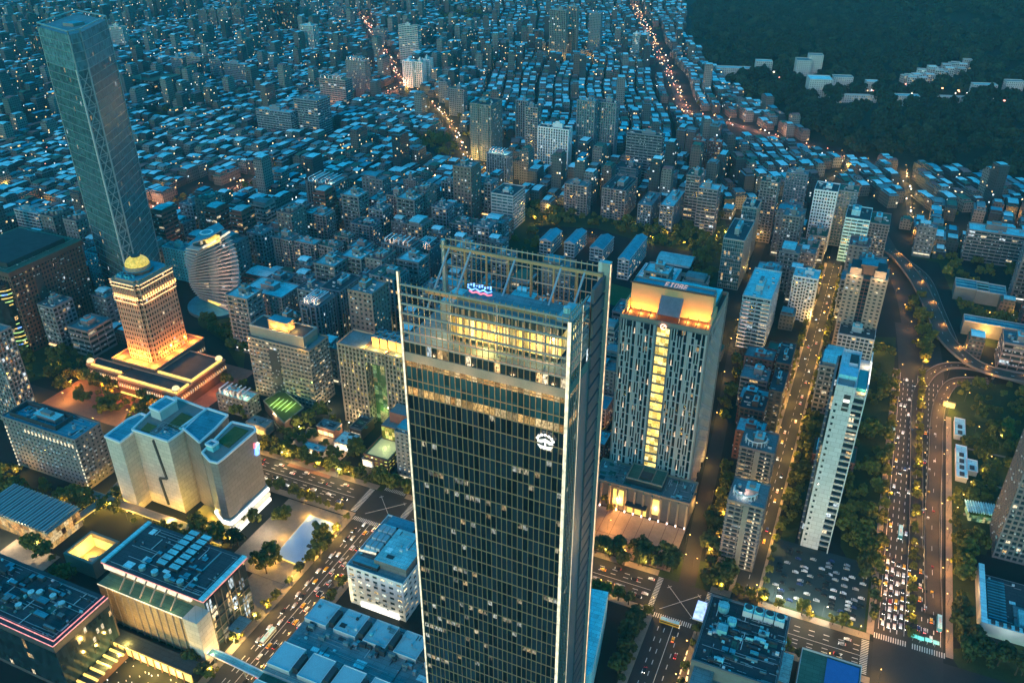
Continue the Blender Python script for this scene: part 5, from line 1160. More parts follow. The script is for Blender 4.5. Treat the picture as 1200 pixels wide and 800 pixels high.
# crescent-roofed twin flats at the lower centre right
for (nx_, yt, yb, xl, lab) in ((893, 596, 668, 855, 'front one of the two flats with crescent roof pergolas by the car park'), (905, 532, 590, 869, 'rear one of the two flats with crescent roof pergolas by the car park')):
    zz = zcorner(nx_, yt, yb); a, b = at(nx_, yt, zz); bl = bis(lambda t: proj(a, t, zz)[0]-xl, b-60, b); w = b-bl
    r = building('crescent_flats', lab, 'flats', a, bl, zz, w, 21, 'aptb', stone_g, gl_apt, roof_m, extra=8)
    m = MB()
    for k in range(9):
        t0, t1 = math.pi*(.9+k/9*1.2), math.pi*(.9+(k+1)/9*1.2)
        m.bar((w*.4+7*math.cos(t0), 8+6*math.sin(t0), zz+4.5), (w*.4+7*math.cos(t1), 8+6*math.sin(t1), zz+4.5), .35, white); m.bar((w*.4+7*math.cos(t0), 8+6*math.sin(t0), zz+.5), (w*.4+7*math.cos(t0), 8+6*math.sin(t0), zz+4.5), .25, white)
    m.obj('pergola', r); light(r, (w*.4, 5, zz+3), 1200, (1, .7, .6), .3)
    m = MB(); m.box(w*.45, w*.62, -1.6, -.4, 0, zz, concrete); m.obj('stair_tower', r)
    m = MB()
    for k in range(int(zz/3.3)): m.box(w*.8, w*.84, -1.7, -1.3, k*3.3+1.5, k*3.3+2.5, cream_e)
    m.obj('facade_light', r, kind='stuff')
for i, (a, b, w_, d_, z_, wm_, rf, lab) in enumerate(((520, -54, 19, 17, 24, tile_rd, roof_c, 'dark red block with a bright cyan roof sheet, lowest behind the crescent flats'), (541, -56, 17, 20, 30, stone_br, roof_d, 'brown block with a black roof above the red cyan-roofed one'), (566, -60, 20, 17, 22, tile_rd, roof_c, 'dark red block with two cyan roof sheets beside the hotel lane'),
    (560, -39, 9, 30, 38, metal_d, roof_d, 'narrow black-roofed block along the golden avenue'), (595, -40, 10, 34, 42, stone_br, roof_d, 'long dark brown block along the golden avenue'), (590, -64, 20, 18, 26, tile_pk, roof_m, 'pinkish block with a grey roof beside the hotel lane'), (614, -66, 22, 18, 31, tile_rd, roof_m, 'red-brown block in front of the cream-banded tower'), (640, -52, 20, 18, 24, stone_br, roof_g, 'brown block with a green roof in front of the cream-banded tower'))):
    building('town_block', lab, 'building', a, b, z_, w_, d_, ['punch', 'apt', 'bands'][i % 3], wm_, gl_apt, rf, random.Random(i), extra=7)
# schools with blue roofs, sports hall
for (xl, xn, xr, yt, yb, lab) in ((633, 646, 658, 281, 297, 'first blue-roofed classroom block, nearest the glass tower crown'), (662, 673, 687, 284, 300, 'second blue-roofed classroom block from the left'), (692, 707, 719, 290, 305, 'third blue-roofed classroom block from the left'), (725, 737, 758, 303, 326, 'fourth blue-roofed classroom block with a white end wall')):
    z = bis(lambda q_: proj(*at(xl, yt, q_), 0)[1]-yb, 1, 100); a, b = at(xl, yt, z); b2 = at(xn, yt+2, z)[1]; d = bis(lambda t: proj(t, b2, z)[0]-xr, a, a+300)-a
    s_ = thing('school_block', lab, 'school', a, b); w = b2-b; claim(a, a+d, b, b2, 2); wb = MB(); gb = MB()
    facade(wb, gb, 0, w, 0, d, 0, z-1, dict(bay=4, fl=3.6, pw=.8, pd=.3, sh=1.3, sd=.7), concrete_l, gl_off, roof_m); wb.obj('wall', s_); gb.obj('glazing', s_, kind='stuff')
    m = MB(); e = 1; z_ = z; m.face([(-e, -e, z_), (w/2, -e, z_+3), (w/2, d+e, z_+3), (-e, d+e, z_)], roof_b); m.face([(w/2, -e, z_+3), (w+e, -e, z_), (w+e, d+e, z_), (w/2, d+e, z_+3)], roof_b); m.face([(-e, -e, z_), (w+e, -e, z_), (w/2, -e, z_+3)], concrete_l); m.face([(-e, d+e, z_), (w/2, d+e, z_+3), (w+e, d+e, z_)], concrete_l); m.obj('roof', s_)
z = 15; a, b = at(770, 303, z); b2 = at(808, 310, z)[1]; d = at(775, 291, z)[0]-a; w = b2-b
gy = thing('sports_hall', 'sports hall with a curved bright cyan roof in the school park', 'hall', a, b); claim(a-45, a+d, b-12, b2)
m = MB(); m.box(0, w, 0, d, 0, z-3, concrete_l); m.obj('wall', gy); m = MB(); N_ = 10
for k in range(N_):
    y0, y1_ = k/N_, (k+1)/N_; h0, h1 = z-3+4*math.sin(math.pi*y0), z-3+4*math.sin(math.pi*y1_)
    m.face([(-1, y0*d, h0), (w+1, y0*d, h0), (w+1, y1_*d, h1), (-1, y1_*d, h1)], roof_c)
m.obj('roof', gy); g = MB(); g.cell(.5, w+.2, -.2, d-1, 5, z-5, 10, 5, 1, gl_dark); g.obj('glazing', gy)
mk_ = thing('market_hall', 'low hall covered with rows of white rooftop units before the sports hall', 'hall', a-42, b-10)
m = MB(); m.box(0, w+4, 0, 36, 0, 10, concrete_l, top=roof_c); m.ring(0, w+4, 0, 36, 10, 11, .5, white); m.obj('hall_body', mk_)
um = MB(); um.box(0, 4, 0, 2.6, 10, 11.8, white, top=roof_l); ume = um.mesh('roof_unit')
for k in range(30): link('roof_unit', ume, mk_, (2+(k % 6)*w/6, 3+(k//6)*6.5, 0))
for (px, py, w_, d_, lab) in ((312, 252, 30, 70, 'long blue school roof left of the crowned apartment tower'), (352, 232, 26, 56, 'second long blue school roof touching the crowned apartment tower'), (1120, 335, 30, 22, 'flat teal depot shed above the ramp lamps, left one'), (1145, 340, 26, 22, 'flat teal depot shed above the ramp lamps, right one'), (1130, 375, 50, 14, 'low ribbed shed at the right between the trees')):
    a, b = at(px, py, 14); r = thing('blue_roof_hall', lab, 'hall', a, b); m = MB(); m.box(0, w_, 0, d_, 0, 13, concrete, top=roof_b); m.ring(0, w_, 0, d_, 13, 14, .5, concrete_l)
    for k in range(int(d_/7)): m.box(.6, w_-.6, 2+k*7, 2.5+k*7, 13, 13.5, roof_c)
    m.obj('hall_body', r); claim(a, a+d_, b, b+w_)

# ================================================================== RAMPS AND VIADUCT
conc_d = mat('ramp_asphalt', (.075, .06, .05), .85, .3, .08)
def ramp(name, label, pts, w_, z):
    L2 = smooth([(*at(px, py, z), z) for px, py in pts], 8); m, L_ = strip(L2, w_, conc_d, z)
    for i in range(len(L_)-1):
        for s_ in (0, 1):
            p, q = L_[i][s_], L_[i+1][s_]; m.face([(p[0], p[1], z+1), (q[0], q[1], z+1), (q[0], q[1], z-1.2), (p[0], p[1], z-1.2)], stone_g)
            m.bar((p[0], p[1], z+1), (q[0], q[1], z+1), .13, concrete)
        if z > 2 and i % 5 == 2: c = ((L_[i][0][0]+L_[i][1][0])/2, (L_[i][0][1]+L_[i][1][1])/2); m.cyl(*c, 1.1, 0, z-.2, 8, concrete)
    for i in range(0, len(L2)-1):
        p, q = L2[i], L2[i+1]; 
        if i % 2 == 0: m.bar((p[1], p[0], z+.05), ((p[1]*.6+q[1]*.4), (p[0]*.6+q[0]*.4), z+.05), .12, paint)
    for q in L2[::2]: OCC.append((q[0]-6, q[0]+6, q[1]-6, q[1]+6))
    tag(m.obj(name, rot=-TH), label, 'ramp'); return L2
R1 = ramp('viaduct', 'elevated expressway curving down from the upper right past the beige tower', [(1042, 293), (1056, 305), (1075, 330), (1092, 362), (1110, 398), (1150, 430), (1215, 446)], 13, 7)
R2 = ramp('expressway_ramp', 'inner ramp that swings from the avenue to the right under the viaduct', [(1073, 640), (1074, 560), (1074, 480), (1079, 455), (1096, 434), (1122, 428), (1165, 436), (1215, 452)], 8, 1.2)
R3 = ramp('expressway_ramp', 'outer ramp on the right of the avenue joining the curve by the park lamps', [(1094, 720), (1092, 620), (1096, 540), (1098, 490), (1106, 462), (1122, 447), (1160, 447)], 9, .9)
R4 = ramp('side_ramp', 'narrow ramp between tree strips running beside the upper viaduct', [(1052, 300), (1085, 325), (1103, 365), (1118, 400)], 6, 3)
m = MB(); q = at(1104, 476, 0); m.box(0, 9, 0, 1.2, 0, 5, stone_b); m.box(.6, 8.4, -.4, -.02, .5, 4.5, yellow_e); o = m.obj('underpass_portal', loc=(*xy(*q), 0), rot=-TH); tag(o, 'lamp-lit yellow underpass mouth at the end of the sunken lane by the park', 'underpass')
ld = bpy.data.lights.new('portal_light', 'POINT'); ld.energy = 9000*LK_; ld.color = (1, .55, .08); lo = bpy.data.objects.new('portal_light', ld); COL.objects.link(lo); lo.parent = o; lo.location = (4, -6, 5)

# ================================================================== GREEN AREAS (corner points seen in the picture)
def inpoly(x, y, P):
    c = False; j = len(P)-1
    for i in range(len(P)):
        if (P[i][1] > y) != (P[j][1] > y) and x < (P[j][0]-P[i][0])*(y-P[i][1])/(P[j][1]-P[i][1])+P[i][0]: c = not c
        j = i
    return c
GREEN = [
 ([(992, 395), (1050, 395), (1044, 500), (1040, 640), (1035, 690), (1012, 690), (985, 640)], 95, 0),
 ([(1112, 450), (1215, 450), (1215, 520), (1155, 650), (1108, 640), (1110, 560)], 90, 0),
 ([(1110, 640), (1140, 640), (1145, 760), (1108, 740)], 34, 0),
 ([(912, 640), (935, 560), (952, 470), (972, 470), (950, 560), (930, 640)], 26, 0),
 ([(600, 235), (700, 252), (850, 258), (862, 330), (812, 335), (815, 295), (768, 288), (700, 268), (600, 262)], 170, 0),
 ([(590, 262), (630, 262), (630, 300), (590, 290)], 16, 0),
 ([(735, 640), (800, 655), (900, 665), (905, 700), (820, 690), (735, 668)], 60, 0),
 ([(700, 640), (716, 650), (716, 672), (698, 668)], 8, 0),
 ([(60, 405), (118, 425), (128, 450), (205, 478), (180, 500), (130, 490), (60, 455)], 80, 2),
 ([(305, 520), (380, 545), (480, 575), (480, 600), (420, 590), (310, 556)], 60, 0),
 ([(235, 350), (290, 380), (285, 440), (262, 400), (232, 380)], 36, 0),
 ([(120, 400), (60, 400), (0, 420), (10, 455), (90, 430)], 24, 0),
 ([(735, 718), (770, 735), (745, 800), (722, 800)], 26, 0),
 ([(1066, 300), (1100, 308), (1140, 400), (1200, 420), (1200, 380), (1150, 350), (1120, 300)], 60, 0), ([(1062, 345), (1080, 352), (1102, 405), (1084, 428), (1070, 425), (1064, 380)], 40, 2),
 ([(1010, 680), (1032, 690), (1022, 745), (990, 740), (1000, 690)], 16, 0),
 ([(905, 700), (1000, 735), (990, 748), (905, 722)], 14, 0),
 ([(300, 650), (325, 655), (318, 678), (296, 668)], 6, 1), ([(335, 598), (350, 600), (330, 625), (318, 620)], 5, 1), ([(380, 620), (397, 622), (372, 662), (358, 662)], 7, 1),
 ([(1110, 760), (1200, 755), (1200, 810), (1140, 810)], 24, 0),
 ([(0, 560), (60, 590), (40, 610), (0, 610)], 10, 0), ([(90, 695), (0, 625), (40, 620), (110, 660)], 10, 0),
 ([(215, 770), (260, 775), (250, 800), (205, 800)], 5, 1),
 ([(480, 155), (545, 158), (548, 185), (500, 182)], 60, 0), ([(860, 120), (905, 115), (935, 105), (900, 85), (870, 95)], 60, 0),
 ([(945, 330), (965, 330), (960, 380), (945, 420)], 14, 0),
 ([(0, 10), (150, 4), (150, 14), (0, 24)], 60, 0), ([(515, 12), (575, 10), (575, 25), (515, 24)], 60, 0), ([(180, 235), (250, 228), (330, 190), (330, 200), (250, 245)], 26, 0),
 ([(820, 560), (850, 545), (862, 560), (840, 650), (812, 650)], 26, 0), ([(310, 470), (400, 490), (430, 545), (330, 530)], 26, 0), ([(268, 440), (300, 452), (300, 480), (275, 470)], 6, 0),
 ([(0, 500), (20, 540), (110, 590), (150, 575), (190, 600), (120, 605), (60, 590), (0, 560)], 20, 0), ([(180, 590), (262, 640), (285, 640), (210, 590)], 14, 0), ([(868, 470), (885, 470), (868, 520), (850, 520)], 8, 0),
 ([(985, 300), (1050, 300), (1040, 395), (1046, 395)], 10, 0), ([(712, 480), (722, 480), (716, 600), (704, 600)], 16, 1), ([(1140, 300), (1200, 310), (1200, 330), (1140, 325)], 10, 0),
 ([(150, 600), (180, 612), (250, 645), (235, 650), (150, 610)], 10, 2), ([(60, 575), (130, 585), (110, 612), (60, 600)], 14, 2), ([(835, 600), (852, 600), (842, 660), (820, 655)], 12, 2), ([(862, 420), (878, 420), (850, 500), (838, 500)], 14, 2),
 ([(715, 640), (735, 640), (735, 665), (712, 660)], 6, 2), ([(255, 445), (300, 455), (300, 500), (262, 490)], 10, 2), ([(1010, 640), (1035, 640), (1030, 690), (1005, 690)], 10, 2), ([(265, 600), (300, 610), (290, 640), (262, 630)], 6, 1),
 ([(712, 335), (742, 340), (740, 362), (712, 358)], 0, 0),
]
FP = [(815, 0), (802, 40), (830, 80), (870, 112), (925, 150), (1000, 186), (1060, 192), (1200, 217), (1400, 250), (1900, 330)]
def below_hill(px, py):   # is this spot on the wooded hill side of the town edge?
    if px < 800: return False
    if px >= 1900: return True
    for i in range(len(FP)-1):
        if FP[i][0] <= px < FP[i+1][0]:
            t = (px-FP[i][0])/(FP[i+1][0]-FP[i][0]); return py < FP[i][1]+(FP[i+1][1]-FP[i][1])*t
    return px > 815 and py < 0
# ---- hills
HB = [Vector(xy(*at(*p))) for p in [(815, 0), (802, 40), (830, 80), (870, 112), (925, 150), (1000, 186), (1060, 192), (1200, 217), (1400, 250), (1900, 330)]]
HB = [Vector((HB[0].x+350, 6000))] + HB
hb = np.array([[p.x, p.y] for p in HB])
def hdist(X, Y):
    best = np.full(X.shape, 1e9); side = np.zeros(X.shape)
    for i in range(len(hb)-1):
        p, q = hb[i], hb[i+1]; d = q-p; L2 = (d**2).sum(); t = np.clip(((X-p[0])*d[0]+(Y-p[1])*d[1])/L2, 0, 1)
        ex, ey = X-(p[0]+t*d[0]), Y-(p[1]+t*d[1]); ds = np.hypot(ex, ey); cr = d[0]*(Y-p[1])-d[1]*(X-p[0]); k = ds < best
        best = np.where(k, ds, best); side = np.where(k, cr, side)
    return best*np.where(side > 0, 1, -1)
def hz(X, Y):
    d = np.maximum(hdist(X, Y), -30.); n = np.sin(X*.006+1)*np.cos(Y*.005)+.5*np.sin(X*.017+Y*.013)
    base = np.clip(d, -30, 1e9)
    return np.where(base < 0, -4., np.minimum(base*.13, 24)+np.clip(base-420, 0, 1100)*.16*(1+.35*n)+np.clip(base/200, 0, 1)*n*9)
gx = np.arange(300, 4200, 45.); gy = np.arange(900, 4600, 45.); GX, GY = np.meshgrid(gx, gy); GZ = hz(GX, GY)
nx_ = len(gx); V_ = np.stack([GX.ravel(), GY.ravel(), GZ.ravel()], 1).tolist()
F_ = [(j*nx_+i, j*nx_+i+1, (j+1)*nx_+i+1, (j+1)*nx_+i) for j in range(len(gy)-1) for i in range(nx_-1) if max(GZ[j, i], GZ[j, i+1], GZ[j+1, i], GZ[j+1, i+1]) > -3.9]
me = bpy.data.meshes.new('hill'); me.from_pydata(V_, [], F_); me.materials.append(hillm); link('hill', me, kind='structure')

# ================================================================== LOW BUILDINGS: a kit of variants
walls = [mat('wall_a', (.22, .20, .19), .85), mat('wall_b', (.17, .175, .185), .85), mat('wall_c', (.28, .27, .26), .85), tile_pk, tile_bl, mat('wall_d', (.22, .16, .14), .85), tile_rd]
roofs = [roof_c, roof_c, roof_c, roof_l, roof_l, roof_l, roof_m, roof_m, roof_g, roof_b, roof_r]
VAR = []
for k in range(16):
    rnd = random.Random(100+k); w = rnd.choice([12, 14, 16, 18, 22, 26]); d = rnd.choice([12, 14, 16, 18, 20]); nf = rnd.choice([4, 5, 5, 6, 7, 7, 8, 10, 12]) if k < 12 else rnd.choice([13, 15, 17])
    root = bpy.data.objects.new('low_building', None); wb = MB(); gb = MB(); wm_ = walls[k % 7]; z = nf*3.3; st = ST[rnd.choice(['apt', 'apt', 'punch', 'bands', 'aptb'])]
    facade(wb, gb, 0, w, 0, d, 0, z, st, wm_, gl_apt, rnd.choice(roofs))
    if rnd.random() < .4: wb.box(w*.2, w*.5, d, d+4, 0, z-3.3, wm_, top=roof_m)
    o = wb.obj('wall', root); g = gb.obj('glazing', root, kind='stuff')
    m = MB(); t = rnd.random(); rr = rnd.choice(roofs)
    if t < .6:   # sheet-metal roof shelter
        x1 = w*rnd.uniform(.55, .95); y0 = d*rnd.uniform(.05, .3); h = z+3.2
        m.face([(.5, y0, h), (x1, y0, h), (x1, (y0+d)/2, h+1.1), (.5, (y0+d)/2, h+1.1)], rr); m.face([(.5, (y0+d)/2, h+1.1), (x1, (y0+d)/2, h+1.1), (x1, d-.3, h), (.5, d-.3, h)], rr)
        m.box(.8, x1-.3, y0+.4, d-.6, z+.5, h-.05, wm_, top=rr, bottom=False); m.obj('roof_shelter', root)
    clutter(root, .5, w-.5, .5, d-.5, z+.5, wm_, rnd, 8, t >= .6); air_units(root, w, d, z, rnd, 16)
    m = MB(); m.box(.6, w-.6, -1.5, -.5, 2.8, 3.6, rnd.choice([cream_e, white_e, orange_e, yellow_e])); 
    if rnd.random() < .6: m.obj('shop_light', root)
    VAR.append((root, w, d, z))
def rot_here(px, py):
    if px > 850 and py < 240: return math.radians(-30)
    if px > 560 and py < 175: return math.radians(-21)
    return 0.
LITROADS = [([(1010, 192), (905, 160), (850, 143), (803, 130), (790, 100), (765, 50), (742, 6)], 22), ([(548, 190), (530, 150), (512, 128), (480, 108)], 12), ([(362, 137), (436, 112), (470, 103), (462, 80), (440, 48), (427, 20)], 16),
            ([(600, 235), (575, 205), (550, 190)], 10), ([(1068, 262), (1063, 225), (1058, 200)], 10), ([(640, 60), (655, 72), (690, 70)], 10), ([(872, 262), (935, 232), (990, 200)], 9), ([(300, 210), (210, 245), (170, 240)], 14), ([(575, 165), (600, 225)], 8)]
RD = []
for pts, w_ in LITROADS:
    L2 = smooth([at(*p) for p in pts], 6); RD.append((L2, w_)); m, _ = strip(L2, w_*.7, asphalt, .09); o = m.obj('road', rot=-TH); o['kind'] = 'structure'
    for i in range(len(L2)-1):
        n = int(math.dist(L2[i], L2[i+1])/12)+1
        for j in range(n): t = j/n; c = [L2[i][q]*(1-t)+L2[i+1][q]*t for q in (0, 1)]; OCC.append((c[0]-w_*.55, c[0]+w_*.55, c[1]-w_*.55, c[1]+w_*.55))
# buckets for fast clearance tests
BK = {}
def rebuild():
    BK.clear()
    for r in OCC:
        for i in range(int(r[0]//60)-1, int(r[1]//60)+2):
            for j in range(int(r[2]//60)-1, int(r[3]//60)+2): BK.setdefault((i, j), []).append(r)
OCC = [r for r in OCC]
rebuild()
def free(a, b, ra=6, rb=6):
    for (p, q, r, s) in BK.get((int(a//60), int(b//60)), ()):
        if a+ra > p and a-ra < q and b+rb > r and b-rb < s: return False
    return True
OPEN = [[(590, 232), (700, 250), (865, 250), (870, 350), (740, 362), (590, 330)], [(190, 300), (300, 335), (290, 470), (225, 470), (190, 400)], [(1105, 425), (1300, 425), (1300, 900), (1105, 900)], [(690, 600), (905, 610), (905, 720), (690, 700)], [(250, 445), (430, 455), (480, 500), (490, 620), (290, 560), (250, 500)], [(0, 400), (130, 400), (300, 470), (330, 640), (0, 700)], [(815, 560), (860, 560), (850, 640), (800, 640)]]
def green_at(px, py): return any(inpoly(px, py, P) for P, n, k in GREEN) or any(inpoly(px, py, P) for P in OPEN)
cand = []
rng = random.Random(5)
for rg in (0, 1, 2):
    ph = (0, math.radians(-21), math.radians(-30))[rg]; c, s = math.cos(ph), math.sin(ph)
    # p runs along u rotated by ph, q across
    p = -2600
    P_MIN, P_MAX = 380, 4100
    q = -3600
    while q < 2600:
        rowd = 2*13.5; qq = q
        p = P_MIN-rng.uniform(0, 60)
        while p < P_MAX:
            blk = rng.uniform(70, 120); pe = p+blk
            for side in (0, 1):
                t = p
                while t < pe-9:
                    wu = rng.uniform(11, 26); wu = min(wu, pe-t)
                    pc = t+wu/2; qc = qq+6.6+side*13.6
                    a = pc*c-qc*s; b = pc*s+qc*c
                    if pc > 900: a, b = a+16*math.sin(b/150+1)+7*math.sin(b/61), b+20*math.sin(a/190+b/900)+9*math.sin(a/71+2)
                    t += wu+.5
                    if a < 395: continue
                    x, y = xy(a, b)
                    if y < 250: continue
                    px, py = proj(a, b, 8)
                    if px < -200 or px > 1420 or py < -20: continue
                    if abs(rot_here(px, py)-ph) > .01: continue
                    if below_hill(px, py+3) or green_at(px, py): continue
                    rad = max(wu, 13)/2
                    if not free(a, b, rad, rad): continue
                    cand.append((a, b, wu, 12.6, ph, math.hypot(x, y), px, py))
            p = pe+rng.uniform(6, 11)
        q += rowd+rng.choice([3, 3.5, 4, 8])
cand.sort(key=lambda t: t[5])
# nearest ones become full buildings on a coarser pattern
IND = []; used = []
NEAR = 980
for cnd in cand:
    if cnd[5] > NEAR: break
    a, b = cnd[0], cnd[1]
    k = (rng.randrange(12) if rng.random() < .5 else rng.choice([8, 10, 11, 12, 13, 14, 15])) if cnd[5] > 620 else rng.randrange(12)
    root, w, d, z = VAR[k]
    sc_ = 1.25 if cnd[5] > 600 else 1.0; w, d = w*sc_, d*sc_
    ok = free(a, b, d/2+2, w/2+1) and all(abs(a-u[0]) > (d+u[3])/2+1.5 or abs(b-u[1]) > (w+u[2])/2+1.5 for u in used)
    if ok and len(IND) < 290: IND.append((a, b, k, sc_)); used.append((a, b, w, d))
tone = {0: 'grey', 1: 'blue-grey', 2: 'pale', 3: 'pinkish grey', 4: 'bluish tiled', 5: 'brown', 6: 'dark red tiled'}
for i, (a, b, k, sc_) in enumerate(IND):
    root, w, d, z = VAR[k]; w, d, z = w*sc_, d*sc_, z*sc_; px, py = proj(a, b, z)
    where = 'left of the centre' if px < 430 else ('above the glass tower' if px < 720 else ('between the hotel and the white slab' if px < 930 else 'at the right beyond the avenue'))
    far_ = 'in the nearer blocks' if math.hypot(*xy(a, b)) < 640 else 'in the middle distance'
    lab = f"{tone[k % 7]} {'low-rise' if z < 30 else 'mid-rise'} block with rooftop sheds and tanks, {far_} {where}"
    o = place(root, a-d/2, b-w/2, scale=(sc_, sc_, sc_), label=lab, group='ordinary town blocks '+where)
    o['category'] = 'building'; o.name = 'low_building' if z < 30 else 'mid_building'
for u in used: OCC.append((u[0]-u[3]/2-1, u[0]+u[3]/2+1, u[1]-u[2]/2-1, u[1]+u[2]/2+1))
rebuild()
for root, *_ in VAR:
    for ch in list(root.children): bpy.data.objects.remove(ch)
    bpy.data.objects.remove(root)
# ---- the sea of roofs beyond
far_w = [cells('far_wall_'+n, (.02, .03, .035), .035, 3.0, rough=.6, spec=.2, subst=.2, vary=0, wall=c) for n, c in (('grey', (.11, .12, .12)), ('warm', (.15, .12, .11)), ('pale', (.22, .22, .21)), ('dark', (.05, .06, .07)))]
cm = MB(); rr2 = random.Random(11)
for (a, b, wu, dd, ph, dist, px, py) in cand:
    if not free(a, b, wu/2-1.5, 5): continue
    if rr2.random() < .03 or math.sin(a/83+1.3)*math.sin(b/97+.4) > .93: continue
    h = rr2.choice([9, 10, 12, 12, 13, 13, 15, 17]) + rr2.uniform(-1, 1)
    if wu > 14 and rr2.random() < (.24 if math.sin(a/210)*math.sin(b/170) > .35 else .03): h = rr2.uniform(24, 58)
    if dist > 1500 and px < 520 and rr2.random() < .06: h = rr2.uniform(28, 50)
    c, s = math.cos(ph), math.sin(ph); wm_ = rr2.choice(far_w); rf = rr2.choice(roofs)
    def pt(x, y): x2, y2 = x*c+y*s*0, y; return (b+x*c+y*s, a-x*s*1+y*c) if False else (b+(-s)*(-x)*0+x*c+y*s, a+y*c-x*s)
    hw, hd = (dd*.5), (wu*.5)
    q4 = [(-hw, -hd), (hw, -hd), (hw, hd), (-hw, hd)]; q4 = [pt(*t) for t in q4]
    u = rr2.randint(0, 5000)
    for i in range(4):
        A, B = q4[i], q4[(i+1) % 4]; n_ = max(2, int(math.dist(A, B)/3)); nf = max(2, int(h/3.3))
        cm.face([(*A, 0), (*B, 0), (*B, h), (*A, h)], wm_, [(u+i*17, 0), (u+i*17+n_, 0), (u+i*17+n_, nf), (u+i*17, nf)])
    cm.face([(*t, h) for t in q4], rr2.choice([roof_m, roof_d, roof_g]))
    # shelter roofs, ridged or flat, on part of the top
    for _ in range(1):
        f0, f1 = rr2.uniform(-1, -.5), rr2.uniform(.5, 1); g0, g1 = rr2.uniform(-1, -.6), rr2.uniform(.6, 1); hh = h+rr2.uniform(1.5, 3.6); rf = rr2.choice(roofs)
        r4 = [pt(hw*f0, hd*g0), pt(hw*f1, hd*g0), pt(hw*f1, hd*g1), pt(hw*f0, hd*g1)]
        mA = ((r4[0][0]+r4[3][0])/2, (r4[0][1]+r4[3][1])/2); mB = ((r4[1][0]+r4[2][0])/2, (r4[1][1]+r4[2][1])/2); rz = hh+rr2.choice([0.3, 1.2])
        cm.face([(*r4[0], hh), (*r4[1], hh), (*mB, rz), (*mA, rz)], rf); cm.face([(*mA, rz), (*mB, rz), (*r4[2], hh), (*r4[3], hh)], rf)
        cm.face([(*r4[0], h), (*r4[1], h), (*r4[1], hh), (*r4[0], hh)], wm_, [(u, 0), (u+2, 0), (u+2, 1), (u, 1)])
        if dist < 1900:
            cm.face([(*r4[1], h), (*r4[2], h), (*r4[2], hh), (*r4[1], hh)], wm_, [(u, 0), (u+2, 0), (u+2, 1), (u, 1)]); cm.face([(*r4[3], h), (*r4[0], h), (*r4[0], hh), (*r4[3], hh)], wm_, [(u, 0), (u+2, 0), (u+2, 1), (u, 1)])
o = cm.obj('distant_town', rot=-TH, kind='stuff'); tag(o, 'dense carpet of low houses with cyan sheet roofs reaching to the top of the picture', 'town')
print('cand', len(cand), 'ind', len(IND), 'farfaces', len(cm.f))
# tiny lights of the far streets
lt_ = MB(); cols_ = [glow('far_lamp_warm', (1, .5, .2), 5), glow('far_lamp_white', (1, .85, .6), 6), glow('far_lamp_cool', (.7, .95, 1), 4), glow('far_lamp_rose', (1, .3, .2), 4)]
for _ in range(520):
    cnd = cand[int(len(cand)*rr2.random())]
    if cnd[5] < 800: continue
    a, b = cnd[0]+rr2.uniform(-12, 12), cnd[1]+rr2.uniform(-12, 12); s_ = rr2.uniform(.25, .55)*(cnd[5]/1400); z = rr2.choice([5, 8, 14, 19, 20]); lt_.box(b-s_, b+s_, a-s_, a+s_, z, z+s_, rr2.choice(cols_), bottom=False)
for L2, w_ in RD:
    big = w_ > 11
    for i in range(len(L2)-1):
        n = max(1, int(math.dist(L2[i], L2[i+1])/(9 if big else 18)))
        for j in range(n):
            t = j/n; a, b = [L2[i][q]*(1-t)+L2[i+1][q]*t for q in (0, 1)]; a += rr2.uniform(-w_, w_)*.5; b += rr2.uniform(-w_, w_)*.5; s_ = rr2.uniform(.3, .85)
            lt_.box(b-s_, b+s_, a-s_, a+s_, 3, 3+s_*2, rr2.choice(cols_[:2]+[cols_[0], cols_[3]] if big else cols_[:2]), bottom=False)
o = lt_.obj('distant_light', rot=-TH, kind='stuff'); tag(o, 'scattered street lamps, shop signs and car lights of the far town', 'lights')
# hillside campus
def onhill(px, py):
    lo, hi = 300., 4000.
    x = (px-600)/FPX; y = -(py-400)/FPX; d = np.array([x, cP+y*sP, -sP+y*cP])
    t = 600.
    while t < 4500:
        p = d*t; 
        if CAM_H+p[2] < max(0, float(hz(np.array([p[0]]), np.array([p[1]]))[0])): break
        t += 8
    return p[0], p[1], max(0, CAM_H+p[2])
CAMP = [(860, 90, 55, 14, 9, roof_c, 'long cyan-roofed hall at the left of the hillside campus'), (893, 88, 24, 14, 16, roof_c, 'cyan slab beside the long hall of the hillside campus'), (938, 92, 20, 20, 22, roof_m, 'grey dormitory on the wooded slope, left one'), (952, 88, 20, 14, 24, roof_m, 'grey dormitory on the wooded slope, right one'),
        (957, 113, 30, 26, 20, roof_l, 'round-cornered pale hall alone on the wooded slope'), (1058, 124, 34, 12, 9, roof_c, 'low cyan-roofed hall on the hillside right of the campus lawn'), (1003, 120, 50, 6, 5, roof_c, 'long thin pale retaining terrace on the hillside'), (1120, 122, 52, 6, 5, roof_c, 'second thin terrace further right on the hillside'), (985, 104, 26, 14, 12, roof_m, 'grey hall between the pale hall and the lamps of the hill road'), (1022, 108, 22, 12, 10, roof_l, 'small white hall left of the villa cluster on the hill'), (1150, 112, 30, 12, 10, roof_c, 'cyan-roofed hall right of the villa cluster on the hill'), (1185, 108, 22, 12, 10, roof_m, 'last grey hall at the right end of the hill road')]
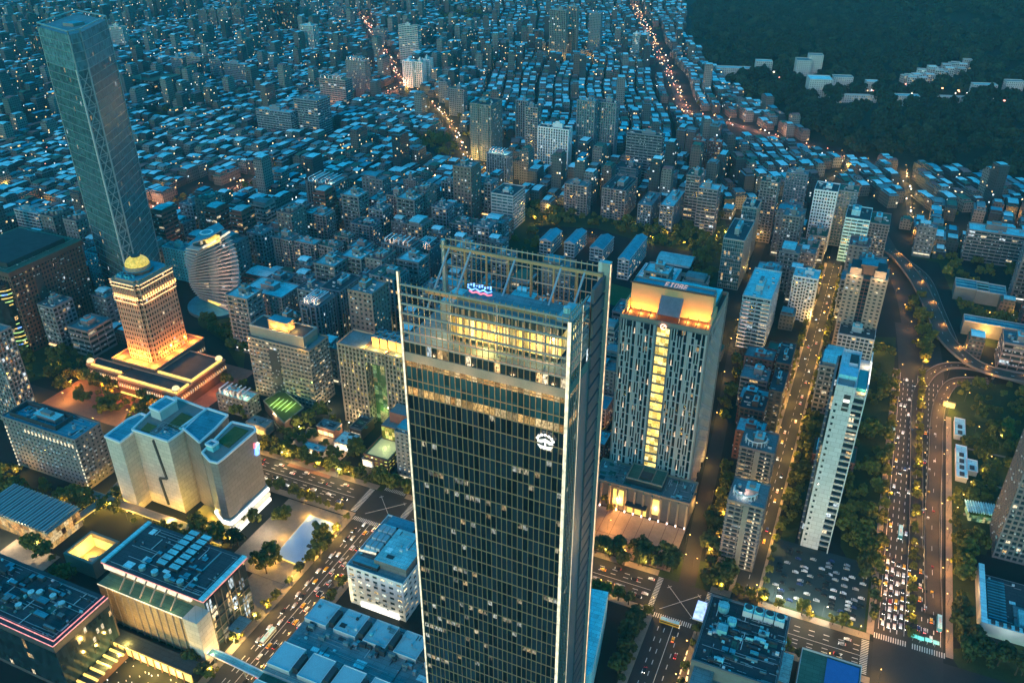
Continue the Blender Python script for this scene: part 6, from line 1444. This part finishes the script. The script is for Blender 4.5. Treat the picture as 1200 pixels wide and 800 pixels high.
for (px, py, w_, d_, h_, rf, lab) in CAMP:
    x, y, z = onhill(px, py); o = bpy.data.objects.new('campus_building', None); COL.objects.link(o); o.location = (x, y, z-3); o.rotation_euler.z = math.radians(-8); tag(o, lab, 'building')
    w_ *= 1.25; d_ *= 1.25; h_ = h_*1.3+5
    wb = MB(); gb = MB(); facade(wb, gb, -w_/2, w_/2, -d_/2, d_/2, 0, h_+3, 'punch', concrete_l, gl_apt, rf); wb.obj('wall', o); gb.obj('glazing', o, kind='stuff')
for k in range(22):
    px = 1060+k*3.3+R.uniform(-2, 2); py = 100-k*.75+R.uniform(-4, 4); x, y, z = onhill(px, py)
    o = bpy.data.objects.new('hill_villa', None); COL.objects.link(o); o.location = (x, y, z-2); o.rotation_euler.z = R.uniform(-.4, .2); tag(o, 'pale villa in the tight cluster on the wooded hillside at the upper right', 'house', 'villas on the wooded hillside')
    wb = MB(); gb = MB(); h_ = R.choice([14, 17, 20]); facade(wb, gb, -7, 7, -6, 6, 0, h_, 'apt', concrete_l, gl_apt, R.choice([roof_c, roof_m, roof_l])); wb.obj('wall', o); gb.obj('glazing', o, kind='stuff')
ht_ = MB()
for k in range(60):
    px = R.choice([R.uniform(905, 1080), R.uniform(960, 1200), R.uniform(1120, 1195)]); py = 98+(px-960)*.1+R.uniform(-6, 8); x, y, z = onhill(px, py); s_ = R.uniform(.5, 1.3); ht_.box(x-s_, x+s_, y-s_, y+s_, z+5, z+6.5, R.choice(cols_), bottom=False)
o = ht_.obj('hillside_light', kind='stuff'); tag(o, 'small lamps dotted along the road of the wooded hillside', 'lights')

# ================================================================== TREES
def crown_mesh(seed, mt, n=16, quads=26):
    rnd = random.Random(seed); m = MB(); n = n+rnd.randint(-3, 5); sx_, sy_ = rnd.uniform(.8, 1.3), rnd.uniform(.8, 1.3)
    for c in range(n):
        th = rnd.uniform(0, 6.28); ph = rnd.uniform(-.5, 1.4); rr = rnd.uniform(1.2, 3.3); cx, cy, cz = sx_*rr*math.cos(th)*math.cos(ph), sy_*rr*math.sin(th)*math.cos(ph), 5.2+rr*.85*math.sin(ph); cr = rnd.uniform(.7, 1.6)
        for _ in range(quads):
            d = Vector((rnd.gauss(0, 1), rnd.gauss(0, 1), rnd.gauss(.3, 1))).normalized(); p = Vector((cx, cy, cz))+d*cr*rnd.uniform(.75, 1.05)
            t = d.cross(Vector((rnd.random(), rnd.random(), rnd.random()))).normalized(); b_ = d.cross(t); t = (t+d*rnd.uniform(-.5, .5))*rnd.uniform(.3, .6); b_ = (b_+d*rnd.uniform(-.5, .5))*rnd.uniform(.3, .6)
            m.face([tuple(p-t-b_), tuple(p+t-b_), tuple(p+t+b_), tuple(p-t+b_)], mt)
    return m.mesh('crown')
def trunk_mesh(seed):
    rnd = random.Random(seed); m = MB(); m.cyl(0, 0, .32, 0, 4.2, 6, bark, r2=.18)
    for k in range(4): t = k*1.6+rnd.random(); m.bar((0, 0, 3), (1.6*math.cos(t), 1.6*math.sin(t), 5.2), .1, bark)
    return m.mesh('trunk')
TRE = []
for k in range(6):
    o = bpy.data.objects.new('tree', None)
    TRE.append((o, crown_mesh(k, leaf if k < 4 else leaf_y), trunk_mesh(k)))
pts = []
rt_ = random.Random(21)
for gi, (P, n, kk) in enumerate(GREEN):
    xs = [p[0] for p in P]; ys = [p[1] for p in P]; c_ = 0; tries = 0
    while c_ < n and tries < n*14:
        tries += 1; px, py = rt_.uniform(min(xs), max(xs)), rt_.uniform(min(ys), max(ys))
        if not inpoly(px, py, P): continue
        a, b = at(px, py, 0)
        if kk != 1 and kk != 2 and not free(a, b, 1.5, 1.5): continue
        pts.append((a, b, rt_.choice([rt_.uniform(.5, .9), rt_.uniform(.8, 1.3), rt_.uniform(1.1, 1.6)]), kk, gi)); c_ += 1
for a in range(396, 700, 9):
    pts.append((a+rt_.uniform(-2, 2), 70.2, rt_.uniform(.6, .9), 1, 50))
for a in range(392, 880, 10):
    for b in (-31, -10.5): pts.append((a+rt_.uniform(-3, 3), b+rt_.uniform(-.6, .6), rt_.uniform(.6, 1.0), 1, 51))
for a in range(396, 690, 11): pts.append((a+rt_.uniform(-3, 3), 50+rt_.uniform(-.5, .5), rt_.uniform(.8, 1.2), 0, 52))
for b in list(range(-450, -280, 8))+list(range(-232, -75, 8))+list(range(-35, 46, 9)):
    for a in (387.5, 355): pts.append((a+rt_.uniform(-.6, .6), b+rt_.uniform(-3, 3), rt_.uniform(.6, 1.25), 1, 53))
for a in range(205, 350, 12):
    for b in (-273.5, -242.5, -40, -69): pts.append((a+rt_.uniform(-3, 3), b, rt_.uniform(.5, 1.1), 1, 54))
pts.sort(key=lambda t: math.hypot(*xy(t[0], t[1])))
glab = {50: 'street tree in the lamp-lit median of the wide avenue', 51: 'street tree lining the golden-lit avenue behind the white slab', 52: 'kerbside tree along the left edge of the wide avenue', 53: 'pavement tree along the long cross street', 54: 'small pavement tree beside the lower street'}
ntree = 0; over = []
for (a, b, s_, kk, gi) in pts:
    px, py = proj(a, b, 4)
    if px < -20 or px > 1220 or py > 830: continue
    if ntree >= 300: over.append((a, b, s_)); continue
    k = rt_.randrange(4) if kk != 1 else rt_.choice([3, 4, 5])
    x, y = xy(a, b); o = bpy.data.objects.new('street_tree' if gi >= 50 else 'park_tree', None); COL.objects.link(o); o.location = (x, y, 0); o.rotation_euler.z = rt_.uniform(0, 6.28); o.scale = (s_, s_, s_*rt_.uniform(.9, 1.15))
    reg = glab.get(gi) or ('dark leafy tree in the park beyond the avenue at the right' if px > 1050 else 'dark leafy tree between the white slab and the avenue' if px > 930 else 'dark leafy tree before the hotel forecourt' if px > 690 else 'dark leafy tree beside the orange-lit plaza and stores')
    tag(o, reg, 'tree', reg.replace('tree', 'trees', 1)); link('crown', TRE[k][1], o); link('trunk', TRE[k][2], o); ntree += 1
    FIRST = o if ntree == 1 else FIRST
for t in TRE: bpy.data.objects.remove(t[0])
def scatter(name, P, src, label, cat):
    me = bpy.data.meshes.new(name); me.from_pydata([p[:3] for p in P], [], []); o = link(name, me, kind='stuff'); tag(o, label, cat)
    at_ = me.attributes.new('size', 'FLOAT', 'POINT'); at_.data.foreach_set('value', [p[3] for p in P])
    ng = bpy.data.node_groups.new(name, 'GeometryNodeTree'); ng.interface.new_socket('Geometry', in_out='INPUT', socket_type='NodeSocketGeometry'); ng.interface.new_socket('Geometry', in_out='OUTPUT', socket_type='NodeSocketGeometry')
    N = ng.nodes; gi = N.new('NodeGroupInput'); go = N.new('NodeGroupOutput'); ip = N.new('GeometryNodeInstanceOnPoints'); oi = N.new('GeometryNodeObjectInfo'); oi.inputs['Object'].default_value = src; oi.inputs['As Instance'].default_value = True
    rv = N.new('FunctionNodeRandomValue'); rv.data_type = 'FLOAT_VECTOR'; rv.inputs[1].default_value = (0, 0, 6.28); na = N.new('GeometryNodeInputNamedAttribute'); na.inputs['Name'].default_value = 'size'
    L = ng.links; L.new(gi.outputs[0], ip.inputs['Points']); L.new(oi.outputs['Geometry'], ip.inputs['Instance']); L.new(rv.outputs[0], ip.inputs['Rotation']); L.new(na.outputs[0], ip.inputs['Scale']); L.new(ip.outputs[0], go.inputs[0])
    md = o.modifiers.new('scatter', 'NODES'); md.node_group = ng; return o
srcc = [c for c in FIRST.children if c.name.startswith('crown')][0]
rp = np.random.RandomState(3)
hx = rp.uniform(350, 3300, 26000); hy = rp.uniform(950, 4300, 26000); hd_ = hdist(hx, hy); zz_ = hz(hx, hy)
cxs = [Vector((o.location.x, o.location.y)) for o in bpy.data.objects if o.name.startswith(('campus_building', 'hill_villa'))]
P_ = []
for i in range(len(hx)):
    if hd_[i] < 4: continue
    a, b = ab(hx[i], hy[i]); px, py = proj(a, b, zz_[i])
    if px < 780 or px > 1290 or py < -60: continue
    v = Vector((hx[i], hy[i]))
    if any((v-c).length < (24 if c.x < 1100 else 15) for c in cxs): continue
    P_.append((hx[i], hy[i], zz_[i]-4, float(rp.uniform(1.6, 3.0))))
P2 = [p for i, p in enumerate(P_) if i % 3 == 0]; P_ = [(x, y, z, min(4.2, s_*1.25)) for i, (x, y, z, s_) in enumerate(P_) if i % 3]
src2 = link('crown', crown_mesh(9, mat('leaf_hill', (.035, .05, .022), .8, .6, .12)), FIRST, (0, 0, .3)); src2.scale = (.6, .6, .6)
scatter('hill_forest', P2, src2, 'paler trees standing out of the dark hill forest at the upper right', 'forest')
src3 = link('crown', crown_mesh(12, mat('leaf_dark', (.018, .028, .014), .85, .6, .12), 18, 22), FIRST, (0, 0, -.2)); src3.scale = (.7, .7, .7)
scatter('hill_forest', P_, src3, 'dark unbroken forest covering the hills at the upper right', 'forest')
P_ = [(*xy(a, b), -.3, s_) for a, b, s_ in over]
for _ in range(900):
    cnd = cand[int(len(cand)*rt_.random()**1.2)]; a, b = cnd[0]+rt_.uniform(-20, 20), cnd[1]+rt_.uniform(-20, 20)
    if free(a, b, 2, 2): P_.append((*xy(a, b), 0, rt_.uniform(.8, 1.3)))
scatter('far_tree_canopy', P_, srcc, 'distant tree canopy in schoolyards and courtyards between the far houses', 'trees')
print('trees', ntree, 'hill', len(P_))
gm_ = MB()
for P, n, kk in GREEN[:22]:
    if kk: continue
    q = [at(*p) for p in P]; z_ = .02+.001*GREEN.index((P, n, kk)); gm_.face([(b, a, z_) for a, b in q], grass)
o = gm_.obj('lawn', rot=-TH, kind='structure')

# ================================================================== STREET LAMPS
def lamp_kit(cool=False):
    o = bpy.data.objects.new('street_lamp', None); p = MB(); p.cyl(0, 0, .11, 0, 8.5, 6, metal_d, r2=.07); p.bar((0, 0, 8.4), (1.6, 0, 8.8), .06, metal_d); p.obj('pole', o)
    h = MB(); h.box(1.4, 2.1, -.2, .2, 8.6, 8.8, lampw if cool else lampm); h.obj('lamp_head', o); return o
LK = {0: lamp_kit(), 1: lamp_kit(True)}
nl = 0
ldata = {}
def lamp(a, b, rz, power, col, label, group, cool=0, on=True):
    global nl
    px, py = proj(a, b, 8)
    if px < -60 or px > 1260 or py > 880: return
    o = place(LK[cool], a, b, rz, label=label, group=group); o['category'] = 'street lamp'
    if on:
        key = (power, col)
        if key not in ldata: d = bpy.data.lights.new('lamp_light', 'POINT'); d.energy = power*LK_; d.color = col; d.shadow_soft_size = .3; ldata[key] = d
        l = bpy.data.objects.new('lamp_light', ldata[key]); COL.objects.link(l); l.parent = o; l.location = (1.8, 0, 8.2); nl += 1
AM, YE, PK = (1, .42, .08), (1, .56, .11), (1, .38, .18)
for a in range(392, 900, 24): lamp(a, -28 if (a//24) % 2 else -13, 0 if (a//24) % 2 else math.pi, 9000, YE, 'street lamp glowing gold on the avenue behind the white slab', 'lamps of the golden-lit avenue')
for a in range(394, 700, 30):
    lamp(a, 52, 0, 5200, AM, 'street lamp on the left kerb of the wide avenue', 'lamps along the left kerb of the wide avenue'); lamp(a+12, 70.5, math.pi/2, 5600, YE, 'street lamp in the planted median of the wide avenue', 'median lamps of the wide avenue'); lamp(a+6, 90, math.pi, 4600, AM, 'street lamp on the right kerb of the wide avenue', 'lamps along the right kerb of the wide avenue')
for a in range(710, 960, 34): lamp(a, 20+(960-a)*.2, 0, 4500, AM, 'street lamp on the bend of the avenue near the ramps', 'lamps on the avenue bend')
for b in list(range(-450, -280, 26))+list(range(-236, -75, 26))+list(range(-34, 50, 26)):
    lamp(386, b, -math.pi/2, 5500, YE, 'street lamp on the far kerb of the long cross street', 'lamps of the cross street, far kerb'); lamp(356, b+12, math.pi/2, 5500, YE, 'street lamp on the near kerb of the long cross street', 'lamps of the cross street, near kerb')
for a in range(215, 352, 24):
    lamp(a, -272, 0, 8000, YE, 'street lamp on the left kerb of the busy lower street', 'lamps of the busy lower street'); lamp(a+12, -244, math.pi, 7000, YE, 'street lamp on the right kerb of the busy lower street', 'lamps of the busy lower street, right kerb')
    lamp(a, -41, math.pi, 2200, YE, 'street lamp of the short street at the foot of the glass tower', 'lamps at the foot of the glass tower')
for (a, b) in [(q[0], q[1]-6) for q in smooth([(400, -55), (450, -60), (560, -70), (680, -83), (760, -86), (920, -101), (1100, -90)], 2)]: lamp(a, b, 0, 4500, YE, 'street lamp of the lane running past the hotel', 'lamps of the hotel lane')
for L_, nm in ((R1, 'viaduct'), (R2, 'inner ramp'), (R3, 'outer ramp')):
    for q in L_[4::6]: lamp(q[0], q[1]+6, math.pi, 1900, AM, f'street lamp beside the {nm}', f'lamps of the {nm}')
for (px, py) in ((1130, 470), (1143, 486), (1141, 510), (1166, 520), (1187, 533), (1155, 545), (1146, 560), (1131, 575), (1122, 590), (1115, 605), (1104, 480), (1182, 555)): lamp(*at(px, py), 0, 1700, (1, .7, .2), 'park path lamp among the trees right of the ramps', 'path lamps of the park')
for (px, py) in ((600, 235), (650, 243), (625, 262), (745, 262), (780, 280), (800, 292), (640, 250), (855, 300), (870, 275), (760, 285)): lamp(*at(px, py), 0, 5000, YE, 'lamp in the school park above the glass tower', 'lamps of the school park')
for (px, py) in ((925, 712), (963, 722), (906, 700)): lamp(*at(px, py), 0, 9000, (1, .95, .7), 'bright white lamp at the lower edge of the car park', 'bright car park lamps', 1)
for (px, py) in ((812, 665), (728, 655), (720, 600), (712, 620), (842, 610), (838, 640), (826, 655), (835, 585), (700, 690), (716, 520), (712, 490)): lamp(*at(px, py), 0, 7000, AM, 'amber lamp in the gardens round the hotel', 'garden lamps round the hotel')
for (px, py) in ((300, 470), (345, 470), (320, 495), (385, 480), (408, 505), (420, 500), (350, 510), (330, 540), (395, 560)): lamp(*at(px, py), 0, 6000, (1, .8, .4), 'lamp in the lit yard between the offices left of the glass tower', 'yard lamps between the offices', 1)
for (px, py) in ((60, 440), (85, 455), (30, 470), (75, 470), (110, 500), (150, 490), (20, 560), (70, 600), (100, 590), (130, 600), (150, 610), (195, 620), (235, 640), (270, 640)): lamp(*at(px, py), 0, 7000, YE, 'lamp by the plazas and lanes of the lower left', 'lamps of the lower left lanes')
for L2, w_ in RD:
    for q in L2[::2]:
        lamp(q[0], q[1]+w_*.4, math.pi, 16000 if w_ > 11 else 9000, PK if w_ > 13 else YE, 'street lamp of a bright far street between the roofs', 'lamps of the bright far streets')
ra = random.Random(77); got = 0
while got < 90:
    px, py = ra.choice([(ra.uniform(260, 480), ra.uniform(225, 400)), (ra.uniform(480, 860), ra.uniform(190, 300)), (ra.uniform(840, 1040), ra.uniform(215, 420)), (ra.uniform(0, 260), ra.uniform(200, 340)), (ra.uniform(1060, 1200), ra.uniform(250, 420))]); a, b = at(px, py, 0)
    if not free(a, b, 1, 1): continue
    lamp(a, b, ra.uniform(0, 6), 7000, YE if ra.random() < .7 else AM, 'street lamp between the blocks of the middle quarters', 'lamps of the middle quarters'); got += 1
for k in LK.values():
    for c in list(k.children): bpy.data.objects.remove(c)
    bpy.data.objects.remove(k)
print('lights', nl)

# ================================================================== VEHICLES
def car_kit(name, body, L_=4.5, W_=1.8, H_=1.45, box_=False):
    o = bpy.data.objects.new(name, None); m = MB(); w = W_/2
    if box_:
        m.box(-w, w, 0, L_, .5, H_, body); m.obj('body', o); g = MB(); g.box(-w-.02, w+.02, .3, L_-.3, H_*.5, H_*.75, gl_c); g.box(-w*.9, w*.9, -.03, .02, H_*.45, H_*.8, gl_c); g.obj('window_band', o); r = MB(); r.box(-w*.9, w*.9, .3, L_-.3, H_, H_+.12, roof_l); r.box(-w*.5, w*.5, L_*.3, L_*.6, H_+.12, H_+.4, metal_w); r.obj('roof', o)
    else:
        prof = [(0, .35), (0, .8), (L_*.22, .95), (L_*.34, H_), (L_*.74, H_), (L_*.9, 1.0), (L_, .85), (L_, .35)]
        for s_ in (-1, 1): f = [(s_*w, y, z) for y, z in prof]; m.face(f if s_ > 0 else f[::-1], body)
        for i in range(len(prof)-1): m.face([(-w, *prof[i]), (w, *prof[i]), (w, *prof[i+1]), (-w, *prof[i+1])][::-1], body)
        m.obj('body', o); g = MB(); e = .015
        g.face([(-w*.9, L_*.235, .99), (w*.9, L_*.235, .99), (w*.86, L_*.33, H_-.06), (-w*.86, L_*.33, H_-.06)][::-1], gl_c); g.face([(-w*.86, L_*.76, H_-.02), (w*.86, L_*.76, H_-.02), (w*.9, L_*.89, 1.06), (-w*.9, L_*.89, 1.06)], gl_c)
        for s_ in (-1, 1): f = [(s_*(w+e), L_*.3, 1.0), (s_*(w+e), L_*.84, 1.0), (s_*(w+e), L_*.74, H_-.1), (s_*(w+e), L_*.37, H_-.1)]; g.face(f, gl_c)
        g.obj('window_glass', o)
    for y in (L_*.18, L_*.8):
        t = MB(); t.box(-w-.04, w+.04, y-.33, y+.33, 0, .66, metal_d); t.obj('wheel_pair', o)
    for s_ in (-1, 1):
        h = MB(); h.box(s_*w*.7-.22, s_*w*.7+.22, -.06, .02, .55, .8, head_e); h.obj('headlight', o); h = MB(); h.box(s_*w*.7-.2, s_*w*.7+.2, L_-.02, L_+.06, .6, .82, tail_e); h.obj('tail_light', o)
    return o
gl_c = mat('car_glass', (.02, .025, .03), .1, .1, 1, spec=.6); head_e = glow('headlight', (1, .95, .8), 15); tail_e = glow('tail_light', (1, .06, .04), 14)
CK = [('white', car_kit('car', mat('car_white', (.75, .76, .78), .3, .05))), ('silver', car_kit('car', mat('car_silver', (.4, .42, .44), .3, .05))), ('black', car_kit('car', mat('car_black', (.02, .02, .022), .25, .05))), ('yellow', car_kit('taxi', mat('car_yellow', (.75, .42, .03), .35, .05))), ('dark red', car_kit('car', mat('car_red', (.25, .02, .02), .3, .05))), ('dark blue', car_kit('car', mat('car_blue', (.03, .06, .18), .3, .05)))]
BUS = car_kit('bus', mat('bus_white', (.6, .65, .68), .4, .1), 11.5, 2.5, 3.1, True)
BUSC = car_kit('bus', mat('bus_cyan', (.05, .35, .5), .4, .1), 11.5, 2.5, 3.1, True)
BUSY = car_kit('bus', mat('bus_yellow', (.7, .4, .05), .4, .1), 11.5, 2.5, 3.1, True)
rc = random.Random(9); ncar = 0
def car(a, b, away, where, k=None, par=False):
    global ncar
    px, py = proj(a, b, 1)
    if px < -5 or px > 1205 or py > 805: return
    k = k if k is not None else rc.choices(range(6), [5, 4, 4, 3, 1, 1])[0]; nm, kit = CK[k]
    o = place(kit, a, b, (0 if not away else math.pi)+(math.pi/2 if par else 0), z=.1, scale=(.82, .82, .82), label=f"{nm} {'taxi' if k == 3 else 'car'} {where}", group=f"{nm} {'taxis' if k == 3 else 'cars'} {where}"); o['category'] = 'taxi' if k == 3 else 'car'; ncar += 1
    if 'parked' in where:      # lamps of parked cars are off
        for c in list(o.children):
            if c.name.startswith(('headlight', 'tail_light')): bpy.data.objects.remove(c)
for b in (56, 59, 62.2, 65.5, 68.6):
    a = 397+rc.uniform(0, 3)
    while a < 700:
        if rc.random() < .8: car(a, b, False, 'queuing towards the wide zebra crossing on the avenue' if a < 450 else 'driving down the left half of the wide avenue'); a += rc.uniform(5.6, 9) if a < 446 else rc.uniform(20, 75)
for b in (75, 78.2, 81.5):
    a = 400+rc.uniform(0, 10)
    while a < 640: car(a, b, True, 'driving away on the right half of the wide avenue'); a += rc.uniform(10, 24) if a < 450 else rc.uniform(25, 60)
for b, aw in ((-264, 0), (-260.6, 0), (-256, 1), (-252.5, 1), (-248.7, 1)):
    a = 222+rc.uniform(0, 8)
    while a < 352: car(a, b, bool(aw), 'on the busy lower street beside the plaza'); a += rc.uniform(7, 20)
for b, aw in ((-60, 0), (-51, 1), (-47, 1)):
    a = 300+rc.uniform(0, 12)
    while a < 350: car(a, b, bool(aw), 'on the short street at the foot of the glass tower'); a += rc.uniform(16, 40)
for a, s_ in ((362.5, 1), (366.5, 1), (375, -1), (379.5, -1)):
    for (b0_, b1_) in ((-440, -280), (-130, -72), (-36, 46)):
        b = b0_+rc.uniform(0, 15)
        while b < b1_: car(a, b, s_ < 0, 'on the long cross street', par=True); b += rc.uniform(12, 34)
for b in (-3, 6.5, 11.5, 21, 25.8, 35, 41.5):
    a = 396
    while a < 441:
        if rc.random() < .7: car(a, b, rc.random() < .5, 'parked in the open car park', rc.choices([0, 1, 2, 5], [3, 5, 4, 2])[0], par=True)
        a += 3.1
for a in np.arange(420, 850, 19): car(float(a)+rc.uniform(-5, 5), -17.5 if rc.random() < .5 else -23, rc.random() < .5, 'on the golden-lit avenue behind the white slab')
def bus(kit, px, py, rz, lab):
    a, b = at(px, py); o = place(kit, a, b, rz, z=.1, label=lab); o['category'] = 'bus'
bus(BUSC, 1054, 632, 0, 'cyan-roofed bus alone in the left lanes of the wide avenue'); bus(BUSY, 796, 735, math.pi/2, 'white and yellow city bus crossing the box junction by the blue sign'); bus(BUSC, 1100, 724, math.pi, 'pale blue bus waiting on the far right lane of the avenue')
bus(BUS, 307, 756, math.pi*0, 'white coach at the kerb by the golden store entrance'); bus(BUS, 1045, 512, 0, 'white coach stopped at the shelter left of the avenue')
for i, (px, py) in enumerate(((1071, 746), (1079, 749), (1088, 751), (1097, 754))):
    a, b = at(px, py, 4); o = thing('stop_canopy', ['first teal-lit canopy panel from the left before the zebra crossing', 'second teal-lit canopy panel from the left', 'third teal-lit canopy panel from the left', 'last teal-lit canopy panel at the right end of the row'][i], 'canopy', a, b-1.6)
    m = MB(); m.box(0, 3.3, 0, 2.6, 3.6, 3.9, cyan_e); m.obj('canopy_roof', o); m = MB(); m.cyl(1.6, 1.3, .1, 0, 3.6, 6, steel); m.obj('post', o)
for kit in [k for _, k in CK]+[BUS, BUSC, BUSY]:
    for c in list(kit.children): bpy.data.objects.remove(c)
    bpy.data.objects.remove(kit)
print('cars', ncar)

# ================================================================== every repeat named by the landmark it stands nearest to
LM = [(at(*p), t) for p, t in (((600, 780), 'the glass tower'), ((765, 600), 'the hotel podium'), ((955, 600), 'the white slab tower'), ((190, 430), 'the domed tower'), ((225, 590), 'the angular store'), ((60, 560), 'the grey office'), ((335, 470), 'the terraced office'), ((430, 480), 'the gateway office'),
 ((455, 550), 'the green-lit block'), ((175, 330), 'the lattice-corner tower'), ((262, 350), 'the twisted tower'), ((60, 400), 'the brown office'), ((355, 640), 'the rink'), ((450, 720), 'the white corner store'), ((410, 770), 'the panel-roof hall'), ((960, 690), 'the car park'), ((870, 760), 'the dark plant roof'),
 ((1060, 760), 'the wide zebra crossing'), ((1060, 560), 'the avenue middle'), ((1090, 430), 'the ramp curve'), ((1150, 600), 'the glass pavilion'), ((1130, 510), 'the park kiosk'), ((1010, 410), 'the beige twin tower'), ((860, 335), 'the teal glass towers'), ((885, 405), 'the cream-banded tower'), ((790, 320), 'the sports hall'),
 ((660, 300), 'the classroom blocks'), ((690, 250), 'the park flats'), ((835, 270), 'the striped flats'), ((965, 290), 'the white-gridded tower'), ((1005, 300), 'the ice-blue tower'), ((1160, 305), 'the long grey slab'), ((385, 320), 'the front row of flats'), ((380, 250), 'the crowned flats'), ((480, 245), 'the narrow beige tower'), ((590, 262), 'the pale banded office'),
 ((465, 335), 'the pergola flats'), ((870, 640), 'the crescent flats'), ((570, 185), 'the large blue-grey tower'), ((650, 195), 'the white-striped block'), ((755, 205), 'the wide banded block'), ((828, 200), 'the reddish twins'), ((1060, 225), 'the upper right street'), ((780, 735), 'the box junction'), ((1075, 340), 'the viaduct'),
 ((20, 270), 'the white banded office'), ((420, 110), 'the orange roof room'), ((800, 130), 'the brightest far avenue'), ((480, 100), 'the three white slabs'), ((230, 240), 'the far left street'), ((120, 760), 'the neon stores'), ((950, 520), 'the middle of the golden avenue'), ((960, 400), 'the upper golden avenue'), ((330, 570), 'the cross street'), ((750, 700), 'the street before the hotel'), ((1170, 700), 'the L-shaped podium'))]
def spoken(o):
    c, l = o.get('category'), o.get('label', '')
    if c == 'tree': return 'bushy lamp-lit tree' if any(t in l for t in ('median', 'golden', 'lower street')) else 'dark leafy tree'
    if c in ('car', 'taxi'): return l.split(' ')[0]+(' red' if l.startswith('dark red') else ' blue' if l.startswith('dark blue') else '')+' '+('parked car' if 'parked' in l else c)
    if c == 'street lamp': return 'white street lamp' if 'white' in l or 'yard' in l else 'warm street lamp'
    if c == 'building': return l.split(' block')[0]+' block'
    if c == 'house': return 'pale hillside villa'
def nth(i): return '' if i == 1 else {2: 'second ', 3: 'third ', 4: 'fourth ', 5: 'fifth ', 6: 'sixth ', 7: 'seventh ', 8: 'eighth ', 9: 'ninth ', 10: 'tenth '}.get(i, f'{i}th ')
GR = {}
for o in COL.objects:
    if o.parent or 'group' not in o: continue
    sp = spoken(o)
    if not sp: continue
    x, y = o.location.x, o.location.y; a, b = ab(x, y); d, t, la, lb = min((math.hypot(a-q[0], b-q[1]), t, *q) for q, t in LM)
    px, py = proj(a, b, 0); lx, ly = proj(la, lb, 0)
    dr = ('left of' if px < lx else 'right of') if abs(px-lx) > abs(py-ly) else ('beyond' if py < ly else 'in front of')
    GR.setdefault((sp, dr, t), []).append((d, o))
for (sp, dr, t), l in GR.items():
    l.sort(key=lambda q: q[0])
    for i, (d, o) in enumerate(l): o['label'] = f"{sp}, {nth(i+1)}nearest such {dr} {t}"; o['group'] = {'tree': 'trees of the parks and streets', 'street lamp': 'street lamps', 'car': 'cars', 'taxi': 'yellow taxis', 'building': 'ordinary town blocks', 'house': 'villas on the wooded hillside'}[o['category']]

# ================================================================== AIR
HAZE = 0.00006
m = MB(); m.box(-9100, 9100, -3100, 12100, -1.6, 420, asphalt)
hzo = m.obj('haze', kind='stuff'); tag(hzo, 'thin blue evening haze over the whole city', 'haze')
hm = bpy.data.materials.new('haze'); hm.use_nodes = True; n = hm.node_tree; n.nodes.clear(); ov = n.nodes.new('ShaderNodeOutputMaterial'); pv_ = n.nodes.new('ShaderNodeVolumePrincipled')
pv_.inputs['Density'].default_value = HAZE; pv_.inputs['Color'].default_value = (.25, .85, 1, 1); n.links.new(pv_.outputs[0], ov.inputs['Volume'])
hzo.data.materials.clear(); hzo.data.materials.append(hm)
bpy.data.orphans_purge(do_recursive=True) if hasattr(bpy.data, 'orphans_purge') else None
